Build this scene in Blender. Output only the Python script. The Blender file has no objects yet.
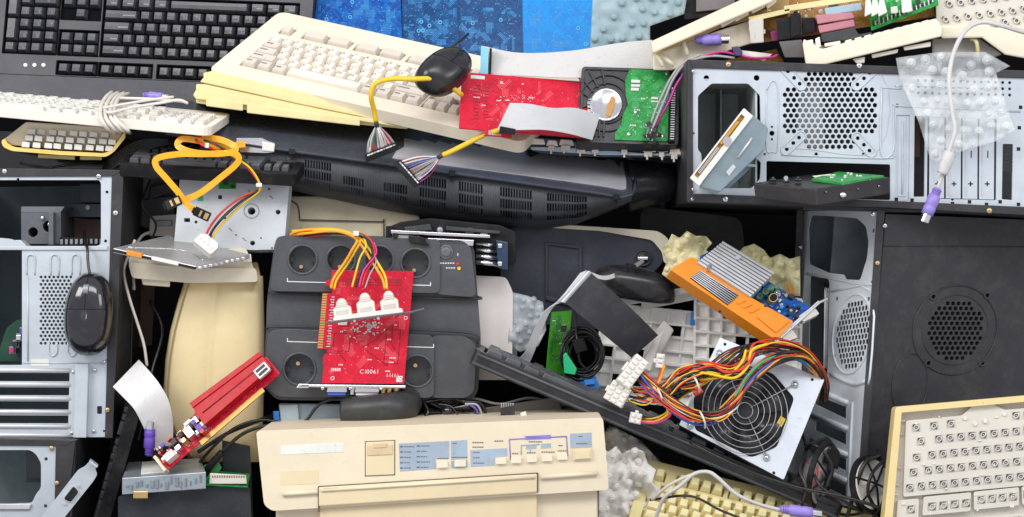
import bpy, bmesh, math, random
from mathutils import Vector, Matrix, geometry, noise
sc = bpy.context.scene
COL = sc.collection
S = 0.0012          # metres per photo pixel in the plane y = 0
D = 1900            # camera distance in the same unit
CX, CY = 512.0, 258.5
R = math.radians
rnd = random.Random(7)

def at(px, py, y=0.0):
    k = (D + y) / D
    return Vector(((px - CX) * k, y, (CY - py) * k)) * S

class PXF:                       # frame whose local units are photo pixels, w towards the camera
    def __init__(s, dy=0): s.dy = dy
    def __call__(s, u, v, w): return at(u, v, s.dy - w)
    def I(s, pts): return pts
P = PXF()

class Fr:                        # affine frame of one object
    def __init__(s, O, U, V, N=None):
        s.O, s.U, s.V = O, U, V
        if N is None:
            N = U.cross(V).normalized() * U.length
            if N.length == 0: N = Vector((0, -S, 0))
        s.N = N
    def __call__(s, u, v, w): return s.O + s.U * u + s.V * v + s.N * w
    def sub(s, u, v, w, rot=0.0, k=1.0, kw=None):
        c, n = math.cos(R(rot)), math.sin(R(rot))
        return Fr(s(u, v, w), (s.U * c + s.V * n) * k, (s.V * c - s.U * n) * k, s.N * (kw or k))
    def turn(s, u, v, w, axis='u'):   # frame standing up on this one: v axis becomes w
        if axis == 'u': return Fr(s(u, v, w), s.U, s.N, -s.V)
        return Fr(s(u, v, w), s.N, s.V, -s.U)
    def inv(s, px, py, w=0):
        C = Vector((0, -D * S, 0)); d = at(px, py, 0) - C
        n = s.U.cross(s.V); O = s.O + s.N * w
        t = (O - C).dot(n) / d.dot(n)
        q = C + d * t - O
        uu, uv, vv = s.U.dot(s.U), s.U.dot(s.V), s.V.dot(s.V)
        a, b = q.dot(s.U), q.dot(s.V); det = uu * vv - uv * uv
        return ((a * vv - b * uv) / det, (b * uu - a * uv) / det)
    def I(s, pts, w=0): return [s.inv(p[0], p[1], w) for p in pts]

def F3(o, a, b, W, H):
    O, A, B = at(*o), at(*a), at(*b)
    return Fr(O, (A - O) / W, (B - O) / H)
def FV(o, U, V):
    O = at(*o)
    f = lambda t: Vector((t[0], t[2], -t[1])) * S
    return Fr(O, f(U), f(V))
def FO(o, roll=0, pitch=0, yaw=0, k=1.0):
    """upright frame: roll clockwise in the picture, pitch leans the top away, yaw turns the right side away"""
    M = Matrix.Rotation(R(roll), 3, 'Y') @ Matrix.Rotation(R(yaw), 3, 'Z') @ Matrix.Rotation(R(-pitch), 3, 'X')
    return Fr(at(*o), M @ Vector((S * k, 0, 0)), M @ Vector((0, 0, S * k)), M @ Vector((0, -S * k, 0)))

def catmull(pts, n=6, closed=False):
    pts = [Vector(p) for p in pts]
    if len(pts) < 3 and not closed: 
        return [pts[0].lerp(pts[-1], i / n) for i in range(n + 1)]
    out = []; m = len(pts)
    rng = m if closed else m - 1
    for i in range(rng):
        p1, p2 = pts[i], pts[(i + 1) % m]
        p0 = pts[i - 1] if (i > 0 or closed) else p1 * 2 - p2
        p3 = pts[(i + 2) % m] if (i + 2 < m or closed) else p2 * 2 - p1
        for j in range(n):
            t = j / n; t2 = t * t; t3 = t2 * t
            out.append(0.5 * ((2 * p1) + (p2 - p0) * t + (2 * p0 - 5 * p1 + 4 * p2 - p3) * t2 + (3 * p1 - p0 - 3 * p2 + p3) * t3))
    if not closed: out.append(pts[-1])
    return out

def rrect(u0, v0, u1, v1, r=1.0, n=4):
    if u0 > u1: u0, u1 = u1, u0
    if v0 > v1: v0, v1 = v1, v0
    r = min(r, (u1 - u0) / 2 * .999, (v1 - v0) / 2 * .999)
    o = []
    for cx, cy, a in ((u1 - r, v1 - r, 0), (u0 + r, v1 - r, 90), (u0 + r, v0 + r, 180), (u1 - r, v0 + r, 270)):
        for i in range(n + 1):
            t = R(a + 90 * i / n); o.append((cx + r * math.cos(t), cy + r * math.sin(t)))
    return o
def rect(u0, v0, u1, v1): return [(u0, v0), (u1, v0), (u1, v1), (u0, v1)]
def circ(cu, cv, r, n=12, ph=0, rv=None): 
    rv = rv or r
    return [(cu + r * math.cos(ph + 2 * math.pi * i / n), cv + rv * math.sin(ph + 2 * math.pi * i / n)) for i in range(n)]
def hexes(u0, v0, u1, v1, pitch, r, ok=None):
    o = []; row = 0; v = v0
    while v <= v1 + .01:
        u = u0 + (pitch / 2 if row % 2 else 0)
        while u <= u1 + .01:
            if ok is None or ok(u, v): o.append(circ(u, v, r, 6, math.pi / 6))
            u += pitch
        v += pitch * .866; row += 1
    return o
def roundpoly(pts, r=3, n=3):
    o = []; m = len(pts)
    for i in range(m):
        p = Vector(pts[i]); a = Vector(pts[i - 1]); b = Vector(pts[(i + 1) % m])
        da, db = (a - p), (b - p); k = min(r, da.length * .45, db.length * .45)
        s, e = p + da.normalized() * k, p + db.normalized() * k
        for j in range(n + 1):
            t = j / n; q = s * (1 - t) ** 2 + p * 2 * t * (1 - t) + e * t * t; o.append((q.x, q.y))
    return o

GL = {}
def glyph(ch):
    if ch not in GL:
        c = bpy.data.curves.new('g', 'FONT'); c.body = ch; c.size = 1; c.resolution_u = 2
        o = bpy.data.objects.new('g', c); COL.objects.link(o)
        bpy.context.view_layer.update()
        me = o.evaluated_get(bpy.context.evaluated_depsgraph_get()).to_mesh()
        vs = [(v.co.x, v.co.y) for v in me.vertices]; fs = [tuple(p.vertices) for p in me.polygons]
        w = max([v[0] for v in vs], default=.3)
        GL[ch] = (vs, fs, w)
        bpy.data.objects.remove(o); bpy.data.curves.remove(c)
    return GL[ch]

class MB:
    def __init__(s, fr=P): s.f = fr; s.v = []; s.l = []; s.fc = []; s.mi = []; s.sm = []
    def add(s, pts, faces, mi=0, sm=False, fr=None):
        f = fr or s.f; b = len(s.v)
        for p in pts: s.v.append(f(*p)); s.l.append((p[0], p[1]))
        for q in faces: s.fc.append(tuple(i + b for i in q)); s.mi.append(mi); s.sm.append(sm)
        return s
    def box(s, u0, v0, u1, v1, w0, w1, mi=0, ins=0, fr=None):
        i = ins
        return s.add([(u0, v0, w0), (u1, v0, w0), (u1, v1, w0), (u0, v1, w0), (u0 + i, v0 + i, w1), (u1 - i, v0 + i, w1), (u1 - i, v1 - i, w1), (u0 + i, v1 - i, w1)],
              [(3, 2, 1, 0), (4, 5, 6, 7), (0, 1, 5, 4), (1, 2, 6, 5), (2, 3, 7, 6), (3, 0, 4, 7)], mi, False, fr)
    def prism(s, poly, w0, w1, holes=(), mi=0, fr=None, sm=False, mi2=None):
        loops = [list(poly)] + [list(h) for h in holes]
        flat = [p for l in loops for p in l]; n = len(flat)
        if len(loops) == 1:
            tr = [tuple(range(n))] if n <= 4 else geometry.tessellate_polygon([[Vector((p[0], p[1], 0)) for p in loops[0]]])
            vs = flat
        else:
            ed = []; k = 0
            for l in loops:
                m = len(l); ed += [(k + i, k + (i + 1) % m) for i in range(m)]; k += m
            r_ = geometry.delaunay_2d_cdt([Vector((p[0], p[1])) for p in flat], ed, [], 0, 1e-6)
            vs = [(p.x, p.y) for p in r_[0]]; bb = [(min(p[0] for p in l), min(p[1] for p in l), max(p[0] for p in l), max(p[1] for p in l)) for l in loops]
            tr = []
            for f in r_[2]:
                x = sum(vs[i][0] for i in f) / len(f); y = sum(vs[i][1] for i in f) / len(f); ok = True
                for q, l in enumerate(loops):
                    B = bb[q]; ins = False
                    if B[0] <= x <= B[2] and B[1] <= y <= B[3]:
                        c = len(l) - 1
                        for a in range(len(l)):
                            if (l[a][1] > y) != (l[c][1] > y) and x < (l[c][0] - l[a][0]) * (y - l[a][1]) / (l[c][1] - l[a][1]) + l[a][0]: ins = not ins
                            c = a
                    if ins != (q == 0): ok = False; break
                if ok: tr.append(tuple(f))
        nv = len(vs)
        s.add([(p[0], p[1], w0) for p in vs] + [(p[0], p[1], w1) for p in vs], [tuple(reversed(t)) for t in tr] + [tuple(i + nv for i in t) for t in tr], mi, False, fr)
        s.add([(p[0], p[1], w0) for p in flat] + [(p[0], p[1], w1) for p in flat], [], mi, False, fr); b = len(s.v) - 2 * n; k = 0
        for l in loops:
            m = len(l)
            for i in range(m):
                a, c = b + k + i, b + k + (i + 1) % m
                s.fc.append((a, c, c + n, a + n)); s.mi.append(mi if mi2 is None else mi2); s.sm.append(sm)
            k += m
        return s
    def cyl(s, cu, cv, r, w0, w1, n=16, r2=None, mi=0, fr=None, sm=True):
        r2 = r if r2 is None else r2
        a = circ(cu, cv, r, n); b = circ(cu, cv, max(r2, 1e-4), n)
        s.add([(p[0], p[1], w0) for p in a] + [(p[0], p[1], w1) for p in b], [(i, (i + 1) % n, (i + 1) % n + n, i + n) for i in range(n)], mi, sm, fr)
        s.add([(p[0], p[1], w0) for p in a], [tuple(reversed(range(n)))], mi, False, fr)
        return s.add([(p[0], p[1], w1) for p in b], [tuple(range(n))], mi, False, fr)
    def ring(s, cu, cv, r0, r1, w0, w1, n=24, mi=0, fr=None):
        A, B = circ(cu, cv, r0, n), circ(cu, cv, r1, n)
        pts = [(p[0], p[1], w0) for p in A] + [(p[0], p[1], w0) for p in B] + [(p[0], p[1], w1) for p in B] + [(p[0], p[1], w1) for p in A]
        fs = []
        for i in range(n):
            j = (i + 1) % n
            for q in range(4):
                r = (q + 1) % 4; fs.append((q * n + i, q * n + j, r * n + j, r * n + i))
        return s.add(pts, fs, mi, False, fr)
    def lathe(s, cu, cv, prof, n=20, mi=0, fr=None, su=1, sv=1):   # prof = [(r, w)...]
        pts = []
        for r, w in prof: pts += [(cu + su * r * math.cos(2 * math.pi * i / n), cv + sv * r * math.sin(2 * math.pi * i / n), w) for i in range(n)]
        fs = [(k * n + i, k * n + (i + 1) % n, (k + 1) * n + (i + 1) % n, (k + 1) * n + i) for k in range(len(prof) - 1) for i in range(n)]
        return s.add(pts, fs, mi, True, fr)
    def tube(s, path, r, n=7, mi=0, sub=6, closed=False, fr=None, flat=1.0, caps=True):
        pts = catmull(path, sub, closed) if sub else [Vector(p) for p in path]
        m = len(pts); rings = []; up = None
        for i, p in enumerate(pts):
            t = (pts[(i + 1) % m] - pts[i - 1]) if (closed or 0 < i < m - 1) else (pts[1] - pts[0] if i == 0 else pts[-1] - pts[-2])
            if t.length < 1e-9: t = Vector((1, 0, 0))
            t.normalize()
            if up is None: up = Vector((0, 0, 1)) if abs(t.z) < .9 else Vector((0, 1, 0))
            a = t.cross(up); 
            if a.length < 1e-6: a = t.orthogonal()
            a.normalize(); b = a.cross(t).normalized(); up = b
            rr = r(i / (m - 1)) if callable(r) else r
            rings.append([p + a * math.cos(2 * math.pi * k / n) * rr + b * math.sin(2 * math.pi * k / n) * rr * flat for k in range(n)])
        V = [tuple(q) for g in rings for q in g]; F = []
        for i in range(m if closed else m - 1):
            j = (i + 1) % m
            F += [(i * n + k, i * n + (k + 1) % n, j * n + (k + 1) % n, j * n + k) for k in range(n)]
        if caps and not closed: F += [tuple(range(n)), tuple(range((m - 1) * n, m * n))]
        return s.add(V, F, mi, True, fr)
    def loft(s, rings, mi=0, sm=True, caps=True, closed=True, fr=None):
        n = len(rings[0]); V = [tuple(p) for g in rings for p in g]; F = []
        for i in range(len(rings) - 1):
            for k in range(n if closed else n - 1):
                F.append((i * n + k, i * n + (k + 1) % n, (i + 1) * n + (k + 1) % n, (i + 1) * n + k))
        if caps: F += [tuple(range(n)), tuple(range((len(rings) - 1) * n, len(rings) * n))]
        return s.add(V, F, mi, sm, fr)
    def ribbon(s, L, Rr, th=.8, sub=6, mi=0, fr=None, nw=1):
        A, B = catmull(L, sub), catmull(Rr, sub)
        m = len(A); V = []; F = []
        q = nw + 1
        for i in range(m):
            a, b = A[i], B[i]; t = (A[min(i + 1, m - 1)] - A[max(i - 1, 0)])
            nn = t.cross(b - a); 
            if nn.length > 0: nn.normalize()
            for sgn in (.5, -.5):
                V += [tuple(a.lerp(b, j / nw) + nn * th * (sgn + (.07 if j % 2 else -.03) * (nw > 3) * (1 if sgn > 0 else -1))) for j in range(q)]
        for side in (0, 1):
            F = []
            for i in range(m - 1):
                o, p = i * 2 * q + side * q, (i + 1) * 2 * q + side * q
                F += [(o + j, o + j + 1, p + j + 1, p + j) for j in range(nw)]
            s.add(V, F, mi, nw < 4, fr)
        F = []
        for i in range(m - 1):
            o, p = i * 2 * q, (i + 1) * 2 * q
            F.append((o, p, p + q, o + q)); F.append((o + nw, o + q + nw, p + q + nw, p + nw))
        F += [tuple(list(range(q)) + list(range(2 * q - 1, q - 1, -1)))]
        o = (m - 1) * 2 * q
        F += [tuple([o + i for i in list(range(q)) + list(range(2 * q - 1, q - 1, -1))])]
        return s.add(V, F, mi, False, fr)
    def ball(s, c, r, n=12, m=8, mi=0, fr=None):
        if not hasattr(r, '__len__'): r = (r, r, r)
        V = []; F = []
        for i in range(m + 1):
            a = math.pi * i / m
            V += [(c[0] + r[0] * math.sin(a) * math.cos(2 * math.pi * k / n), c[1] + r[1] * math.sin(a) * math.sin(2 * math.pi * k / n), c[2] + r[2] * math.cos(a)) for k in range(n)]
        for i in range(m): F += [(i * n + k, i * n + (k + 1) % n, (i + 1) * n + (k + 1) % n, (i + 1) * n + k) for k in range(n)]
        return s.add(V, F, mi, True, fr)
    def grid(s, fn, nu, nv, th=None, mi=0, fr=None):
        V = [fn(i / nu, j / nv) for j in range(nv + 1) for i in range(nu + 1)]
        F = [(j * (nu + 1) + i, j * (nu + 1) + i + 1, (j + 1) * (nu + 1) + i + 1, (j + 1) * (nu + 1) + i) for j in range(nv) for i in range(nu)]
        s.add(V, F, mi, True, fr)
        if th:
            s.add([(p[0], p[1], p[2] - th) for p in V], [tuple(reversed(f)) for f in F], mi, True, fr)
        return s
    def text(s, txt, u, v, size, w, mi=0, fr=None, center=True, sx=1.0):
        gs = [glyph(c) if c != ' ' else ([], [], .3) for c in txt]
        tot = sum(g[2] + .08 for g in gs) * size * sx; x = u - tot / 2 if center else u
        for vs, fs, wd in gs:
            if vs: s.add([(x + p[0] * size * sx, v + (p[1] - (.35 if center else 0)) * size, w) for p in vs], fs, mi, False, fr)
            x += (wd + .08) * size * sx
        return s
    def build(s, name, mats, parent=None, bev=0, label=None, solid=0, subd=0, open_=False):
        if not isinstance(mats, (list, tuple)): mats = [mats]
        me = bpy.data.meshes.new(name)
        c = Vector((0, 0, 0))
        for p in s.v: c += p
        c /= max(1, len(s.v))
        me.from_pydata([p - c for p in s.v], [], s.fc)
        for m in mats: me.materials.append(m)
        me.polygons.foreach_set('material_index', [min(i, len(mats) - 1) for i in s.mi])
        me.polygons.foreach_set('use_smooth', s.sm)
        uv = me.uv_layers.new(name='UVMap')
        vi = [0] * len(me.loops); me.loops.foreach_get('vertex_index', vi)
        uv.data.foreach_set('uv', [x for i in vi for x in s.l[i]])
        if not open_:
            bm = bmesh.new(); bm.from_mesh(me)
            if not any(s.sm) and len(s.v) < 20000: bmesh.ops.remove_doubles(bm, verts=bm.verts, dist=1e-7)
            bmesh.ops.recalc_face_normals(bm, faces=bm.faces); bm.to_mesh(me); bm.free()
        o = bpy.data.objects.new(name, me); COL.objects.link(o)
        if parent is not None:
            o.parent = parent; o.location = c - Vector(parent['_w'])
        else: o.location = c
        o['_w'] = tuple(c)
        if bev:
            b = o.modifiers.new('bevel', 'BEVEL'); b.width = bev * S; b.segments = 2; b.limit_method = 'ANGLE'; b.angle_limit = R(40)
        if solid:
            b = o.modifiers.new('thick', 'SOLIDIFY'); b.thickness = solid * S; b.offset = 0
        if subd:
            b = o.modifiers.new('smooth', 'SUBSURF'); b.levels = subd; b.render_levels = subd
        if label: o['label'] = label
        return o

def tag(o, label, cat, group=None, kind=None):
    o['label'] = label; o['category'] = cat
    if group: o['group'] = group
    if kind: o['kind'] = kind
    return o
def thing(name, label, cat, loc, group=None):
    o = bpy.data.objects.new(name, None); COL.objects.link(o); o.empty_display_size = .02
    o.location = loc if isinstance(loc, Vector) else at(*loc); o['_w'] = tuple(o.location)
    return tag(o, label, cat, group)

# ---------------- materials
def lin(h):
    h = h.lstrip('#'); c = [int(h[i:i + 2], 16) / 255 for i in (0, 2, 4)]
    return tuple(x / 12.92 if x <= .04045 else ((x + .055) / 1.055) ** 2.4 for x in c)
MC = {}
def mat(name, col, rough=.5, metal=0.0, var=.10, scale=25, bump=.08, fine=220, grime=.25, coat=0, alpha=1, trans=0, sss=0, spec=.5, dust=.085):
    if name in MC: return MC[name]
    if isinstance(col, str): col = lin(col)
    m = bpy.data.materials.new(name); m.use_nodes = True; nt = m.node_tree; N = nt.nodes; L = nt.links
    b = N['Principled BSDF']; tc = N.new('ShaderNodeTexCoord')
    n1 = N.new('ShaderNodeTexNoise'); n1.inputs['Scale'].default_value = scale; n1.inputs['Detail'].default_value = 6; n1.inputs['Roughness'].default_value = .65
    n2 = N.new('ShaderNodeTexNoise'); n2.inputs['Scale'].default_value = fine; n2.inputs['Detail'].default_value = 4
    oi = N.new('ShaderNodeObjectInfo'); ad = N.new('ShaderNodeVectorMath'); ad.operation = 'ADD'
    L.new(tc.outputs['Object'], ad.inputs[0]); 
    sc_ = N.new('ShaderNodeVectorMath'); sc_.operation = 'SCALE'; L.new(oi.outputs['Location'], sc_.inputs[0]); sc_.inputs['Scale'].default_value = 1.0
    L.new(sc_.outputs[0], ad.inputs[1])
    L.new(ad.outputs[0], n1.inputs['Vector']); L.new(ad.outputs[0], n2.inputs['Vector'])
    rp = N.new('ShaderNodeMapRange'); rp.inputs['From Min'].default_value = .3; rp.inputs['From Max'].default_value = .7
    rp.inputs['To Min'].default_value = 1 - var; rp.inputs['To Max'].default_value = 1 + var; L.new(n1.outputs['Fac'], rp.inputs['Value'])
    r2 = N.new('ShaderNodeMapRange'); r2.inputs['From Min'].default_value = .62; r2.inputs['From Max'].default_value = .78
    r2.inputs['To Min'].default_value = 1; r2.inputs['To Max'].default_value = 1 - grime; L.new(n2.outputs['Fac'], r2.inputs['Value'])
    mu = N.new('ShaderNodeMath'); mu.operation = 'MULTIPLY'; L.new(rp.outputs[0], mu.inputs[0]); L.new(r2.outputs[0], mu.inputs[1])
    vm = N.new('ShaderNodeVectorMath'); vm.operation = 'SCALE'; vm.inputs[0].default_value = col; L.new(mu.outputs[0], vm.inputs['Scale'])
    n3 = N.new('ShaderNodeTexNoise'); n3.inputs['Scale'].default_value = 38; n3.inputs['Detail'].default_value = 9; n3.inputs['Roughness'].default_value = .78; L.new(ad.outputs[0], n3.inputs['Vector'])
    dr = N.new('ShaderNodeMapRange'); dr.inputs['From Min'].default_value = .48; dr.inputs['From Max'].default_value = .72; dr.inputs['To Min'].default_value = 0; dr.inputs['To Max'].default_value = dust; L.new(n3.outputs['Fac'], dr.inputs['Value'])
    dm = N.new('ShaderNodeMix'); dm.data_type = 'RGBA'; L.new(dr.outputs[0], dm.inputs['Factor']); L.new(vm.outputs[0], dm.inputs['A']); dm.inputs['B'].default_value = (.36, .32, .26, 1)
    L.new(dm.outputs['Result'], b.inputs['Base Color'])
    rr = N.new('ShaderNodeMapRange'); rr.inputs['From Min'].default_value = .25; rr.inputs['From Max'].default_value = .75
    rr.inputs['To Min'].default_value = max(.02, rough - .10); rr.inputs['To Max'].default_value = min(1, rough + .12); L.new(n1.outputs['Fac'], rr.inputs['Value'])
    L.new(rr.outputs[0], b.inputs['Roughness'])
    b.inputs['Metallic'].default_value = metal; b.inputs['Coat Weight'].default_value = coat; b.inputs['Coat Roughness'].default_value = .08
    b.inputs['Alpha'].default_value = alpha; b.inputs['Transmission Weight'].default_value = trans; b.inputs['Specular IOR Level'].default_value = spec
    if sss: b.inputs['Subsurface Weight'].default_value = sss; b.inputs['Subsurface Radius'].default_value = (.01, .008, .006); b.inputs['Subsurface Scale'].default_value = .3
    if bump:
        bp = N.new('ShaderNodeBump'); bp.inputs['Strength'].default_value = bump; bp.inputs['Distance'].default_value = .001
        L.new(n2.outputs['Fac'], bp.inputs['Height']); L.new(bp.outputs[0], b.inputs['Normal'])
    MC[name] = m; return m

def pcbmat(name, col, col2, rough=.35, sc=.16):
    """circuit board lacquer: darker ground areas, lighter copper routes, in the board's own uv"""
    m = mat(name, col, rough, 0, .08, 30, .03, 260, .15, coat=0, spec=.25)
    nt = m.node_tree; N = nt.nodes; L = nt.links; b = N['Principled BSDF']
    src = b.inputs['Base Color'].links[0].from_socket
    uv = N.new('ShaderNodeTexCoord'); out = None
    def fac(scale, kind):
        if kind == 'v':
            t = N.new('ShaderNodeTexVoronoi'); t.distance = 'CHEBYCHEV'; t.feature = 'F1'; t.inputs['Scale'].default_value = scale
            L.new(uv.outputs['UV'], t.inputs['Vector']); s = N.new('ShaderNodeSeparateColor'); L.new(t.outputs['Color'], s.inputs[0])
            g = N.new('ShaderNodeMath'); g.operation = 'GREATER_THAN'; g.inputs[1].default_value = .55; L.new(s.outputs[0], g.inputs[0]); return g.outputs[0]
        t = N.new('ShaderNodeTexVoronoi'); t.distance = 'MANHATTAN'; t.feature = 'DISTANCE_TO_EDGE' if False else 'F1'; t.inputs['Scale'].default_value = scale
        L.new(uv.outputs['UV'], t.inputs['Vector'])
        w = N.new('ShaderNodeMath'); w.operation = 'MULTIPLY'; w.inputs[1].default_value = 18; L.new(t.outputs['Distance'], w.inputs[0])
        q = N.new('ShaderNodeMath'); q.operation = 'SINE'; L.new(w.outputs[0], q.inputs[0])
        g = N.new('ShaderNodeMath'); g.operation = 'GREATER_THAN'; g.inputs[1].default_value = .6; L.new(q.outputs[0], g.inputs[0]); return g.outputs[0]
    a = fac(sc, 'v'); c = fac(sc * .45, 'w')
    mu = N.new('ShaderNodeMath'); mu.operation = 'MULTIPLY'; L.new(a, mu.inputs[0]); mu.inputs[1].default_value = .35
    mu2 = N.new('ShaderNodeMath'); mu2.operation = 'MULTIPLY'; L.new(c, mu2.inputs[0]); mu2.inputs[1].default_value = .35
    s = N.new('ShaderNodeMath'); s.operation = 'ADD'; L.new(mu.outputs[0], s.inputs[0]); L.new(mu2.outputs[0], s.inputs[1])
    mx = N.new('ShaderNodeMix'); mx.data_type = 'RGBA'; L.new(s.outputs[0], mx.inputs['Factor']); L.new(src, mx.inputs['A'])
    mx.inputs['B'].default_value = (*(lin(col2) if isinstance(col2, str) else col2), 1)
    L.new(mx.outputs['Result'], b.inputs['Base Color']); return m

BEIGE = mat('beige_plastic', '#e2d4b6', .45, var=.09, grime=.3, scale=12)
CREAM = mat('cream_plastic', '#ece1ca', .42, var=.07, grime=.1, scale=14)
IVORY = mat('ivory_keys', '#ece4d6', .40, var=.05, grime=.1)
YELLOWED = mat('yellowed_plastic', '#e6d79e', .5, var=.08, grime=.15)
YEDGE = mat('deep_yellowed_plastic', '#eccb6e', .5, var=.06)
WHITE = mat('white_plastic', '#e4e1d9', .4, var=.04, grime=.08)
GREYW = mat('grey_white_plastic', '#cfcac3', .45, var=.06)
TAUPE = mat('taupe_keys', '#d9cfc2', .45, var=.07)
BLACK = mat('black_plastic', (.018, .018, .022), .35, var=.2)
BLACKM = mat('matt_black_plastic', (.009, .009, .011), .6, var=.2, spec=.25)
GLOSS = mat('glossy_black_plastic', (.010, .010, .016), .12, var=.1, bump=.0, coat=.6)
KEYB = mat('black_key_plastic', (.085, .086, .098), .24, var=.15, bump=.02)
CHAR = mat('charcoal_plastic', (.072, .075, .084), .33, var=.1, bump=.12, fine=500)
CHARD = mat('dark_charcoal_plastic', (.035, .037, .043), .5, var=.1)
SLATE = mat('slate_blue_plastic', (.030, .034, .055), .42, var=.15)
CASEB = mat('black_painted_steel', (.030, .029, .034), .45, var=.15, bump=.15, fine=600)
STEEL = mat('zinc_steel', (.55, .60, .65), .45, .25, var=.06, grime=.1, bump=.03)
STEELD = mat('dull_steel', (.30, .33, .36), .5, .6, var=.15)
ALU = mat('aluminium', (.66, .67, .69), .4, .45, var=.06, bump=.02)
CHROME = mat('bright_steel', (.8, .8, .82), .18, 1, var=.05, bump=0)
GOLD = mat('gold_contacts', (.75, .50, .16), .3, .8, var=.1)
COPPER = mat('brass', (.70, .48, .22), .35, .8)
DARKI = mat('dark_void', (.008, .009, .012), .9, var=.1, spec=.03, dust=0)
INK = mat('dark_ink', (.03, .03, .05), .6, bump=0)
WINK = mat('white_ink', (.75, .75, .75), .6, bump=0, grime=0)
GREYL = mat('grey_legend', (.25, .25, .28), .6, bump=0)
PURPLE = mat('violet_plastic', (.30, .22, .64), .4)
PURPLED = mat('deep_violet_plastic', (.13, .06, .42), .4)
YEL = mat('yellow_insulation', (.85, .55, .02), .4, bump=0)
ORG = mat('orange_insulation', (.90, .36, .01), .4, bump=0)
REDW = mat('red_insulation', (.68, .03, .015), .35, bump=0)
BLKW = mat('black_insulation', (.012, .012, .014), .3, bump=0)
GRNW = mat('green_insulation', (.02, .35, .14), .35, bump=0)
BLUW = mat('blue_insulation', (.03, .10, .45), .35, bump=0)
PNKW = mat('magenta_insulation', (.62, .03, .25), .35, bump=0)
GRYW = mat('grey_insulation', (.42, .41, .42), .4, bump=0)
WHTW = mat('white_insulation', (.78, .76, .72), .4, bump=0)
BRNW = mat('brown_insulation', (.22, .10, .05), .4, bump=0)
RIB = mat('grey_ribbon_cable', (.52, .52, .53), .42, var=.05)
RIBW = mat('pale_ribbon_cable', (.60, .59, .58), .45, var=.05)
RIBB = mat('black_ribbon_cable', (.022, .022, .028), .38, var=.1)
SILI = mat('silicone', (.88, .91, .92), .22, alpha=.27, var=.03, bump=.05)
SILIW = mat('white_silicone', (.93, .91, .87), .35, alpha=.78, var=.05, bump=.05)
SILIY = mat('yellowed_silicone', (.84, .78, .46), .4, alpha=.7, var=.08, bump=.1)
SILIB = mat('blue_grey_silicone', (.40, .55, .60), .35, alpha=.7, var=.1, bump=.05)
PRED = pcbmat('red_circuit_board', (.66, .014, .042), (.47, .010, .03))
PGRN = pcbmat('green_circuit_board', (.015, .26, .045), (.05, .40, .10))
PBLU = pcbmat('blue_circuit_board', (.004, .07, .34), (.01, .17, .52), sc=.12)
PBLL = pcbmat('light_blue_circuit_board', (.006, .23, .68), (.01, .30, .74), sc=.12)
PNVY = pcbmat('navy_circuit_board', (.006, .05, .18), (.012, .11, .30))
PAMB = pcbmat('amber_circuit_board', (.45, .22, .04), (.25, .10, .02))
CHIP = mat('chip_resin', (.022, .022, .024), .45)
SOLD = mat('solder', (.70, .70, .70), .35, .6, bump=0)
SILK = mat('silkscreen', (.80, .72, .72), .5, bump=0)
TRRED = mat('red_trace', (.80, .10, .12), .35, bump=0)
TRDRK = mat('dark_red_trace', (.28, .01, .02), .35, bump=0)
TRGRN = mat('green_trace', (.10, .48, .16), .35, bump=0)
TRBLU = mat('blue_trace', (.03, .25, .58), .35, bump=0)
BLUEP = mat('pale_blue_print', (.36, .44, .53), .5, bump=0)
BLUG = mat('blue_grey_plastic', (.36, .47, .56), .45, var=.08)
LBLUE = mat('blue_plastic', (.03, .22, .65), .4)
ORANGE = mat('orange_plastic', (.85, .27, .010), .35, var=.06, coat=.2)
REDP = mat('red_shield_plastic', (.50, .006, .015), .3, var=.06, spec=.2)
PINKP = mat('dusty_pink_plastic', (.50, .20, .25), .5)
WOOD = mat('brown_board', (.20, .10, .06), .6)
GREEN = mat('green_plastic', (.01, .48, .20), .4)
LEDR = mat('red_lens', (.7, .03, .02), .2); LEDY = mat('yellow_lens', (.8, .5, .03), .2)
STICK = mat('paper_sticker', (.74, .73, .70), .6)

# ---------------- recurring pieces
def screw(fr, u, v, r, parent, w=0, m=None, name='screw'):
    b = MB(fr); b.lathe(u, v, [(r, w), (r * .95, w + r * .35), (r * .6, w + r * .55), (0.01, w + r * .6)], 12)
    b.box(u - r * .6, v - r * .12, u + r * .6, v + r * .12, w + r * .5, w + r * .66, 1); b.box(u - r * .12, v - r * .6, u + r * .12, v + r * .6, w + r * .5, w + r * .66, 1)
    return b.build(name, [m or CHROME, STEELD], parent)

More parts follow.
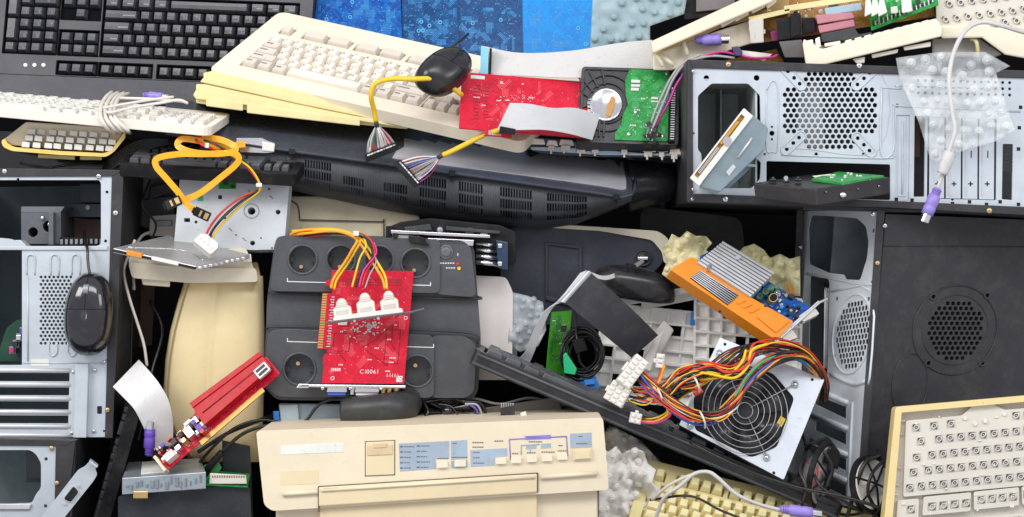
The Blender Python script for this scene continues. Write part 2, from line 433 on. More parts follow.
ROWS = [(0, [(1.25, ''), (1.25, ''), (1.25, ''), (6.25, ''), (1.25, ''), (1.25, ''), (1.25, ''), (1.25, '')]),
        (1, [(2.25, '')] + [(1, c) for c in 'ZXCVBNM,./'] + [(2.75, '')]),
        (2, [(1.75, '')] + [(1, c) for c in "ASDFGHJKL;'"] + [(2.25, '')]),
        (3, [(1.5, '')] + [(1, c) for c in 'QWERTYUIOP[]'] + [(1.5, '')]),
        (4, [(1, c) for c in '`1234567890-='] + [(2, '')])]
def layout(fgap=.5, nav=True, pad=True):
    k = []
    for r, row in ROWS:
        u = 0
        for w, c in row: k.append((u, r, w, 1, c)); u += w
    fr_ = 5 + fgap
    k.append((0, fr_, 1, 1, ''))
    for g, u0 in enumerate((2, 6.5, 11)): k += [(u0 + i, fr_, 1, 1, 'F') for i in range(4)]
    if nav:
        k += [(15.25 + i, fr_, 1, 1, '') for i in range(3)]
        k += [(15.25 + i, 4 - j, 1, 1, '') for j in range(2) for i in range(3)]
        k += [(15.25 + i, 0, 1, 1, '') for i in range(3)] + [(16.25, 1, 1, 1, '')]
    if pad:
        k += [(18.5 + i, 4, 1, 1, c) for i, c in enumerate(' /*-')]
        k += [(18.5 + i, 3, 1, 1, c) for i, c in enumerate('789')] + [(18.5 + i, 2, 1, 1, c) for i, c in enumerate('456')] + [(18.5 + i, 1, 1, 1, c) for i, c in enumerate('123')]
        k += [(18.5, 0, 2, 1, '0'), (20.5, 0, 1, 1, '.'), (21.5, 2, 1, 2, '+'), (21.5, 0, 1, 2, '')]
    return k
BLOCKS = lambda g: [(0, 0, 15, 5), (0, 5 + g, 1, 6 + g), (2, 5 + g, 6, 6 + g), (6.5, 5 + g, 10.5, 6 + g), (11, 5 + g, 15, 6 + g), (15.25, 5 + g, 18.25, 6 + g),
                    (15.25, 3, 18.25, 5), (15.25, 0, 18.25, 2), (18.5, 0, 22.5, 5)]
def vis(p):
    c = Vector((0, -D * S, 0)); d = p - c; k = D * S / d.y
    x = d.x * k / S + CX; y = CY - d.z * k / S
    return -8 < x < 1032 and -8 < y < 525
def keyboard(name, label, fr, case, keym, legm, m=(.7, .7, .6, 1.2), depth=1.2, g=.5, keyh=.42, taper=.13, wellm=None, group=None, mod=None, rad=.5, bev=.7, skip=None, slant=.05, legend=True, keym2=None, gap=.045, feet=True, lay=None, W=22.5):
    t = thing(name, label, 'keyboard', fr(0, 0, -depth), group)
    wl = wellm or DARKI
    out = rrect(-m[0], -m[2], W + m[1], 6 + g + m[3], rad)
    b = MB(fr); b.prism(out, -depth, -.32)
    holes = [rect(a - .07, c - .07, d + .07, e + .07) for a, c, d, e in BLOCKS(g) if d <= W + .1]
    b.prism(out, -.32, .12, holes)
    b.build('case', case, t, bev)
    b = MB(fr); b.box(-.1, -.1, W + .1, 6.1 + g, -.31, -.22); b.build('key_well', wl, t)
    n = 0; rest = MB(fr); 
    for (u, v, wd, ht, ch) in (lay or layout(g)):
        if skip and skip(u, v): continue
        ind = vis(fr(u + wd / 2, v + ht / 2, 0)) and n < 98
        kb = MB(fr) if ind else rest
        dz = rnd.uniform(-.03, .03)
        z0, z1 = keyh + dz - slant, keyh + dz + slant; a, c, d, e, i = u + gap, v + gap, u + wd - gap, v + ht - gap, taper
        vm = c + i + (e - c - 2 * i) * .5; zm = (z0 + z1) / 2 - slant * .35
        kb.add([(a, c, -.22), (d, c, -.22), (d, e, -.22), (a, e, -.22), (a + i, c + i, z0), (d - i, c + i, z0), (d - i, vm, zm), (a + i, vm, zm), (d - i, e - i * .7, z1), (a + i, e - i * .7, z1)],
               [(3, 2, 1, 0), (4, 5, 6, 7), (7, 6, 8, 9), (0, 1, 5, 4), (1, 2, 8, 6, 5), (2, 3, 9, 8), (3, 0, 4, 7, 9)])
        if legend:
            z = keyh + dz + slant * .5 + .012
            if ch.strip(): kb.text(ch, u + wd * .38, v + ht * .60, .42, z, 1)
            elif wd > 1 and v < 5 and wd < 5: kb.box(u + .25, v + .55, u + .25 + wd * .35, v + .68, z - .01, z, 1)
        if ind: kb.build('key', [keym2(u, v, wd) if keym2 else keym, legm], t, bev * .7); n += 1
    if rest.v: rest.build('more_keys', [keym, legm], t)['kind'] = 'stuff'
    return t

def pcb(fr, W, H, mats, parent, seed=1, n=20, chips=6, th=1.2, outline=None, holes=(), name='circuit_board', pads=40, cs=(4, 12), bev=0, silk=10, area=None):
    """board with routes, pads and silkscreen as its surface, chips as parts; mats = (lacquer, trace, pad, silk)"""
    r = random.Random(seed); b = MB(fr)
    b.prism(outline or rect(0, 0, W, H), -th, 0, holes)
    x0, y0, x1, y1 = area or (W * .05, H * .05, W * .95, H * .95)
    for i in range(n):
        u, v = r.uniform(x0, x1), r.uniform(y0, y1); k = r.randint(2, 5); ln = r.uniform(4, 14); dx, dy = r.choice([(1, 0), (0, 1), (.7, .7), (.7, -.7)])
        for j in range(k):
            o = j * 1.3; a = (u - dy * o, v + dx * o); e = (a[0] + dx * ln, a[1] + dy * ln)
            if not (x0 < e[0] < x1 and y0 < e[1] < y1 and x0 < a[0] < x1 and y0 < a[1] < y1): continue
            q = .28
            b.add([(a[0] + dy * q, a[1] - dx * q, .06), (e[0] + dy * q, e[1] - dx * q, .06), (e[0] - dy * q, e[1] + dx * q, .06), (a[0] - dy * q, a[1] + dx * q, .06)], [(0, 1, 2, 3)], 1)
    for i in range(pads):
        u, v = r.uniform(x0, x1), r.uniform(y0, y1); rr = r.uniform(.2, .5)
        b.add([(p[0], p[1], .1) for p in circ(u, v, rr, 7)], [tuple(range(7))], 2)
    for i in range(silk):
        u, v = r.uniform(x0, x1 - 6), r.uniform(y0, y1 - 2)
        if r.random() < .5: b.box(u, v, u + r.uniform(2, 5), v + .8, .05, .12, 3)
        else:
            for j in range(r.randint(2, 4)): b.box(u + j * 1.6, v, u + j * 1.6 + 1, v + 1.4, .05, .12, 3)
    o = b.build(name, list(mats), parent, bev)
    for i in range(chips):
        a, c = r.uniform(*cs), r.uniform(*cs); u, v = r.uniform(x0, x1 - a), r.uniform(y0, y1 - c)
        q = MB(fr); q.box(u, v, u + a, v + c, .1, 1.4, 0, .15)
        k = int(a / 1.4)
        for j in range(k):
            q.box(u + .5 + j * 1.4, v - .9, u + 1.1 + j * 1.4, v, .1, .5, 1); q.box(u + .5 + j * 1.4, v + c, u + 1.1 + j * 1.4, v + c + .9, .1, .5, 1)
        q.build('chip', [CHIP, SOLD], parent)
    return o

def dsub(fr, u, v, W, H, parent, col, name='video_port', hexn=True):
    b = MB(fr)
    pts = roundpoly([(u, v + H), (u + W, v + H), (u + W * .88, v), (u + W * .12, v)], H * .3)
    b.prism(pts, 0, 1.2, mi=1); b.prism(roundpoly([(u + 1, v + H - .8), (u + W - 1, v + H - .8), (u + W * .86, v + .8), (u + W * .14, v + .8)], H * .25), 1.2, 2.2, mi=0)
    for i in range(5):
        for j in range(2): b.cyl(u + W * (.22 + .14 * i), v + H * (.35 + .3 * j), .35, 2.2, 2.4, 6, mi=2)
    if hexn:
        for x in (u - 2, u + W + 2): b.cyl(x, v + H / 2, 1.4, 0, 2, 6, mi=1, sm=False)
    return b.build(name, [col, CHROME, CHIP], parent)

def mouse(name, label, fr, L, Wd, Hh, parent_mats, cablepath=None, sil=None, wheelv=.55):
    """u across, v along (cable end +v), w up"""
    t = thing(name, label, 'computer mouse', fr(0, 0, 0)); m1, m2 = parent_mats
    b = MB(fr); rings = []
    n = 28
    for i in range(15):
        a = i / 14; th = math.pi / 2 * a
        k = math.cos(th) ** .62 if a < 1 else 0.0; z = Hh * math.sin(th) ** .9
        rg = []
        for j in range(n):
            p = 2 * math.pi * j / n; cu, sv = math.cos(p), math.sin(p)
            e = .82
            x = math.copysign(abs(cu) ** e, cu) * Wd / 2 * (1 - .10 * (1 - sv) * .0 - .10 * max(0, sv)) ; y = math.copysign(abs(sv) ** e, sv) * L / 2
            rg.append((x * k, y * k - L * .04 * (1 - k), z))
        rings.append(rg)
    b.loft(rings); b.build('body', m1, t)
    def top(u, v):   # height of the shell
        q = ((abs(u) / (Wd / 2)) ** 2.4 + (abs(v) / (L / 2)) ** 2.4) ** (1 / 2.4)
        q = min(.999, q); th = math.acos(q ** (1 / .62)); return Hh * math.sin(th) ** .9
    b = MB(fr)
    b.tube([(0, v, top(0, v) + .05) for v in [L * (.05 + .4 * i / 8) for i in range(9)]], .35, 6, sub=0)
    b.tube([(u, L * .05, top(u, L * .05) + .05) for u in [Wd * (-.42 + .84 * i / 12) for i in range(13)]], .35, 6, sub=0)
    b.build('button_seam', BLACKM, t)
    b = MB(fr); wf = Fr(fr(0, L * .28, top(0, L * .28) - L * .035), fr.N, fr.V, fr.U)
    b.cyl(0, 0, L * .065, -Wd * .05, Wd * .05, 18, fr=wf); b.build('scroll_wheel', m2, t)
    if cablepath:
        b = MB(P); b.tube(cablepath, 1.5, 8); b.build('cable', BLKW, t)
    return t

def din(fr, parent, col, L=22, r=5, k=1):
    """round plug along +v: strain relief, ribbed grip, metal shell with pins"""
    b = MB(fr.turn(0, 0, 0, 'u')) if False else MB(Fr(fr.O, fr.U, fr.N, fr.V))
    b.lathe(0, 0, [(0.01, 0), (r * .5, 0), (r * .65, L * .25), (r, L * .32), (r, L * .62), (r * .92, L * .66), (r * .92, L * .72), (r, L * .76), (r * .95, L), (.01, L)], 16)
    for i in range(4): b.ring(0, 0, r * .45, r * .75, L * (.05 + .055 * i), L * (.08 + .055 * i), 14)
    g = b.build('plug_grip', col, parent)
    b = MB(Fr(fr.O, fr.U, fr.N, fr.V)); b.ring(0, 0, r * .66, r * .74, L, L * 1.28, 16); b.cyl(0, 0, r * .66, L, L * 1.1, 14, mi=1)
    for i in range(6): b.cyl(r * .4 * math.cos(i), r * .4 * math.sin(i), r * .08, L * 1.1, L * 1.24, 6)
    b.build('plug_shell', [CHROME, BLACKM], parent)
    return g

def wires(paths, parent, default_r=.9, name='wire', n=6, sub=7):
    for path, m, *r in paths:
        b = MB(P); b.tube(path, r[0] if r else default_r, n, sub=sub); b.build(name, m, parent)

def bundle(path, cols, parent, spread=3, r=.9, seed=0, end_spread=None, name='wire', wob=1.0):
    q = random.Random(seed); N = len(cols)
    for i, m in enumerate(cols):
        a = 2 * math.pi * i / N + q.random(); off = []
        pts = []
        for j, p in enumerate(path):
            tt = j / (len(path) - 1); a2 = a + tt * 2.5 + q.uniform(-.4, .4); s = spread * (.35 + .65 * q.random()) * wob
            pts.append((p[0] + math.cos(a2) * s, p[1] + math.sin(a2) * s, p[2] + math.sin(a2 + 1) * s * .7))
        b = MB(P); b.tube(pts, r, 6, sub=7); b.build(name, m, parent)
# ---------------- camera, light, backdrop
cd = bpy.data.cameras.new('camera'); cam = bpy.data.objects.new('camera', cd); COL.objects.link(cam); sc.camera = cam
cam.location = (0, -D * S, 0); cam.rotation_euler = (R(90), 0, 0)
cd.sensor_width = 36; cd.lens = 36 * D / 1024; cd.clip_end = 50; cd.clip_start = .05
w = bpy.data.worlds.new('World'); sc.world = w; w.use_nodes = True
bg = w.node_tree.nodes['Background']; bg.inputs[0].default_value = (.93, .94, 1, 1); bg.inputs[1].default_value = .70
def area(name, loc, tgt, size, power, col=(1, 1, 1), sy=None):
    l = bpy.data.lights.new(name, 'AREA'); l.energy = power; l.size = size; l.color = col
    if sy: l.shape = 'RECTANGLE'; l.size_y = sy
    o = bpy.data.objects.new(name, l); COL.objects.link(o); o.location = loc
    o.rotation_euler = (Vector(tgt) - Vector(loc)).to_track_quat('-Z', 'Y').to_euler(); return o
area('softbox_left', (-1.7, -1.6, 1.2), (-.1, 0, 0), 1.0, 27, (1, .975, .94), .8)
area('softbox_right', (1.7, -1.6, .9), (.1, 0, 0), .9, 12, (.96, .98, 1), .8)
area('softbox_top', (0, -1.9, 1.55), (0, 0, -.05), 1.7, 25, (1, 1, 1), .6)
sc.view_settings.view_transform = 'Standard'; sc.view_settings.look = 'None'; sc.view_settings.exposure = 0; sc.view_settings.gamma = 1
sc.render.engine = 'CYCLES'; sc.cycles.max_bounces = 6; sc.cycles.transparent_max_bounces = 24

b = MB(P); b.box(-500, -300, 1524, 640, -520, -500)
o = b.build('backdrop', mat('black_backdrop', (.004, .004, .005), .9, spec=.05, dust=0)); o['kind'] = 'structure'
b = MB(P); b.box(-500, 600, 1524, 640, -500, 200)
o = b.build('floor', mat('dark_floor', (.02, .02, .022), .8)); o['kind'] = 'structure'
# ---------------- black keyboard, upside down, upper left
fA = FV((292, -4, 165), (-12.75, -.5, 0), (-.5, 12.1, 8))
fA = FV((299, 5, 150), (-13.9, -.56, 0), (-.6, 13.0, -2.0))
tA = keyboard('keyboard', 'black full size keyboard hanging upside down with grey-topped keys and three white status lamps', fA,
     BLACKM, KEYB, GREYL, m=(1.2, 1.2, 2.0, 2.3), depth=1.6, g=.62, keyh=.5, taper=.17, rad=.8, slant=.045)
b = MB(fA); b.prism(rrect(-1.15, 6.85, 23.65, 8.85, .5), .12, .2); b.prism(rect(15.1, .2, 15.2, 5), .12, .16); b.build('palm_panel', mat('satin_grey_plastic', (.052, .052, .066), .42), tA, .8)
b = MB(fA)
for px in (26, 35, 44):
    u, v = fA.inv(px, 65.5); b.cyl(u, v, .16, .12, .2, 10)
b.build('status_lamp', mat('white_lens', (.8, .8, .8), .3), tA)
# satin frame between the key blocks
b = MB(fA)
b.prism(rrect(-1.1, -1.9, 23.6, 6.8, .4), .121, .17, [rrect(a - .13, c - .13, d + .13, e + .13, .1) for a, c, d, e in BLOCKS(.62)])
b.build('bezel', MC['satin_grey_plastic'], tA)

# ---------------- large beige keyboard
fB = FV((230, 68, 28), (16.3, 3.95, 0), (6.6, -9.6, 11))
fB = FV((240, 66, 50), (12.3, 3.0, -2.6), (5.75, -6.75, 9))
tB = keyboard('keyboard', 'large cream keyboard lying slanted under the black mouse, all its pale keys in place', fB,
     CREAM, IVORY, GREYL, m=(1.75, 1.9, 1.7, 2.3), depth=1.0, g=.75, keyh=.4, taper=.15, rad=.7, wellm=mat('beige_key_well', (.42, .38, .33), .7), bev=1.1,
     lay=[k for k in layout(.75) if not (k[1] > 5 and 1.5 < k[0] < 15.1)] + [(u_, 5.75, 2, 1, '') for u_ in (2, 4.05, 6.5, 8.55, 11, 13.05)],
     keym2=lambda u, v, w: TAUPE if (w > 1 and v < 5 and w < 5) or v > 5 or (15 < u < 18.4) else IVORY)

# ---------------- yellowed keyboards below it, seen from the front edge
def slab(name, label, cat, pts, w0, w1, m, bev=1.5, group=None, steps=()):
    t = thing(name, label, cat, (pts[0][0], pts[0][1], -w0), group)
    b = MB(P); b.prism(pts, w0, w1); b.build('case', m, t, bev); 
    for i, (nm, pp, a, c, mm) in enumerate(steps):
        b = MB(P); b.prism(pp, a, c); b.build(nm, mm, t, bev * .7)
    return t
slab('keyboard', 'upper of the two yellowed keyboards squeezed under the large cream keyboard', 'keyboard',
     [(203, 73), (212, 71), (330, 98), (405, 122), (400, 125), (300, 103), (205, 86)], -150, -16, YELLOWED,
     steps=[('rim', [(200, 82), (204, 77), (300, 97), (404, 122), (402, 125), (300, 104)], -60, -12, YELLOWED)])
slab('keyboard', 'lower yellowed keyboard with dark notches in its front edge, above the grey monitor', 'keyboard',
     [(196, 84), (206, 84), (330, 110), (412, 126), (406, 129), (330, 122), (196, 103)], -150, -14, YELLOWED,
     steps=[('rim', [(193, 95), (197, 88), (300, 106), (410, 126), (408, 128.5), (300, 112), (196, 99)], -60, -9, YELLOWED),
            ('foot', [(206, 97), (243, 103), (243, 111), (206, 106)], -60, -7, YELLOWED),
            ('foot', [(247, 104), (360, 119), (360, 126), (247, 113)], -60, -7, YELLOWED)])

# ---------------- white keyboard wrapped with its own cable (left)
fC = FV((-62, 117, -52), (11.85, 1.05, 0), (4.0, -4.55, 11))
fC = FV((-84, 100, -50), (12.5, 1.15, 0), (.7, -2.5, 11.6))
tC = keyboard('keyboard', 'white keyboard lying almost flat at the left edge with its cable wound round the middle', fC,
     mat('off_white_plastic', '#f0e8dc', .42, var=.05, grime=.1), WHITE, GREYL, m=(1, .6, .8, 1.1), depth=.62, g=.4, keyh=.33, taper=.14, rad=.8, wellm=MC['beige_key_well'], bev=.9)
b = MB(P)
for i, x in enumerate((102, 107, 112, 116)):
    b.tube([(x + 10 + i, 92 + i * .5, -80), (x + 4, 97, -10), (x - 1, 106, 30), (x - 1, 118, 64), (x + 5 + i * 2, 128 + i * .6, 63), (x + 12, 131, 48), (x + 14, 133, 10)], 1.9, 8, sub=5)
b.tube([(106, 112, 62), (113, 112, 64), (135, 107, 48), (160, 103, 32), (178, 100, 25), (187, 103, 22), (180, 101, 18), (150, 99, 14), (120, 98, 10)], 1.5, 7)
b.tube([(103, 108, 60), (125, 104, 50), (150, 100, 32), (172, 97, 18), (168, 98, 5)], 1.4, 7)
b.build('cable', GRYW if False else mat('cream_cable', (.80, .75, .67), .45), tC)
o = thing('cable_plug', 'violet round plug resting behind the white keyboard with wound cable', 'plug', (150, 98, 20))
din(FO((143, 95, 12), roll=96, k=1), o, PURPLE, 20, 4.4)

# ---------------- small yellow-rimmed keyboard under it
fD = FV((7, 145, -28), (7.7, 1.1, 0), (3.5, -3.6, 10))
lay = [(u, v, 1, 1, 'F') for v in range(4) for u in range(14)]
t = thing('keyboard', 'yellow-rimmed keyboard shell with missing keys poking out below the white keyboard', 'keyboard', (7, 145, -28))
b = MB(P); b.prism(roundpoly([(1, 141), (3, 147), (12, 151), (60, 155), (106, 157), (114, 152), (126, 137), (124, 132), (111, 151), (104, 153), (60, 151), (14, 147), (7, 143), (5, 138)], 3), -40, 34); b.build('rim', YEDGE, t, 1.5)
b = MB(P); b.prism([(3, 140), (26, 122), (126, 128), (112, 152), (60, 150), (10, 145)], -60, 18); b.build('case', CREAM, t, 1.5)
b = MB(P); b.prism([(38, 154), (75, 156), (75, 160), (38, 158)], -10, 20); b.build('foot', YELLOWED, t, 1)
b = MB(P); b.prism([(80, 156), (102, 157), (102, 160), (80, 160)], -10, 20); b.build('foot', YELLOWED, t, 1)
for i in range(26):
    c, r_ = i % 9, i // 9
    x = 22 + c * 10.5 + r_ * 2.5 + rnd.uniform(-1, 1); y = 147 - r_ * 6.6 + c * .5
    b = MB(P); b.prism([(x, y), (x + 8, y + .8), (x + 8.4, y - 4.6), (x + .8, y - 5.4)], 20 - r_ * 6, 31 - r_ * 5 + rnd.uniform(0, 5)); b.build('key', WHITE, t, .7)

# ---------------- blue circuit boards along the top and a silicone sheet
CYAN = mat('cyan_pad', (.10, .50, .80), .4, bump=0)
tB1 = [(((296, -12), (402, -12), (400, 27), (352, 22), (296, 8)), PBLU, 'blue circuit board partly hidden by the cream keyboard, leftmost of the row', TRBLU),
       (((402, -12), (459, -12), (457, 36), (440, 36), (401, 27)), PNVY, 'darker blue circuit board with fine pale routes, second of the row along the top', TRBLU),
       (((457, -14), (523, -14), (521, 49), (455, 45)), PNVY, 'dark blue circuit board with routed copper lines, next to the bright blue one', TRBLU),
       (((521, -14), (598, -14), (595, 54), (519, 52)), PBLL, 'bright blue circuit board with fine solder dots, beside the silicone sheet', TRBLU)]
for i, (pts, m, lb, tr) in enumerate(tB1):
    x0, x1 = pts[0][0], pts[1][0]; y1 = max(p[1] for p in pts)
    f = F3((x0, y1 + 12, 150), (x1, y1 + 12, 150), (x0, -16, 180), x1 - x0, y1 + 26)
    t = thing('circuit_board', lb, 'circuit board', (x0, y1, 70), 'blue circuit boards along the top')
    pcb(f, x1 - x0, y1 + 26, (m, tr, CYAN, TRBLU), t, seed=20 + i, n=40 if i != 3 else 14, chips=0, pads=150, th=1.6, silk=6, area=(2, 2, x1 - x0 - 2, y1 + 24))
    for k in range(5 if i in (0, 1) else 2):
        b = MB(f); u, v = rnd.uniform(6, x1 - x0 - 8), rnd.uniform(16, y1 + 10); b.ring(u, v, 1.2, 1.9, 0, .3, 14); b.build('mounting_ring', CYAN, t)

def membrane(name, label, poly, w, m, pitch=9, r=3, hgt=4, wave=3, seed=0, parent=None, y0=None, tilt=0, nu=26, m2=None):
    """rubber dome sheet: wavy sheet clipped to an outline, rubber domes with nipples on a grid"""
    q = random.Random(seed); ph = [q.uniform(0, 6) for _ in range(4)]
    xs = [p[0] for p in poly]; ys = [p[1] for p in poly]; x0, x1, ya, yb = min(xs), max(xs), min(ys), max(ys)
    def inside(x, y):
        c = False; j = len(poly) - 1
        for i in range(len(poly)):
            if (poly[i][1] > y) != (poly[j][1] > y) and x < (poly[j][0] - poly[i][0]) * (y - poly[i][1]) / (poly[j][1] - poly[i][1]) + poly[i][0]: c = not c
            j = i
        return c
    def hz(x, y):
        return w + wave * (1.6 * noise.noise(Vector((x * .045 + ph[0], y * .045 + ph[1], 0))) + 1.5 * abs(noise.noise(Vector((x * .09 + ph[2], y * .07 + ph[3], 3)))) + .5 * noise.noise(Vector((x * .2, y * .2, ph[0])))) + tilt * (y - ya)
    t = thing(name, label, 'silicone sheet', at(sum(xs) / len(xs), sum(ys) / len(ys), -w))
    b = MB(P)
    # sheet: triangulate the outline with interior points
    pts = [Vector(p) for p in poly]; 
    step = 3.2; edge = []
    for i in range(len(poly)):
        a, c = pts[i], pts[(i + 1) % len(poly)]; k = max(1, int((c - a).length / step))
        edge += [a.lerp(c, j / k) for j in range(k)]
    inner = [Vector((x0 + i * step + (j % 2) * step / 2, ya + j * step)) for i in range(int((x1 - x0) / step) + 1) for j in range(int((yb - ya) / step) + 1)]
    inner = [p for p in inner if inside(p.x, p.y) and min((p - e).length for e in edge) > step * .5]
    co = edge + inner; n = len(edge)
    r_ = geometry.delaunay_2d_cdt(co, [(i, (i + 1) % n) for i in range(n)], [], 1, 1e-5)
    V = [(p.x, p.y, hz(p.x, p.y)) for p in r_[0]]
    b.add(V, [tuple(f) for f in r_[2]], 0, True)
    b.build('sheet', m, t, solid=.7, open_=True)
    b = MB(P); j = 0; y = ya + pitch * .6
    while y < yb:
        x = x0 + (pitch / 2 if j % 2 else 0) + q.uniform(0, 2)
        while x < x1:
            X, Y = x + q.uniform(-1, 1) * r * .5 + 3 * math.sin(y * .11 + ph[0]), y + q.uniform(-1, 1) * r * .4 + 3 * math.sin(x * .09 + ph[1])
            if q.random() < .82 and inside(X, Y) and inside(X + r, Y) and inside(X - r, Y) and inside(X, Y + r):
                z = hz(X, Y); b.lathe(X, Y, [(r * 1.25, z), (r, z + hgt * .45), (r * .8, z + hgt * .7), (r * .55, z + hgt * .75), (r * .5, z + hgt), (r * .25, z + hgt * .95), (.01, z + hgt * .8)], 12)
            x += pitch
        y += pitch * .9; j += 1
    b.build('rubber_domes', m2 or m, t)
    return t
membrane('silicone_sheet', 'blue-grey translucent silicone dome sheet at the top, right of the blue circuit boards', [(593, -8), (688, -8), (684, 14), (650, 26), (650, 46), (590, 50)], -55, SILIB, 14, 3.2, 5, 2, 3)

# ---------------- dark curved monitor
GT = mat('satin_dark_grey_plastic', (.060, .068, .090), .28, var=.15, bump=.03)
GV = mat('vent_plastic', (.072, .075, .086), .5, var=.1)
def gi(xs, tab):
    for (a, A), (c, C) in zip(tab, tab[1:]):
        if a <= xs <= c: return A + (C - A) * (xs - a) / (c - a)
    return tab[0][1] if xs < tab[0][0] else tab[-1][1]
topy = [(165, 98), (232, 110), (420, 130), (560, 141), (618, 149), (630, 154), (636, 163), (638, 172)]
boty = [(165, 134), (235, 143), (287, 151), (450, 173), (600, 194), (622, 198), (632, 195), (636, 190), (638, 182)]
bely = [(165, 168), (235, 182), (290, 191), (380, 210), (480, 227), (540, 230), (575, 225), (604, 214), (634, 201), (650, 190)]
t = thing('monitor', 'large dark grey curved monitor lying on its face with rows of ventilation slots', 'monitor', (400, 180, 0))
xs = [165, 200, 232, 235, 260, 287, 300, 320, 340, 360, 380, 400, 420, 435, 450, 460, 480, 500, 520, 540, 560, 575, 590, 600, 604, 618, 622, 630, 632, 636, 638]
b = MB(P); b.loft([[(x, gi(x, topy), -95), (x, gi(x, topy) - 1.5, -90), (x, gi(x, boty) - 1, 20), (x, gi(x, boty) + 1.5, 18), (x, gi(x, boty) + 1.5, -150), (x, gi(x, topy), -150)] for x in xs], sm=False)
b.build('top_panel', GT, t, 1.2)
rg = []
for x in [x for x in xs[1:] if x < 635]:
    a, c = gi(x, boty) + 1.5, gi(x, bely); h = c - a; rg.append([(x, a, 12), (x, a + h * .35, 8), (x, a + h * .62, 2), (x, a + h * .8, -10), (x, c - 1, -32), (x, c, -60), (x, c, -170), (x, a, -170)])
b = MB(P); b.loft(rg); b.build('rear_shell', GV, t)
# bright reflection painted as a pale grey strip, right part of the top panel
b = MB(P)
def tp(x, s, lift=1.0):
    y = gi(x, topy) + (gi(x, boty) - 1 - gi(x, topy)) * s; return (x, y, -92 + 112 * s + lift)
xi = [392 + i * 12 for i in range(19)] + [614, 620, 626]
L_ = [tp(x + 12 * (i == 0), .26, 3) for i, x in enumerate(xi)]; R_ = [tp(x, .84, 3) for x in xi]
b.ribbon(L_, R_, 1.6, 1); b.build('painted_reflection', mat('reflection_grey', (.46, .46, .50), .45, 0, bump=.0), t)
b = MB(P)
b.tube([tp(x, .16, 1) for x in (240, 300, 360, 420, 480, 540, 590, 618)] + [tp(628, .3, 1), tp(634, .6, 1), tp(632, .9, 1)], .5, 5, sub=2); b.build('panel_groove', BLACKM, t)
for x0, x1, rows_ in ((305, 332, (0, 1, 2)), (343, 367, (1, 2)), (384, 409, (1, 2)), (420, 448, (0, 1, 2)), (459, 484, (0, 1, 2)), (500, 535, (0, 1, 2)), (547, 588, (0, 1, 2))):
    for row in rows_:
        f0 = .12 + row * .25
        if x0 > 540 and row == 2: f0 -= .03
        b = MB(P)
        for k in range(int((x1 - x0) / 2.7)):
            x = x0 + k * 2.7; a, c = gi(x, boty) + 1.5, gi(x, bely); h = c - a
            prof = [(0, 12), (.35, 8), (.62, 2), (.8, -10), (1, -32)]
            y0, y1 = a + h * f0, a + h * (f0 + .19)
            z0, z1 = gi(f0, prof), gi(f0 + .19, prof)
            b.add([(x, y0, z0 + .35), (x + 1.8, y0, z0 + .35), (x + 1.8, y1, z1 + .35), (x, y1, z1 + .35), (x, y0, z0 - 4), (x + 1.8, y0, z0 - 4), (x + 1.8, y1, z1 - 4), (x, y1, z1 - 4)],
                  [(0, 1, 2, 3), (4, 5, 6, 7), (0, 1, 5, 4), (1, 2, 6, 5), (2, 3, 7, 6), (3, 0, 4, 7)])
        b.build('vent', DARKI, t)
b = MB(P)
for k in range(120):      # fine ribs between the slots
    x = 292 + k * 2.45
    a, c = gi(x, boty) + 1.5, gi(x, bely); h = c - a
    b.tube([(x, a + h * .08, 11), (x, a + h * .35, 8), (x, a + h * .62, 2), (x, a + h * .78, -8)], .42, 4, sub=0)
b.build('ribs', GV, t)
for x in (292, 452, 616):
    b = MB(P); y = gi(x, boty); b.box(x - 3, y - 3, x + 3, y + 3, 10, 22); b.box(x - 1.2, y + 3, x + 1.2, y + 8, 8, 18); b.build('clip', BLACKM, t, .6)
# glossy black end of the same monitor
b = MB(P); rg = []
for i in range(15):
    q_ = i / 14; x = 629 + 64 * q_; a = 160 + 4 * q_ + 8 * q_ ** 6; c = 212 - 16 * q_ - 14 * q_ ** 5; z = -22 - 10 * q_ - 50 * q_ ** 6
    m_ = (a + c) / 2; h = (c - a) / 2
    rg.append([(x, m_ - h * math.cos(q), z - 30 + 30 * math.sin(q)) for q in [math.pi * k / 10 for k in range(11)]] + [(x, c, -190), (x, a, -190)])
b.loft(rg); b.build('end_cap', mat('soft_black_gloss', (.022, .022, .028), .22, var=.1, bump=0), t)

# ---------------- black mouse on the cream keyboard and yellow loom cables
fM = FV((443, 73, -30), (.80, .48, .1), (.55, -.62, .45))
GLOSS2 = mat('satin_black_plastic', (.014, .014, .018), .25, var=.15, bump=.03)
mouse('computer_mouse', 'black mouse lying on the large cream keyboard, its cable leading up behind', fM, 66, 47, 24, (GLOSS2, BLACKM), [(449, 50, 22), (455, 45, 12), (462, 40, -10), (468, 34, -50)])

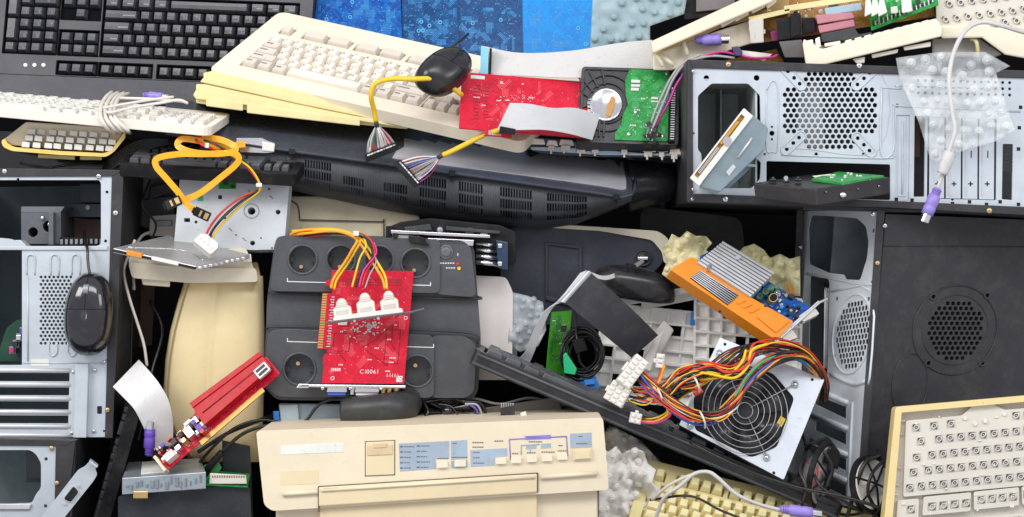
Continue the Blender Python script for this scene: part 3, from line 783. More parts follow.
def loom(name, label, path, tip, dirv, mcon, seed):
    """yellow sleeved cable, dark ferrule, fan of coloured wires and a wide black connector"""
    t = thing(name, label, 'cable', at(path[0][0], path[0][1], -path[0][2]))
    b = MB(P); b.tube(path, 2.6, 9); b.build('sleeve', YEL, t)
    e = Vector(path[-1]); d = (Vector(tip) - e).normalized()
    b = MB(P); b.tube([e - d * 2, e + d * 6], 2.3, 8, sub=0); b.build('ferrule', CHARD, t)
    n = Vector((dirv[0], dirv[1], 0)); s = e + d * 5; cols = [WHTW, BLUW, PNKW, WHTW, GRNW, GRYW, BLKW, WHTW, GRYW, BLUW, WHTW, GRYW, WHTW, GRYW, GRNW, BRNW, WHTW, REDW]
    q = random.Random(seed); N = 34
    for i in range(N):
        k = (i / (N - 1) - .5); end = Vector(tip) + n * k * 30 + Vector((0, 0, q.uniform(-1.5, 1.5)))
        mid = s.lerp(end, .5) + n * k * q.uniform(3, 9) + Vector((0, 0, q.uniform(-1, 4)))
        b = MB(P); b.tube([s + n * k * 3, mid, end], .48, 5, sub=5); b.build('wire', q.choice(cols), t)
    T = Vector(tip); b = MB(P)
    a, c = T - n * 17 + d * -1, T + n * 17 + d * -1
    f = Fr(Vector(a), (c - a) / 34, d.copy(), Vector((0, 0, 1)))
    g = lambda u, v, w: P(*(f.O + f.U * u + f.V * v + f.N * w))
    b = MB(g); b.box(-.5, 0, 34.5, 8.5, -3, 2.4); b.build('connector', BLACKM, t, .6)
    b = MB(g)
    for i in range(9): b.box(2 + i * 3.4, 1.4, 4.9 + i * 3.4, 2.8, 2.4, 2.8, i % 3 == 2)
    b.build('wire_clamp', [WHTW, GRYW], t)
    return t
loom('ribbon_loom', 'yellow cable with fanned coloured wires and black connector, looping over the cream keyboard', 
     [(462, 95, 34), (440, 80, 50), (412, 79, 62), (390, 79, 60), (375, 84, 58), (371, 96, 55), (374, 110, 44), (376, 121, 38)], (381, 149, 32), (.93, -.36), BLACKM, 1)
loom('ribbon_loom', 'yellow cable with a pale fan of wires and black connector, hanging below the red card', 
     [(505, 128, 50), (496, 131, 50), (486, 134, 42), (468, 143, 40), (450, 152, 38), (443, 155, 36)], (410, 172, 33), (-.62, -.70), BLACKM, 2)

# ---------------- red card, grey ribbon, hard drive with green board (upper middle)
t = thing('expansion_card', 'red circuit board lying across the cream keyboard, beside the hard drive', 'circuit board', (458, 126, 10))
f = F3((459, 128, -52), (590, 138, -35), (462, 72, 2), 129, 57)
pcb(f, 129, 57, (PRED, TRRED, SOLD, SILK), t, 5, 34, 0, pads=60, silk=16)
b = MB(f); b.box(9, 51, 23, 54.5, 0, .3); b.build('label_sticker', STICK, t)
b = MB(f); 
for i in range(22): b.box(12 + (i % 2) * 9 + rnd.uniform(0, 3), 10 + i * 1.7, 19 + (i % 2) * 9, 10.9 + i * 1.7, .02, .18)
b.build('etched_block', TRDRK, t)
b = MB(f)
for i in range(40):
    u, v = 56 + rnd.gauss(0, 9), 34 + rnd.gauss(0, 3.0); b.box(u, v, u + rnd.uniform(.5, 1.2), v + rnd.uniform(.5, 1), .1, .35)
b.build('solder_joints', SOLD, t)
b = MB(f)
for i in range(11):
    b.box(126, 8 + i * 4, 132, 10.5 + i * 4, -3, 4)
b.build('edge_connector', CHROME, t, .4)
b = MB(f); b.prism([(25, -5), (52, -5), (52, 0), (25, 0)], -1.2, 0); b.build('connector_tab', [PRED], t)
b = MB(f)
for i in range(8): b.box(29 + i * 1.6, -4.6, 30.1 + i * 1.6, 0, 0, .3)
b.build('contacts', SOLD, t)

t = thing('ribbon_cable', 'flat grey ribbon cable with black connector draped over the red card', 'ribbon cable', (500, 120, -30))
b = MB(P); b.ribbon([(510, 103, 56), (530, 104, 60), (552, 108, 56), (575, 108, 46), (600, 115, 34)], [(497, 130, 60), (520, 130, 66), (545, 130, 64), (570, 134, 54), (592, 140, 40)], 1.0, 5, nw=36)
b.build('flat_cable', RIB, t)
b = MB(P); b.prism([(500, 126), (516, 129), (515, 135), (499, 133)], 54, 66); b.build('connector', BLACKM, t, .7)

t = thing('ribbon_cable', 'broad pale ribbon cable with a blue stripe stretched behind the red card and hard drive', 'ribbon cable', (560, 65, 20))
b = MB(P); b.ribbon([(482, 46, -30), (520, 53, -22), (570, 51, -20), (620, 43, -24), (652, 40, -30)], [(481, 76, -16), (520, 76, -12), (570, 78, -10), (620, 76, -14), (656, 70, -22)], 1.2, 6, nw=30)
b.build('flat_cable', RIBW, t)
b = MB(P); b.prism([(481, 46), (488.5, 48), (488, 74), (480, 74)], -20, -9); b.build('blue_stripe', mat('pale_blue_band', (.25, .62, .80), .5), t)
b = MB(P); b.prism([(489.5, 48), (492, 48.5), (491, 74), (489, 74)], -20, -9); b.build('black_stripe', BLACKM, t)

t = thing('hard_drive', 'hard drive with green circuit board, round motor hub and black cast frame', 'hard drive', (580, 145, 20))
f = F3((578, 143, -22), (678, 146, -14), (582, 67, 10), 100, 76)
HDB = mat('cast_black_metal', (.055, .055, .06), .38, .6, bump=.2, fine=500)
b = MB(f); b.prism(rrect(0, 0, 100, 76, 3), -20, 0, ); b.build('frame', HDB, t, 1)
b = MB(f); b.prism(rrect(0, 0, 100, 76, 3), 0, 1.6, [rrect(3, 3, 96, 73, 2)]); 
for i in range(6):
    a = R(100 + i * 22); b.add([], []); 
    p, q = (27 + 18 * math.cos(a), 40 + 18 * math.sin(a)), (27 + 38 * math.cos(a), 40 + 38 * math.sin(a))
    dx, dy = math.sin(a) * .9, -math.cos(a) * .9
    b.prism([(p[0] + dx, p[1] + dy), (max(2, q[0] + dx), min(74, q[1] + dy)), (max(2, q[0] - dx), min(74, q[1] - dy)), (p[0] - dx, p[1] - dy)], .2, 2.6)
for r0 in (20, 28): b.ring(27, 40, r0 - .6, r0 + .6, .1, 2.2, 40)
for i in range(5): b.box(6 + i * 4.5, 6, 8 + i * 4.5, 22, .1, 2.4)
b.build('cast_ribs', HDB, t, .5)
b = MB(f); b.lathe(26, 38, [(16.5, 0), (16.5, 2.6), (15.6, 3.2), (14.6, 3.2), (14.2, 2.9), (.01, 2.9)], 36); b.build('motor_hub', CHROME, t)
b = MB(f); b.prism(roundpoly([(26, 27), (30, 25), (34, 34), (36, 44), (31, 47), (27, 38)], 2), 3, 3.4, fr=f); b.build('hub_sticker', mat('orange_brown_label', (.55, .28, .08), .5), t)
pol = [(48, 74), (89, 74), (89, 3), (36, 3), (36, 10), (42, 18), (43, 28), (48, 38), (45, 50), (44, 62)]
pcb(f.sub(0, 0, 3), 100, 76, (PGRN, TRGRN, SOLD, SILK), t, 9, 26, 0, outline=roundpoly(pol, 2), pads=70, area=(50, 5, 87, 72), silk=8, name='circuit_board')
for (u, v, a, c) in ((50, 60, 9, 3), (50, 52, 8, 3), (50, 56, 9, 2.4), (71, 44, 7, 2.4), (71, 41, 7, 1.5)):
    b = MB(f); b.box(u, v, u + a, v + c, 3.1, 4.2); b.build('component', STICK, t, .3)
for (u, v) in ((86, 71), (50, 9), (84, 8), (56, 31)):
    screw(f, u, v, 2.2, t, 3.1)
b = MB(f); b.box(89.5, 2, 96, 60, .5, 5); 
for i in range(22): b.box(91, 4 + i * 2.4, 95, 5 + i * 2.4, 5, 5.8, 1)
b.build('pin_header', [BLACKM, SOLD], t)

t = thing('wire_pair', 'magenta and grey wire bundle with small dark plugs running down over the green board', 'cable', (650, 100, -20))
wires([([(596 + 0, 136, 30), (600, 128, 34), (612, 122, 30), (640, 128, 30)], BLKW)][:0], t)
wires([([(650, 138, 14), (655, 128, 22), (660, 118, 24), (670, 100, 26), (677, 84, 26), (690, 66, 30), (705, 56, 40), (722, 52, 44), (738, 55, 50), (755, 58, 52), (772, 57, 40), (777, 55, 36)], PNKW, 1.3),
       ([(648, 140, 14), (652, 130, 24), (657, 118, 26), (665, 99, 27), (673, 80, 27), (685, 64, 32), (700, 58, 40), (716, 56, 42), (735, 58, 48)], GRYW, 1.4),
       ([(646, 138, 14), (650, 126, 24), (655, 112, 26), (662, 96, 26), (671, 78, 26), (683, 63, 30), (700, 55, 38)], GRYW, 1.3),
       ([(655, 140, 14), (658, 124, 22), (664, 108, 25), (672, 92, 25), (680, 78, 27), (694, 63, 34)], PURPLED, .8)], t)
for (x, y) in ((648, 124), (654, 130), (647, 136), (653, 141), (658, 135)):
    f2 = FO((x, y, -26), roll=rnd.uniform(-50, 50), yaw=rnd.uniform(-30, 30)); b = MB(f2); b.box(-3, -2, 3, 2, -2, 2); b.box(-2.4, -1.2, -1.4, 1.2, 2, 2.3, 1); b.build('plug', [CHARD, SOLD], t, .4)
b = MB(P); b.prism([(731, 47), (738, 46), (743, 52), (741, 56), (735, 56)], 44, 56); b.build('clip', mat('dark_violet_plastic', (.06, .03, .12), .4), t, 1)
b = MB(P); b.ribbon([(738, 50, 44), (755, 52, 46), (772, 54, 42), (770, 54, 42)][:3], [(742, 56, 46), (757, 59, 48), (764, 61, 44)], 1, 4); b.build('tape', GREYW, t)

# ---------------- thin keyboard seen edge on below the drive
t = thing('keyboard', 'thin broken keyboard seen edge-on, uneven white keys in a row beneath the hard drive', 'keyboard', (528, 140, -10))
b = MB(P); b.prism([(527, 143), (560, 144), (620, 150), (694, 151), (694, 158), (600, 157), (560, 155), (540, 153), (528, 149)], -70, 0); b.build('case', CHARD, t, 1)
b = MB(P); b.prism([(530, 147), (560, 147), (640, 153), (694, 154), (694, 156), (600, 155), (560, 152), (532, 150)], -60, 4); b.build('grey_frame', BLUG, t, .6)
x = 530
while x < 690:
    wd = rnd.uniform(9, 16); y = 138 + (x - 530) * .07 + rnd.uniform(-1, 1.2)
    b = MB(P); b.prism([(x + 1.8, y), (x + wd - 1.8, y + .8), (x + wd, y + 6.5), (x, y + 6)], -26, 4 + rnd.uniform(-3, 3)); b.build('key', IVORY if rnd.random() < .8 else GREYW, t, .9)
    if rnd.random() < .7:
        b = MB(P); b.box(x + 2, y + 6, x + wd - 4, y + 11, -14, 7); b.box(x + 4, y + 9, x + 6, y + 14, -10, 8); b.build('key_socket', GREYW, t, .5)
    x += wd + .6
# ---------------- PC tower, left: open rear panel facing us
def hx(fr, pts): return [fr.inv(*p) for p in pts]
f = F3((-90, 440, -40), (107, 437, -40), (-86, 174, -40), 200, 265)
I = f.inv
t = thing('computer_case', 'open grey steel computer tower at the left edge, a mouse hanging in front', 'computer case', (20, 440, 40))
op = roundpoly(hx(f, [(-20, 180), (99, 180), (101, 183), (101, 244), (97, 246), (24, 246), (12, 239), (-20, 236)]), 3)
low = hx(f, [(-70, 249), (22, 249), (22, 365), (-70, 365)])
slots = [hx(f, [(-60, y0), (71, y0 + .5), (71, y1 + .5), (-60, y1)]) for y0, y1 in ((372, 381), (387, 395), (401, 409), (415, 423))]
hxs = []
for p in hexes(41, 277, 71, 344, 4.25, 1.6): hxs.append(hx(f, p))
sm_ = [hx(f, circ(x, y, r, 10)) for x, y, r in ((18, 179.5, 1.6), (107, 192, 1.6), (105.5, 241, 1.6), (107, 360, 1), (104, 431, 1.2))]
b = MB(f); b.prism(hx(f, [(-85, 176), (112, 174.5), (105, 437), (-88, 439)]), -3, 0, [op, low] + slots + hxs + sm_ + [roundpoly(hx(f, [(97, 406), (102, 406), (102, 414), (97, 414)]), 1)])
b.build('rear_panel', STEEL, t)
b = MB(f)   # folded dark shell round it
b.prism(hx(f, [(-88, 167), (124, 170), (112, 176.5), (-85, 177)]), -4, 2); b.build('top_cover_edge', CASEB, t, .5)
b = MB(f); b.prism(hx(f, [(124, 170), (112, 176.5), (105, 438), (113, 438)]), -250, 1.5); b.build('side_cover', CASEB, t, .5)
b = MB(f); b.prism(hx(f, [(-88, 167), (124, 170), (124, 172.5), (-88, 171)]), -280, -4); b.build('top_cover', CASEB, t)
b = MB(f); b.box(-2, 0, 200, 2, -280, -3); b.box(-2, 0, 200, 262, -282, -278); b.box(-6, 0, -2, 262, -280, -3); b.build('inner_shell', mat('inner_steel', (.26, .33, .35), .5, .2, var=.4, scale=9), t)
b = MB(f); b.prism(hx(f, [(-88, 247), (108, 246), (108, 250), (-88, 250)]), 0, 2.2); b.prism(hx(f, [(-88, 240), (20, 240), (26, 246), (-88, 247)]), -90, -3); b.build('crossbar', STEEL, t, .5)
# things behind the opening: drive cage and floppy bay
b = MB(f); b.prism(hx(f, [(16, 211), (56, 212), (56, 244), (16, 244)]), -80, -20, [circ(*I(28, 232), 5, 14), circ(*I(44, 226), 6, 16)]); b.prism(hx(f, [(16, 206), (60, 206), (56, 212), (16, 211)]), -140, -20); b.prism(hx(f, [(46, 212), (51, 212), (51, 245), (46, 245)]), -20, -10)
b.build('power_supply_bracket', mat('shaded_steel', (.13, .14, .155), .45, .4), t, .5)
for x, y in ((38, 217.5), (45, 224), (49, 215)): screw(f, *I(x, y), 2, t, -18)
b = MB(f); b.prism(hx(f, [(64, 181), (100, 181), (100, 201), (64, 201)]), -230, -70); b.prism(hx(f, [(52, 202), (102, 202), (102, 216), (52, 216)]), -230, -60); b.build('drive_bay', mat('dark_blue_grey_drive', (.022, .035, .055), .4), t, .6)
b = MB(f); b.prism(hx(f, [(54, 217), (103, 218), (103, 238), (54, 236)]), -200, -80); b.build('brown_board', mat('warm_brown_panel', (.14, .07, .05), .5), t)
b = MB(f); b.cyl(*I(75, 206), 2.5, -60, -58, 14); b.build('drive_button', STEELD, t)
b = MB(f); b.prism(hx(f, [(55, 237), (103, 239), (103, 246), (55, 246)]), -60, -20); 
for i in range(9): b.box(I(56 + i * 5, 240)[0], I(0, 245)[1], I(58.5 + i * 5, 240)[0], I(0, 240)[1], -20, -18, 1)
b.build('wire_row', [BLACKM, STEELD], t)
# embossed ribs, pressed seams
b = MB(f)
for x in (31, 55, 76):
    b.tube([(*I(x - 4, 275), 0), (*I(x - 4, 258), .8), (*I(x, 254.5), .8), (*I(x + 4, 258), .8), (*I(x + 4, 275), 0)], .9, 6, sub=4)
for x in (53, 72): b.tube([(*I(x - 4, 342), 0), (*I(x - 4, 352), .8), (*I(x, 356), .8), (*I(x + 4, 352), .8), (*I(x + 4, 342), 0)], .9, 6, sub=4)
b.tube([(*I(28, 275), .4), (*I(28, 361), .4)], .8, 6, sub=0); b.tube([(*I(23, 363), .4), (*I(104, 363), .4)], .6, 6, sub=0)
b.build('pressed_rib', STEEL, t)
b = MB(f); b.prism(hx(f, [(31, 359), (49, 359), (49, 366), (31, 366)]), 0, .5); b.build('serial_sticker', STICK, t)
for i, y in enumerate((370, 384, 398, 411.5, 426, 435)):
    b = MB(f); b.tube([(*I(-60, y), 0), (*I(71, y + .6), 0)], 2.6, 8, sub=0, flat=.8); b.build('slot_bar', ALU, t)
b = MB(f); b.prism(hx(f, [(70, 364), (91, 364), (89, 437), (68, 437)]), 0, 1.2); b.prism(hx(f, [(77, 364), (90, 364), (88, 437), (75, 437)]), 1.2, 8); b.build('slot_bracket', STEEL, t, .7)
for x, y in ((73.5, 372), (95, 370), (72, 433), (94, 431), (104, 362)): screw(f, *I(x, y), 1.9, t, 1.3)
for x, y in ((5, 171.5), (99, 176.5)): screw(f, *I(x, y), 2.6, t, 1.6)
for x, y in ((116, 213), (108, 410)): screw(f, *I(x, y), 2.8, t, 1.7, COPPER if y > 300 else CHROME)
b = MB(f); b.prism(hx(f, [(-8, 330), (2, 322), (22, 318), (22, 364), (-20, 364)]), -60, -56); b.build('motherboard', mat('dark_green_board', (.01, .07, .04), .4), t)
for i in range(5):
    b = MB(f); x, y = I(2 + i * 3.6, 352 - i * 6.5); b.box(x - 3, y - 4, x + 4, y + 4, -50, -38); b.box(x - 2, y - 2.5, x + 3, y + 2.5, -38, -34, 1); b.build('port_block', [STEELD, (PNKW, CHIP, CHROME, PURPLED, STEELD)[i]], t, .4)

# second dark panel just behind
t = thing('side_panel', 'narrow black steel panel standing between the left tower and the cream monitor shell', 'panel', (128, 430, 30))
b = MB(P); b.prism([(122, 172), (136, 172), (131, 400), (112, 430)], -200, -30); b.build('panel', CASEB, t, .6)
b = MB(P)
for i in range(22): b.box(121, 265 + i * 2.6, 123.4, 266.5 + i * 2.6, -29.9, -29)
b.build('vent_slots', STEELD, t)

# ---------------- mouse hanging on the tower
fm = FV((90, 314, -52), (1.0, .02, 0), (.04, -1.0, .05))
mouse('computer_mouse', 'glossy black mouse hanging by its cable in front of the left computer tower', fm, 82, 48, 25, (GLOSS, STEELD),
      [(90, 276, 58), (88, 262, 54), (87.5, 250, 50), (86, 244, 40), (85, 238, 20), (84, 232, 0)])
o = bpy.data.objects[[x.name for x in bpy.data.objects if x.name.startswith('computer_mouse')][-1]]

# ---------------- lower left case
f = F3((-60, 540, -60), (64, 540, -60), (-60, 445, -60), 124, 95)
I = f.inv
t = thing('computer_case', 'second computer case in the lower left corner, only its black and zinc top visible', 'computer case', (0, 540, 0))
op = roundpoly(hx(f, [(-40, 450), (30, 450), (36, 454), (41, 463), (41, 488), (36, 494), (32, 503), (-40, 505)]), 3)
b = MB(f); b.prism(hx(f, [(-60, 444), (56, 446), (54, 540), (-60, 540)]), -3, 0, [op] + [circ(*I(x, y), 1.8, 10) for x, y in ((46, 459), (45.5, 506))]); b.build('rear_panel', STEEL, t)
b = MB(f); b.prism(hx(f, [(-62, 437), (76, 440), (66, 446), (-60, 445)]), -170, 2); b.prism(hx(f, [(76, 440), (56, 445.5), (54, 540), (64, 540)]), -5, 1.5); b.prism(hx(f, [(76, 440), (70, 440), (64, 540), (70, 540)]), -170, -2); b.build('cover', CASEB, t, .6)
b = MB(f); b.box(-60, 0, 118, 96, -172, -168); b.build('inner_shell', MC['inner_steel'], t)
b = MB(f); b.prism(hx(f, [(9, 452), (40, 452), (40, 490), (9, 490)]), -70, -66); b.prism(hx(f, [(14, 458), (36, 458), (36, 486), (14, 486)]), -66, -60); b.build('fan_panel', mat('dark_grey_steel', (.09, .10, .11), .45, .5), t, .5)
b = MB(f); b.prism(hx(f, [(-20, 503), (32, 504), (30, 509), (-20, 509)]), 0, 3); b.build('crossbar', ALU, t, .5)
for x, y in ((52, 448), (57.5, 483)): screw(f, *I(x, y), 2.5, t, 2, COPPER)

# ---------------- zinc slot bracket with a video port
f = FO((73, 492, -90), roll=38, yaw=10, pitch=5)
t = thing('slot_bracket', 'loose zinc slot bracket with a video port leaning in the lower left corner', 'bracket', (60, 517, -90))
b = MB(f); b.prism(roundpoly([(-9, -45), (8, -45), (9, 20), (8, 27), (3, 30), (2, 35), (-5, 35), (-6, 26), (-9, 20)], 2), -1, 1); b.prism([(-6, 33), (3, 33), (3, 35), (-6, 35)], -1, 12); b.build('bracket_plate', STEEL, t, .5)
dsub(f.turn(0, 0, 1, 'u') if False else Fr(f(0, 0, 1), f.V, -f.U, f.N), -11, -5, 17, 9, t, BLACKM)

# ---------------- black keyboard on its edge
f = FV((118, 530, -60), (.28 * 10.5, -10.1, 2.0), (-4.8, -1.2, 9.5))
t = keyboard('keyboard', 'narrow black keyboard standing on its short edge beside the left tower', FV((82, 574, -34), (2.3, -7.4, -1.2), (-1.6, .1, 8.6)), BLACKM, mat('dark_key_edge', (.03, .03, .034), .35), GREYL, m=(1, 1, .7, .8), depth=1.5, g=.4, keyh=.5, rad=.6, bev=.8, legend=False)

# ---------------- folded grey-white ribbon cable
t = thing('ribbon_cable', 'pale flat ribbon cable folded over in front of the cream monitor shell', 'ribbon cable', (140, 400, -60))
b = MB(P); b.ribbon([(139, 360, 34), (150, 372, 52), (160, 385, 60), (169, 402, 58), (173, 425, 50), (172, 448, 44)], [(113, 387, 60), (124, 398, 66), (134, 409, 70), (142, 424, 64), (150, 442, 54), (158, 457, 46)], 1.0, 6, nw=36)
b.build('flat_cable', mat('white_ribbon_cable', (.74, .73, .72), .42, var=.04), t)
b = MB(P); b.prism([(150, 448), (176, 445), (178, 456), (152, 460)], 38, 50); b.build('connector', BLACKM, t, .7)
t = thing('thin_cable', 'thin cream cable running down behind the folded pale ribbon cable', 'cable', (140, 340, 0))
wires([([(135, 240, 30), (126, 262, 20), (124, 275, 24), (130, 300, 30), (138, 325, 34), (144, 345, 36), (147, 366, 34)], mat('cream_wire', (.62, .56, .48), .5), 1.5)], t, name='wire')

# ---------------- cream monitor shell
t = thing('monitor_shell', 'cream curved monitor housing standing upright between the left tower and the power strip box', 'monitor', (215, 435, 40))
rg = []
for y, x0, x1, z in ((276, 186, 263, 9), (300, 178, 264, 11), (330, 170, 265, 12), (360, 165, 265, 12), (395, 163, 264, 12), (420, 167, 263, 11), (440, 176, 262, 10), (462, 190, 261, 8)):
    m_ = x0 + (x1 - x0) * .44; rg.append([(x0, y, z - 60), (x0 + .5, y, z - 14), (x0 + 1.5, y, z - 6), (x0 + 5, y, z - 2), (x0 + 18, y, z), (x0 + (m_ - x0) * .6, y, z + .4), (m_ - 1.5, y, z + .2), (m_, y, z - .9), (m_ + 1.5, y, z + 1.6), (m_ + 12, y, z + 2.4), (x1 - 22, y, z + 3.2), (x1 - 8, y, z + 3), (x1 - 1, y, z - 3), (x1, y, z - 14), (x1, y, z - 160), (x0, y, z - 160)])
b = MB(P); b.loft(rg); b.build('shell', mat('warm_cream_plastic', '#ecd9a8', .42, var=.04, grime=.1), t)
b = MB(P)
b.tube([(190, 280, 8), (183, 300, 10), (175, 330, 11), (170, 360, 11.4), (168, 395, 11.4), (172, 420, 10), (181, 440, 9), (193, 458, 7)], .7, 6)
b.build('parting_line', mat('tan_seam', (.38, .28, .15), .6), t)
b = MB(P); b.prism([(170, 262), (258, 262), (262, 284), (184, 284)], -150, -8); b.build('top_rim', YELLOWED, t, 2)

# ---------------- keyboard under the drive, zinc sheet, drive, orange cable
t = thing('keyboard', 'small cream keyboard carrying the slim silver drive, its front edge bowed', 'keyboard', (190, 280, 0))
b = MB(P); b.prism(roundpoly([(128, 260), (132, 253), (246, 248), (258, 280), (190, 283), (134, 276)], 3), -70, 22); b.build('case', CREAM, t, 1.5)
b = MB(P); b.prism(roundpoly([(128, 262), (190, 268), (256, 268), (258, 282), (190, 283), (132, 278)], 4), -20, 26); b.build('front_edge', CREAM, t, 1.5)
b = MB(P); b.prism([(141, 278), (170, 281), (170, 287), (143, 285)], -20, 20); b.build('foot', CREAM, t, 1)
for i in range(8):
    b = MB(P); x = 150 + i * 13; b.prism([(x, 262), (x + 11, 262.3), (x + 10, 254), (x + 1, 254)], 16, 27); b.build('key', IVORY, t, .8)

f = F3((177, 244, -18), (282, 249, -18), (181, 152, -8), 105, 97)
I = f.inv
t = thing('metal_plate', 'pale zinc drive plate with a round hole and small punched marks, behind the orange cable', 'metal plate', (230, 248, 10))
holes = [circ(*I(251.5, 211), 4, 16)] + [circ(*I(x, y), r, 10) for x, y, r in ((278, 212, 2.6), (252.5, 243, 2.6), (278, 154 + 60, .1)[:2] + (.8,), (269, 189, 1.2), (225, 218, 1.2), (238, 180, 1), (272, 248, 1), (196, 222, 1.6), (261, 238, .9), (236, 235, .9)) ] + [hx(f, [(218, 195), (222, 195), (222, 199), (218, 199)]), hx(f, [(184, 218), (190, 218), (190, 222), (184, 222)])]
b = MB(f); b.prism(hx(f, [(174, 244), (180, 176), (290, 176), (284, 249), (255, 250), (200, 247)]), -26, 0, holes); b.build('plate', mat('pale_zinc', (.60, .64, .67), .45, .2, var=.05, grime=.2), t, .6)
b = MB(f); b.ring(*I(251.5, 211), 7, 8, -.2, .5, 28); 
for x, y in ((248, 190), (229, 228), (270, 196), (243, 238)): b.tube([(*I(x, y), .2), (*I(x + 3, y + 3), .2)], .5, 5, sub=0)
b.build('pressed_marks', STEELD, t)
for x, y in ((219, 181), (198, 196)):
    b = MB(f); b.prism(hx(f, [(x, y), (x + 5, y), (x + 5, y + 5), (x, y + 5)]), 0, .8); b.build('green_tab', GREEN, t)
b = MB(f); b.prism(hx(f, [(219, 176), (236, 176), (236, 189), (219, 189)]), 0, 1); b.build('board_window', [PGRN], t)
for x, y in ((224, 182), (231, 185)):
    b = MB(f); b.prism(hx(f, [(x, y), (x + 4, y), (x + 4, y + 3), (x, y + 3)]), 1, 2); b.build('chip', CHIP, t)

t = thing('printer_part', 'grey printer mechanism half hidden behind the pale zinc plate', 'printer part', (155, 250, 60))
b = MB(P); b.prism([(136, 168), (176, 166), (184, 190), (180, 210), (140, 214), (136, 200)], -110, -60); b.build('lid', mat('warm_grey_plastic', (.20, .18, .18), .5), t, 2)
b = MB(P); b.prism([(150, 186), (178, 180), (180, 190), (148, 200)], -60, -48); b.prism([(140, 200), (172, 195), (176, 214), (150, 230), (140, 226)], -62, -50); b.build('arm', CHARD, t, 1.5)
b = MB(P); b.prism([(150, 216), (178, 214), (177, 236), (149, 236)], -70, -40); b.prism([(156, 220), (172, 220), (172, 226), (156, 226)], -40, -37, mi=1); b.build('white_block', [GREYW, STEELD], t, 1)
b = MB(P); b.tube([(150, 232, -36), (142, 236, -30), (136, 246, -20), (133, 262, -10), (134, 290, -5)], 1.6, 7); b.build('hose', GREYW, t)
t = thing('wood_board', 'dark brown board edge standing in the gap beside the left tower', 'board', (140, 330, 60))
b = MB(P); b.prism([(124, 262), (156, 262), (152, 345), (122, 350)], -90, -70); b.build('board', mat('dark_brown_wood', (.075, .035, .025), .55, var=.3), t)

# black keyboard and loose black cables under the white keyboard
t = keyboard('keyboard', 'black keyboard lying under the orange cable, its front edge facing out', FV((128, 163, -40), (8.6, .5, .2), (1.2, -3.4, 8.5)), BLACKM, KEYB, GREYL, m=(.8, 1, .9, .8), depth=1.3, g=.4, keyh=.6, bev=.8, legend=False, W=18.25, lay=layout(.4, True, False))
t = thing('black_cables', 'bunch of black cables drooping between the white and the black keyboard', 'cables', (140, 150, 0), None)
for i in range(6):
    wires([([(200, 140 + i * .5, -20 + i * 2), (168, 139 + i, 10), (140, 141 + i * 2.2, 16), (122, 150 + i * 2.4, 16 + i), (108, 162 + i * 2, 12), (100, 176, -30)], BLKW, 1.8)], t, name='cable')
t = thing('power_cable', 'single black cable lying along the top of the left computer tower', 'cable', (60, 165, 10))
wires([([(118, 160, -20), (90, 163, 8), (60, 166, 10), (44, 168, 6), (20, 163, -20)], BLKW, 1.2)], t, name='cable')
# ---- dark monitor body that everything on the left leans on
t = thing('monitor', 'large black monitor base behind the left tower, hardly visible under the keyboards', 'monitor', (60, 170, 60))
b = MB(P); b.prism(roundpoly([(-60, 128), (60, 134), (175, 140), (176, 168), (60, 170), (-60, 166)], 5), -170, -50); b.build('body', GLOSS, t, 2)

# ---------------- silver slim drive
f = F3((150, 254, -62), (206, 271, -84), (113, 250, -50), 60, 40)
t = thing('optical_drive', 'slim silver optical drive lying flat with a white power plug on top', 'drive', (180, 262, -40))
top = [(113, 248, 46), (152, 240, 10), (163, 235, -6), (249, 246, 4), (250, 252, 34), (197, 269, 84)]
top = [(113, 248, 60), (196, 266, 84), (250, 254, 36), (168, 235, 0)]
def slabq(b, q, th, mi=0, lift=0):
    b.add([(x, y - lift, w) for x, y, w in q] + [(x, y + th, w) for x, y, w in q], [(0, 1, 2, 3), (7, 6, 5, 4), (0, 4, 5, 1), (1, 5, 6, 2), (2, 6, 7, 3), (3, 7, 4, 0)], mi)
b = MB(P); slabq(b, top, 5); b.build('housing', mat('drive_steel', (.44, .43, .42), .3, .35, var=.12), t, .8)
def lerp3(a, c, s): return tuple(a[i] + (c[i] - a[i]) * s for i in range(3))
def qp(s, r, q=top):
    a = lerp3(q[0], q[1], s); c = lerp3(q[3], q[2], s); return lerp3(a, c, r)
b = MB(P); slabq(b, [qp(.0, -.02), qp(1.0, -.02), qp(1.0, .02), qp(.0, .02)], 3.4, 0, -1); b.build('bezel', BLACKM, t, .6)
b = MB(P); slabq(b, [qp(.18, -.03), qp(.36, -.03), qp(.36, .01), qp(.18, .01)], 3.4, 0, 1.5); b.build('orange_switch', ORANGE, t, .5)
b = MB(P); slabq(b, [qp(.48, -.03), qp(.80, -.03), qp(.80, .015), qp(.48, .015)], 3, 0, .5); b.build('white_slot', WHITE, t, .5)
qt = [(x, y - .6, w_) for x, y, w_ in top]
b = MB(P)
for s in (.1, .93): 
    for r in (.1, .9): x, y, w_ = qp(s, r); b.ball((x, y - .3, w_), (1.5, .8, 1.5), 8, 5)
b.tube([qp(.08, .14, qt), qp(.5, .5, qt), qp(.9, .3, qt)], .35, 5)
b.build('cover_details', CHROME, t)
b = MB(P)
for i in range(9):
    r = .06 + i * .1; x, y, w_ = qp(1.0, r); b.box(x - 1, y + 1.5, x + 2.2, y + 4, w_ - .5, w_ + 1.2)
b.build('side_clips', CHROME, t, .3)


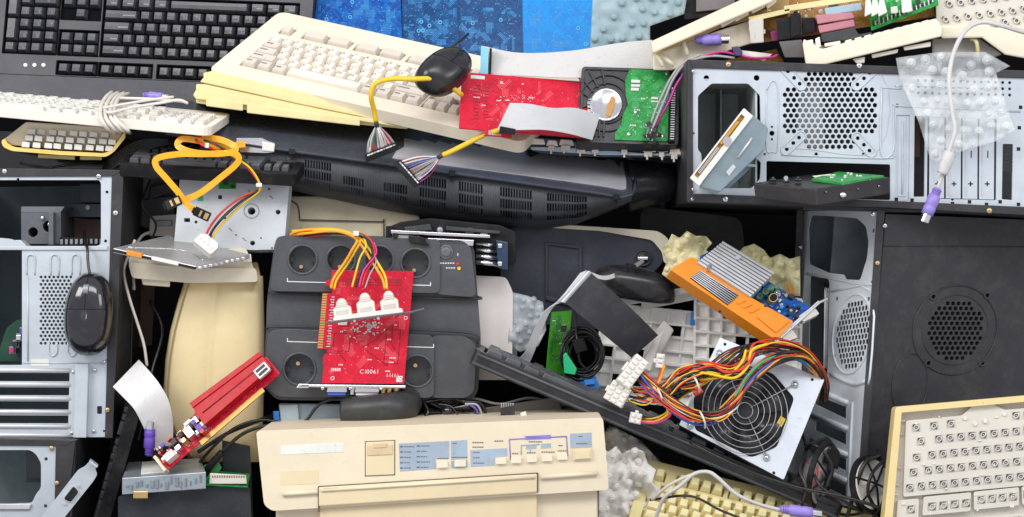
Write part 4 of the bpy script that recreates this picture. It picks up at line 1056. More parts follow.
t = thing('power_plug', 'white drive power plug with red, black and yellow wires resting on the slim silver drive', 'power plug', (206, 246, -60))
f = FO((206, 246, -74), roll=38, pitch=30, yaw=-10)
b = MB(f); b.prism(roundpoly([(-11, -6), (11, -6), (11, 5), (7, 7), (-7, 7), (-11, 5)], 1.5), -4, 5); b.box(-8, 6, 8, 9, -2, 3); b.build('plug', WHITE, t, .8)
b = MB(f)
for i in range(4): b.cyl(-7.5 + i * 5, 0, 1.5, 5, 5.3, 10)
b.build('sockets', GREYW, t)
wires([([(204, 240, 74), (210, 227, 60), (222, 212, 46), (240, 198, 40), (258, 190, 42), (260, 184, 44), (246, 166, 48), (232, 156, 52), (218, 150, 56), (206, 147, 52), (196, 140, 46), (200, 136, 42), (216, 137, 40)], REDW, 1.2),
       ([(207, 241, 74), (214, 228, 58), (226, 214, 46), (243, 200, 42), (260, 189, 42), (258, 180, 44), (246, 163, 50), (233, 154, 52), (220, 147, 54), (212, 143, 52), (204, 140, 48)], BLKW, 1.2),
       ([(210, 243, 74), (216, 232, 60), (228, 218, 46), (244, 203, 42), (259, 191, 44), (259, 182, 46), (250, 168, 50), (236, 158, 54), (224, 151, 58)], YEL, 1.2),
       ([(209, 242, 76), (213, 230, 62), (225, 216, 50), (242, 201, 44), (258, 190, 45)], BLKW, 1.2)], t)
b = MB(P); b.box(256, 183, 262, 187, 38, 50); b.build('tie', WHITE, t, .8)
b = MB(P); b.box(205, 143, 209, 148, 46, 60); b.build('tie', WHITE, t, .8)

# orange drive cable
t = thing('data_cable', 'flat orange drive cable folded in a loose knot with two black plugs hanging', 'cable', (205, 170, -60))
def flatcable(b, path, wd, n=6, th=1.6):
    pts = catmull(path, n); L, R_ = [], []
    for i, p in enumerate(pts):
        tt = pts[min(i + 1, len(pts) - 1)] - pts[max(i - 1, 0)]; q = Vector((-tt.y, tt.x, 0)); q = q.normalized() if q.length > 0 else Vector((0, 1, 0))
        L.append(p + q * wd / 2); R_.append(p - q * wd / 2)
    b.ribbon(L, R_, th, 1, nw=2)
OC = mat('orange_flat_cable', (.92, .42, .01), .35, var=.04, bump=0)
for pth in ([(245, 144, 34), (222, 146, 40), (200, 141, 44), (182, 139, 48), (178, 146, 52), (192, 152, 56), (214, 154, 58), (234, 153, 56), (238, 162, 54), (220, 178, 50), (200, 193, 54), (184, 200, 58), (176, 203, 58)],
            [(196, 138, 40), (218, 139, 46), (234, 146, 50), (232, 152, 54), (206, 154, 60), (180, 154, 62), (158, 158, 62), (156, 166, 62), (166, 178, 62), (178, 192, 62), (186, 203, 60), (196, 212, 60)]):
    b = MB(P); flatcable(b, pth, 6.2); b.build('flat_cable', OC, t)
for x, y, ro in ((173, 203, -25), (202, 214, 25)):
    f = FO((x, y, -62), roll=ro, yaw=15); b = MB(f); b.box(-8, -4.5, 8, 4.5, -4, 4); b.box(-10, -3, -8, 3, -2, 2); b.build('plug', BLACKM, t, .8)
    b = MB(f); b.box(2, -3, 6, 3, 4, 4.5); b.box(-3, -3, -1, 3, 4, 4.5); b.build('contact_window', COPPER, t)
t = thing('metal_plug', 'white and zinc video plug shell lying behind the orange cable', 'plug', (255, 148, 10))
b = MB(P); b.prism(roundpoly([(236, 138), (262, 138), (268, 141), (275, 143), (275, 152), (266, 153), (240, 152)], 2), 2, 16); b.build('shell', CHROME, t, 1)
b = MB(P); b.prism([(262, 141), (275, 144), (274, 152), (262, 151)], 16, 20); b.build('cap', WHITE, t, 1)

# ---------------- things at the foot of the shell
f = F3((124, 496, -70), (205, 489, -70), (125, 466, -30), 82, 32)
t = thing('optical_drive', 'silver drive lying flat near the lower left, a paper label on its top', 'drive', (163, 496, -40))
q = [(122, 478, 74), (206, 472, 74), (200, 458, 20), (128, 462, 20)]
b = MB(P); slabq(b, q, 17); b.build('housing', mat('drive_steel_blue', (.42, .48, .52), .36, .6, var=.1), t, .8)
b = MB(P)
for i in range(16):
    x = 126 + i * 4.9; b.box(x, 480 + rnd.uniform(0, 6) - i * .4, x + rnd.uniform(1, 3.5), 487 + rnd.uniform(0, 6) - i * .4, 74, 75.6)
b.build('connector_row', [STEELD], t, .3)
b = MB(P); slabq(b, [(141, 474, 66), (166, 472, 66), (165, 461, 30), (142, 463, 30)], .4, 0, .9); b.build('label_sticker', STICK, t)
b = MB(P); b.box(133, 491, 148, 499, 60, 76); b.build('rear_jack', COPPER, t, 1)
t = thing('ps2_plug', 'deep violet round plug hanging down onto the silver drive at lower left', 'plug', (149, 440, -40))
din(FO((149, 456, -62), roll=2), t, PURPLED, 26, 5.5)
t = thing('plastic_box', 'dark plastic box under the silver drive at the bottom left', 'box', (190, 517, 0))
b = MB(P); b.prism(roundpoly([(118, 496), (206, 487), (250, 487), (252, 530), (118, 530)], 3), -60, 60); b.prism([(222, 440), (250, 446), (254, 530), (224, 530)], -80, 30); b.prism([(160, 520), (240, 516), (240, 519), (160, 523)], 60, 62); b.build('body', mat('dark_slate_plastic', (.022, .027, .036), .4), t, 2)
t = thing('circuit_board', 'small green board with a white ribbon connector on the dark box at lower left', 'circuit board', (225, 487, -50))
q = [(204, 484, 66), (248, 486, 66), (250, 474, 30), (208, 470, 30)]
b = MB(P); slabq(b, q, 1.5); b.build('board', [PGRN], t)
b = MB(P); b.prism([(210, 473), (246, 475), (247, 484), (209, 484)], 56, 68); b.build('ribbon_connector', WHITE, t, .8)
b = MB(P)
for i in range(14): b.box(212 + i * 2.4, 475.4, 213.2 + i * 2.4, 477.6, 68, 68.6, i % 2)
b.build('pins', [GRNW, REDW], t)
b = MB(P); b.prism([(203, 466), (217, 458), (222, 468), (208, 488)], 40, 48); b.build('plug', mat('green_translucent', (.05, .35, .08), .3), t, 1)
t = thing('black_cables', 'two black cables crossing between the cream shell and the blue-grey box', 'cables', (260, 425, -30))
wires([([(200, 462, 40), (214, 446, 60), (235, 428, 60), (262, 420, 52), (300, 424, 50), (320, 404, 50), (345, 396, 48), (400, 382, 10)], BLKW, 1.6), ([(205, 470, 40), (222, 452, 56), (246, 432, 54), (280, 424, 44), (310, 430, 20)], BLKW, 1.8),
       ([(198, 452, 30), (226, 434, 40), (250, 424, 44), (276, 414, 20)], BLKW, 2)], t, name='cable')
b = MB(P); b.tube([(222, 452, 58), (210, 466, 52), (205, 475, 46)], 3.6, 8); b.build('strain_relief', BLACKM, t)

# red card with clear red shield, leaning
f = F3((166, 474, -78), (274, 381, -78), (160, 461, -66), 142, 22)
f = FV((168, 470, -80), (.755, -.655, .10), (-.60, -.66, .35))
t = thing('expansion_card', 'red card with glossy red shield and small ports leaning diagonally at lower left', 'circuit board', (168, 474, -70))
pcb(f, 138, 26, (PRED, TRRED, SOLD, SILK), t, 33, 20, 0, th=1.6, pads=70, silk=6, outline=roundpoly([(0, 0), (140, 0), (140, 24), (60, 30), (0, 14)], 2))
b = MB(f); b.prism(roundpoly([(54, 6), (138, 6), (138, 27), (56, 34)], 2), 2, 12); b.prism([(56, 28), (138, 22), (138, 27), (56, 34)], 12, 13.5); b.build('shield', REDP, t, 1.2)
b = MB(f); b.tube([(60, 17, 12.4), (136, 14, 12.4)], .6, 5, sub=0); b.build('shield_seam', TRDRK, t)
b = MB(f); b.box(122, 4, 136, 15, 10, 14); b.box(123.5, 5.5, 134.5, 8.8, 14, 14.6, 1); b.box(123.5, 10.2, 134.5, 13.5, 14, 14.6, 1); b.build('port', [ALU, CHIP], t, .5)
b = MB(f); b.prism([(40, -4), (118, -4), (118, 1), (40, 1)], -1, 1); b.build('gold_contacts', mat('copper_edge', (.50, .26, .07), .35, .6), t)
for u, v, a, c, h, m_ in ((4, 3, 12, 9, 9, WHITE), (18, 4, 7, 6, 11, CHROME), (18, 12, 7, 7, 9, CHIP), (27, 5, 6, 6, 13, COPPER), (34, 6, 9, 12, 11, CHROME), (45, 4, 7, 8, 12, PURPLED), (45, 14, 8, 8, 9, CHROME), (28, 13, 5, 7, 10, CHIP), (10, 8, 5, 5, 8, REDW), (38, 20, 9, 5, 7, WHITE)):
    b = MB(f); b.box(u, v, u + a, v + c, 0, h, 0, .6); b.build('component', m_, t, .5)
b = MB(f); b.prism([(-3, -2), (0, -2), (0, 18), (-3, 18)], -2, 8); b.build('end_bracket', BEIGE, t, .5)

q = random.Random(77)
for i in range(34):
    u, v = q.uniform(2, 52), q.uniform(2, 22); b = MB(f)
    if i % 4 == 0: b.cyl(u, v, q.uniform(1.2, 2.6), 0, q.uniform(5, 12), 10)
    else: b.box(u, v, u + q.uniform(1.5, 5), v + q.uniform(1.5, 5), 0, q.uniform(2, 10))
    b.build('component', q.choice((CHIP, CHIP, COPPER, SOLD, BRNW, IVORY, STEELD, PURPLED, REDW)), t, .4)
# ---------------- power strip box with sockets (dark grey, front)
t = thing('power_backup', 'charcoal power backup box with six round wall sockets behind the upright red card', 'power unit', (370, 400, 20))
body = roundpoly([(275, 240), (290, 234), (462, 238), (474, 246), (478, 300), (481, 338), (478, 392), (470, 402), (276, 400), (263, 385), (266, 330), (267, 300)], 7, 5)
b = MB(P); b.prism(body, -120, 38); b.build('body', CHAR, t, 5)
def blk(pts, w0, w1): 
    b = MB(P); b.prism(roundpoly(pts, 9, 5), w0, w1); return b
so_u = [(302.5, 259.5, 14.5), (341, 259.5, 14.5), (379, 260, 14.5), (415.5, 263, 14.5)]; so_l = [(299.5, 369, 16), (417, 371, 16)]
b = MB(P); b.prism(roundpoly([(276, 237), (288, 235), (436, 239), (440, 242), (440, 293), (270, 291)], 7, 5), 36, 52, [circ(x, y, r, 30) for x, y, r in so_u]); b.build('socket_panel', CHAR, t, 2.2)
b = blk([(434, 239), (462, 240), (471, 247), (476, 294), (472, 297), (434, 294)], 36, 50); b.build('button_panel', CHAR, t, 2.2)
b = MB(P); b.prism(roundpoly([(268, 331), (284, 329), (434, 335), (434, 398), (276, 397), (264, 382)], 8, 5), 36, 52, [circ(x, y, r, 30) for x, y, r in so_l]); b.build('socket_panel', CHAR, t, 2.2)
b = blk([(430, 335), (466, 336), (477, 346), (474, 392), (466, 398), (430, 398)], 36, 49); b.build('corner_panel', CHAR, t, 2.2)
b = MB(P); b.tube([(268, 293, 42), (330, 295, 44), (470, 299, 44), (477, 296, 42)], 1.1, 6); b.tube([(266, 329, 42), (288, 327, 44), (460, 332, 44), (478, 344, 42)], 1.1, 6); b.build('panel_groove', CHARD, t)
for k, (x, y, r) in enumerate(so_u + so_l):
    b = MB(P); b.lathe(x, y, [(r + 1.2, 52), (r + .8, 53.2), (r - .8, 53.2), (r - 1.3, 51), (r - 1.6, 34), (.01, 34)], 32)
    s = b.build('socket', CHAR, t)
    b = MB(P); 
    for q in (-1, 1): b.cyl(x + q * r * .42, y + 1.5, r * .13, 34.1, 34.4, 10)
    b.build('pin_holes', BLACKM, s)
    b = MB(P); b.cyl(x - r * .1, y + r * (.5 if k < 4 else -.35), r * .13, 34, 45, 8); b.build('earth_pin', COPPER, s)
    b = MB(P); b.prism(roundpoly([(x - r * .95, y - 3), (x - r * .6, y - 2.5), (x - r * .6, y + 2.5), (x - r * .95, y + 3)], 1), 34, 44); b.build('key_rib', CHARD, s)
    b = MB(P); b.prism(roundpoly([(x + r * .6, y - 2.5), (x + r * .95, y - 3), (x + r * .95, y + 3), (x + r * .6, y + 2.5)], 1), 34, 44); b.build('key_rib', CHARD, s)
b = MB(P)
for (x0, y0, x1, y1, tk) in ((287, 281, 431, 285, (1, 1)), (287, 341, 318, 342, (1, 0)), (398, 346, 434, 347, (0, 1))):
    b.add([(x0, y0, 52.3), (x1, y1, 52.3), (x1, y1 + .9, 52.3), (x0, y0 + .9, 52.3)], [(0, 1, 2, 3)])
    if tk[0]: b.box(x0, y0 - 3, x0 + .9, y0, 52.2, 52.3)
    if tk[1]: b.box(x1 - .9, y1 - 3, x1, y1, 52.2, 52.3)
b.build('printed_bracket', WINK, t)
b = MB(P); b.lathe(446, 252, [(7.2, 50), (7, 51.2), (5.8, 51.4), (5.2, 50.4), (4.8, 52.6), (3, 53), (.01, 52.6)], 24); b.build('power_button', mat('grey_button', (.13, .135, .15), .3), t)
b = MB(P)
for x0, y0, n in ((440, 262.6, 6), (446, 267.4, 4)):
    for i in range(n): b.box(x0 + i * 2.5, y0, x0 + i * 2.5 + 1.7, y0 + 1.1, 50, 50.3)
b.box(457.4, 253, 458.2, 256, 50, 50.3)
b.build('small_print', WINK, t)
b = MB(P); b.cyl(457.5, 263.8, 1.6, 50, 51, 12); b.build('warning_lamp', LEDR, t)
b = MB(P); b.cyl(459, 268.4, 1.8, 50, 51, 12); b.build('battery_lamp', LEDY, t)

# ---------------- upright red card with bracket
f = F3((319, 383, -58), (403, 384, -58), (330, 269, -60), 84, 114)
f = F3((322, 383, -64), (404, 384, -62), (332, 270, -58), 82, 113)
t = thing('expansion_card', 'red graphics card standing upright in front of the charcoal power box, its ports facing down', 'circuit board', (362, 390, -62))
pcb(f, 82, 113, (PRED, TRRED, SOLD, SILK), t, 12, 44, 0, pads=60, silk=14, outline=[(0, 0), (82, 0), (82, 113), (0, 113), (0, 104), (-5, 102), (-5, 98), (2, 96), (2, 30), (-1, 28), (-1, 20), (0, 18)])
b = MB(f); b.prism([(-8, 34), (2, 34), (2, 90), (-7, 90)], -1.1, -.1); b.build('contact_strip', [PRED], t)
b = MB(f)
for i in range(22): b.box(-7.4, 35 + i * 2.5, -2.5, 36.6 + i * 2.5, -.1, .2, 0)
b.build('gold_contacts', GOLD, t)
b = MB(f)
for i in range(20): b.box(1 + (i % 2), 36 + i * 2.6, 5, 37 + i * 2.6, .1, .5)
b.build('solder_points', SOLD, t)
b = MB(f)
for i in range(70):
    u, v = rnd.gauss(38, 9), rnd.gauss(56, 5); b.box(u, v, u + rnd.uniform(.8, 2.6), v + rnd.uniform(.8, 2), .1, .8)
b.build('solder_joints', SOLD, t)
b = MB(f)
for j in range(3):
    for i in range(26): b.box(12 + i * 2.3, 98 + j * 2.6, 13.4 + i * 2.3, 99.6 + j * 2.6, .05, .2)
b.build('etched_block', TRDRK, t); b = MB(f)
for (a, c, d, e) in ((8, 32, 24, 50), (60, 20, 74, 54)):
    b.tube([(a, c, .2), (d, c, .2)], .3, 4, sub=0); b.tube([(a, e, .2), (d, e, .2)], .3, 4, sub=0); b.tube([(a, c, .2), (a, e, .2)], .3, 4, sub=0); b.tube([(d, c, .2), (d, e, .2)], .3, 4, sub=0)
for pth in ([(2, 30), (14, 30), (22, 22)], [(40, 34), (52, 26), (64, 18)], [(38, 36), (50, 44), (66, 60)], [(66, 60), (66, 40), (70, 34)]):
    b.tube([(x, y, .2) for x, y in pth], .35, 4, sub=0)
b.build('etched_lines', TRDRK, t)
b = MB(f)
b.text('C10061', 46, 12, 6, .3); b.build('printed_code', SILK, t); b = MB(f)
b.box(62, 12, 67, 13, .1, .3)
for i in range(5): b.box(8 + i * 2, 12, 9.2 + i * 2, 15, .1, .3)
for i in range(5): b.add([(64 + i * 2.6, 7, .3), (65 + i * 2.6, 7, .3), (64.5 + i * 2.6, 11, .3)], [(0, 1, 2)])
for (u, v) in ((10, 5), (78, 5), (78, 66)): b.ring(u, v, 1.3, 2, .1, .3, 12)
b.box(74, 2, 80, 8, .1, .3)
b.build('printed_marks', SILK, t)
b = MB(f); b.box(11, 58, 20, 66, .1, 2.4); b.build('small_sticker', WHITE, t, .4)
b = MB(f)
b.prism([(-22, -4), (84, -4), (84, -1.5), (-18, -1.5)], -10, 12); b.prism([(-24, -5), (-12, -5), (-12, -1), (-22, -1)], -2, 12)
b.build('bracket', CHROME, t, .4)
g = f.turn(0, -4, 0, 'u'); g = Fr(f(0, -4, 4), f.U, f.N * 1, -f.V)
g2 = Fr(f(0, -11, 6), f.U, f.V, f.N)
def portblk(nm, u0, u1, m1, h=8):
    b = MB(f); b.box(u0, -4 - h * .6, u1, -4, -6, 8); b.box(u0 + 1, -4 - h, u1 - 1, -4 - h * .6, -4, 6, 1); b.build(nm, [CHROME, m1], t, .6)
portblk('video_port', 6, 26, mat('blue_connector', (.04, .12, .55), .4)); portblk('display_port', 34, 58, WHITE)
for u, m_ in ((31, CHROME), (62, COPPER), (68, GOLD), (75, COPPER)):
    b = MB(Fr(f(u, -4, 2), f.U, f.N, -f.V)); b.cyl(0, 0, 2.6, 0, 7, 12); b.ring(0, 0, 2.6, 3.2, 0, 2, 12); b.build('round_jack', m_, t)
for u in (2, 29.5, 60): screw(Fr(f(u, -5, 10), f.U, f.V, f.N), 0, 0, 1.8, t, 1, CHROME, 'standoff')

# white triple plug on a slot bracket, yellow and red leads
t = thing('cable_bracket', 'three white moulded plugs on a slot bracket with yellow leads before the upright red card', 'cable', (355, 312, -80))
f = FO((366, 306, -84), roll=-7, pitch=0, k=.84)
b = MB(f)
for u, v in ((-27, 0), (0, 3), (27, 2)):
    b.prism(roundpoly([(u - 10, -9), (u + 10, -9), (u + 10, v + 1), (u + 6, v + 4), (u + 5, v + 9), (u + 2, v + 12), (u - 2, v + 12), (u - 5, v + 9), (u - 6, v + 4), (u - 10, v + 1)], 1.2), -7, 6)
    pg_ = b.build('white_plug', IVORY, t, 1.2); b = MB(f)
    for k in range(3): b.box(u - 6.6 + k * .3, v + 2.6 + k * 2, u + 6.6 - k * .3, v + 3.4 + k * 2, -6, 6.8 - k * .2)
    b.box(u - 7, -8, u + 7, -1, 6, 6.7); b.build('grip_rib', GREYW, pg_, .2); b = MB(f)
b = MB(f); b.prism(roundpoly([(-39, -12), (42, -12), (40, -7), (-37, -7)], 2), -7, 7); b.build('plug_bar', WHITE, t, 1)
b = MB(f); b.prism([(-48, -15), (49, -15), (58, -13), (66, -12), (66, -10), (49, -12), (-48, -12.4)], -6, 7); b.build('slot_bracket', mat('shaded_bracket', (.16, .12, .13), .4, .6), t, .5)
b = MB(f); 
for u in (-14, 13): b.cyl(u, -15, 1.6, 11, 12, 6)
b.build('hex_screw', CHROME, t)
Y1 = [(331, 288, 84), (334, 278, 78), (345, 262, 74), (352, 250, 76), (357, 240, 74), (350, 233, 66), (330, 229, 60), (305, 230, 56), (293, 233, 54), (290, 240, 40)]
wires([(Y1, ORG, 1.5), ([(x + 3, y + 1, w - 2) for x, y, w in Y1], YEL, 1.4),
       ([(385, 289, 84), (382, 278, 80), (372, 262, 76), (362, 246, 74), (352, 236, 70), (334, 231, 62), (310, 233, 58), (290, 235, 50)], ORG, 1.5), ([(387, 289, 84), (385, 276, 80), (376, 260, 76), (367, 246, 74), (356, 236, 70), (336, 230, 62), (316, 230, 58), (292, 231, 50)], YEL, 1.3),
       ([(356, 287, 86), (360, 274, 80), (372, 258, 78), (370, 244, 76), (360, 236, 72), (344, 234, 62), (320, 234, 56), (300, 237, 50)], BLKW, 1.2),
       ([(362, 286, 86), (366, 272, 80), (374, 258, 78), (372, 242, 76), (362, 234, 72), (346, 233, 62), (322, 235, 56), (300, 238, 50)], REDW, .9),
       ([(352, 287, 86), (356, 272, 82), (360, 258, 80), (366, 246, 78), (362, 237, 72), (350, 234, 62)], YEL, 1),
       ([(359, 287, 86), (364, 270, 82), (376, 254, 78), (374, 242, 76)], PNKW, .9), ([(365, 288, 86), (370, 274, 80), (376, 262, 78), (372, 246, 76)], GRYW, .7)], t)
b = MB(P); b.box(353, 231, 359, 236, 68, 80); b.build('tie', WHITE, t, .8)

# ---------------- beige casing between monitor and power box, white box at its right
t = thing('cream_housing', 'cream plastic housing visible in the strip between the dark monitor and the power box', 'housing', (340, 240, 80))
b = MB(P); b.prism([(286, 196), (420, 196), (420, 340), (286, 300)], -140, -40); b.build('body', mat('shaded_beige_plastic', '#d9cdae', .5, var=.05), t, 3)
b = MB(P); b.prism([(300, 219), (384, 221), (384, 222.4), (300, 220.4)], -40, -38); b.prism([(383, 219), (384.4, 219), (384.4, 240), (383, 240)], -40, -38); b.tube([(290, 200, -39), (298, 206, -39), (300, 220, -39)], .6, 5); b.build('panel_seam', mat('seam_brown', (.12, .10, .08), .6), t)
t = thing('white_box', 'off-white plastic housing corner to the right of the charcoal power box', 'housing', (500, 350, 40))
b = MB(P); b.prism(roundpoly([(466, 275), (506, 277), (513, 292), (512, 380), (466, 380)], 4), -150, 8); b.build('body', mat('pinkish_white_plastic', '#efe6e0', .4, var=.04, grime=.08), t, 3)
b = MB(P); b.prism([(512, 292), (518, 296), (517, 360), (511, 372)], -100, -14); b.build('side_rib', BLUG, t, 1)

# drive mechanism wedged under the monitor
t = thing('disc_drive', 'dismantled disc drive with black frame and bright steel rails wedged under the dark monitor', 'drive', (450, 240, 0))
b = MB(P); b.prism([(386, 228), (400, 222), (430, 218), (500, 225), (516, 232), (516, 262), (500, 268), (476, 262), (474, 244), (390, 236)], -60, 30); b.build('frame', BLACKM, t, 1.5)
b = MB(P); b.prism([(391, 230), (490, 235), (490, 238), (391, 233.5)], 28, 52); b.prism([(392, 234), (420, 236), (420, 242), (392, 240)], 30, 48); b.prism([(428, 238), (474, 240), (473, 246), (428, 243)], 30, 50); b.build('steel_tray', mat('bright_tray', (.62, .60, .62), .3, .8), t, .6)
for i in range(4):
    b = MB(P); b.tube([(476, 244 + i * 6, 30 + i * 3), (500, 246 + i * 6, 28 + i * 3)], 2.4, 8, sub=0); b.build('rail', CHROME, t)
b = MB(P); b.prism([(496, 240), (508, 242), (508, 270), (498, 268)], 26, 46); b.build('blue_side', mat('dark_blue_plastic', (.02, .04, .09), .35), t, 1)
for y in (244, 262):
    b = MB(P); b.box(498, y, 502, y + 4, 46, 48); b.build('clip', CHROME, t, .5)
b = MB(P); b.tube([(402, 228, 26), (420, 222, 24), (432, 220, 26), (424, 229, 30), (440, 228, 28), (456, 224, 28)], .7, 5); b.build('spring', CHROME, t)
b = MB(P); b.cyl(395, 236, 3, 52, 54, 12); b.prism([(386, 226), (392, 226), (390, 240), (386, 240)], 10, 44); b.build('corner_block', BLACKM, t, .6)
b = MB(P); b.prism([(408, 236), (424, 237), (426, 242), (430, 246), (410, 243)], 46, 56); b.build('latch', BLACKM, t, 1)

for x, y, r_ in ((470, 232, 5), (484, 234, 4), (440, 230, 3.4)):
    b = MB(P); b.lathe(x, y, [(r_, 30), (r_, 33), (r_ * .7, 34), (r_ * .3, 34), (.01, 35)], 16); b.build('gear', STEELD if r_ < 5 else CHARD, t)
b = MB(P); b.prism([(404, 227), (430, 224), (432, 230), (406, 232)], 30, 38); b.prism([(446, 226), (500, 231), (500, 234), (446, 230)], 30, 36); b.build('drive_arm', CHARD, t, .6)

# ---------------- slate blue printer case behind
t = thing('printer_case', 'slate blue case with cream top edge and a round lock, behind the black folded ribbon', 'housing', (600, 300, 60))
b = MB(P); b.prism(roundpoly([(500, 218), (600, 229), (652, 239), (662, 250), (664, 262), (600, 330), (500, 320)], 8), -150, -48); b.build('body', SLATE, t, 2)
b = MB(P); b.prism(roundpoly([(552, 224), (600, 227), (658, 231), (668, 238), (676, 262), (664, 264), (662, 252), (652, 240), (600, 231), (552, 228)], 4), -150, -44); b.build('cream_edge', CREAM, t, 1.5)
b = MB(P); b.prism([(545, 242), (582, 246), (582, 310), (545, 300)], -48, -45, [[(548, 245), (579, 249), (579, 305), (548, 296)]]); b.build('panel_frame', SLATE, t, .7)
b = MB(P); b.lathe(643, 258, [(8.5, -48), (8.5, -45.5), (7.5, -45), (6.6, -46), (6, -47), (4.6, -44), (2, -43), (.01, -43)], 24); b.build('lock', CHARD, t)
b = MB(P); b.box(638, 257, 648, 260, -44, -42); b.build('lock_slot', CHROME, t, .5)
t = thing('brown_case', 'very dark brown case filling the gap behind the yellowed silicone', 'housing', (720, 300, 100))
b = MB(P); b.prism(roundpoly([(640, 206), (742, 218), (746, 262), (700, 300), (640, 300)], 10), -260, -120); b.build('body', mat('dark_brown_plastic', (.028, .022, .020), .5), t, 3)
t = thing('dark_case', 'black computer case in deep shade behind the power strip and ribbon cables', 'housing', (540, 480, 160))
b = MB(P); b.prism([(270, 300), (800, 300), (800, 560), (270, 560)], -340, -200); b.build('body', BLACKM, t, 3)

# ---------------- silicone, green board, coiled cable
membrane('silicone_sheet', 'clear silicone dome sheet squeezed upright between the white housing and the green board', [(512, 292), (528, 296), (543, 302), (546, 330), (538, 346), (520, 352), (508, 345)], 4, mat('clear_silicone', (.70, .76, .80), .25, alpha=.5, var=.1), 9, 2.6, 4, 6, 5)
t = thing('circuit_board', 'narrow green circuit board standing upright beside the coiled black cable', 'circuit board', (562, 380, -10))
f = F3((546, 376, -14), (566, 374, 0), (552, 312, 0), 22, 64)
pcb(f, 22, 64, (mat('bright_green_board', (.05, .32, .015), .35), mat('dark_green_trace', (.02, .16, .03), .4), SOLD, SILK), t, 40, 30, 1, pads=90, silk=2, cs=(5, 8))
b = MB(P); b.prism([(563, 355), (566, 352), (577, 369), (575, 375), (564, 373)], 18, 30); b.build('green_clip', GREEN, t, 1)
t = thing('blue_plug', 'small blue plug under the coiled black cable', 'plug', (588, 384, -10))
b = MB(P); b.prism(roundpoly([(579, 378), (596, 376), (600, 388), (582, 388)], 2), 4, 18); b.prism([(584, 380), (594, 379), (595, 384), (585, 385)], 18, 22); b.build('body', LBLUE, t, 1)
t = thing('coiled_cable', 'coiled thin black cable hanging under the black folded ribbon', 'cable', (582, 355, -20))
for i in range(9):
    q = random.Random(i); cx_, cy_, rx, ry = 583 + q.uniform(-3, 3), 352 + q.uniform(-4, 4), 15 + i * .7, 17 + i * .9
    b = MB(P); b.tube([(cx_ + rx * math.cos(a), cy_ + ry * math.sin(a), 8 + i * 1.7 + 3 * math.sin(a * 2 + i)) for a in [2 * math.pi * k / 10 for k in range(10)]], 1.15, 6, closed=True, sub=5); b.build('coil', BLKW, t)
b = MB(P); b.tube([(575, 310, 6), (576, 330, 22), (578, 345, 28), (580, 362, 26), (590, 372, 22)], 1.3, 6); b.build('cable', BLKW, t)
b = MB(P); b.prism([(572, 340), (584, 338), (588, 350), (576, 354)], 24, 32); b.build('cable_clip', BLACKM, t, 1)
t = thing('printer_chassis', 'white lattice printer frame with square openings behind the folded black ribbon', 'printer part', (660, 390, 20))
def lattice(f, W, H, nu, nv, seed, bars, t, name='lattice_panel'):
    b = MB(f); q = random.Random(seed); du, dv = W / nu, H / nv; holes = []
    for i in range(nu):
        for j in range(nv):
            if (i, j) in bars: holes.append(rect(i * du + 1.6, j * dv + 1.6, (i + 1) * du - 1.6, (j + 1) * dv - 1.6))
    b.prism(rect(0, 0, W, H), -10, -7, holes)
    for i in range(nu + 1): b.box(i * du - 1.3, 0, i * du + 1.3, H, -7, q.choice((-3, -4, -2.4)))
    for j in range(nv + 1): b.box(0, j * dv - 1.4, W, j * dv + 1.4, -7, q.choice((-2.7, -4.4, -2.2)))
    b.build(name, mat('lattice_white', '#f7f5f0', .45, var=.05, grime=.2), t, .5)
f = F3((592, 398, 4), (690, 408, 4), (604, 304, -4), 98, 104); 
lattice(f, 98, 104, 6, 7, 1, {(1, 5), (2, 4), (2, 3), (3, 4), (3, 3), (1, 1), (2, 1), (4, 5), (5, 2), (0, 3)}, t)
f = F3((694, 400, -4), (800, 410, -4), (696, 290, -10), 106, 110)
lattice(f, 106, 110, 8, 8, 2, {(5, 5), (5, 4), (1, 3), (3, 4), (4, 4), (2, 6)}, t)
b = MB(P); b.prism([(600, 303), (655, 291), (690, 287), (692, 292), (660, 300), (602, 309)], -8, 14); b.prism([(640, 296), (696, 288), (694, 300), (642, 310)], 0, 8); b.build('top_rail', WHITE, t, 1)
b = MB(P); b.prism([(645, 345), (664, 320), (674, 330), (652, 372), (640, 372)], 2, 12); b.build('arm', GREYW, t, 1.5)
b = MB(P); b.box(691, 312, 694, 322, -6, 4); b.box(690, 320, 695, 325, -6, 6); b.build('blue_clip', LBLUE, t, .5)

t = mouse('computer_mouse', 'black mouse lying upside down behind the folded ribbon, resting on the white lattice frame', FV((632, 291, -12), (1.0, .15, 0), (-.3, -.45, .8)), 44, 82, 24, (GLOSS2, BLACKM))

# folded ribbon: grey part, steel fold and black part
t = thing('ribbon_cable', 'wide black ribbon cable folded over a silver clamp, grey tails at both ends', 'ribbon cable', (610, 320, -60))
b = MB(P); b.ribbon([(589, 271, 64), (612, 291, 64), (635, 312, 58), (658, 335, 46)], [(563, 301, 64), (586, 320, 64), (609, 339, 58), (632, 358, 46)], 1.4, 5, nw=44); b.build('black_ribbon', RIBB, t)
b = MB(P); b.ribbon([(583, 274, 60), (589, 271, 66), (592, 273, 64)], [(556, 303, 60), (562, 302, 66), (565, 303, 64)], 1.2, 4); b.prism([(580, 273), (587, 270), (564, 302), (556, 304)], 56, 62); b.build('silver_clamp', ALU, t, .5)
b = MB(P); b.ribbon([(562, 299, 54), (551, 310, 50), (542, 330, 42), (535, 350, 34), (530, 362, 26)], [(556, 303, 54), (543, 313, 50), (533, 332, 42), (526, 350, 34), (520, 358, 26)], 1.4, 5, nw=14); b.build('grey_tail', RIB, t)
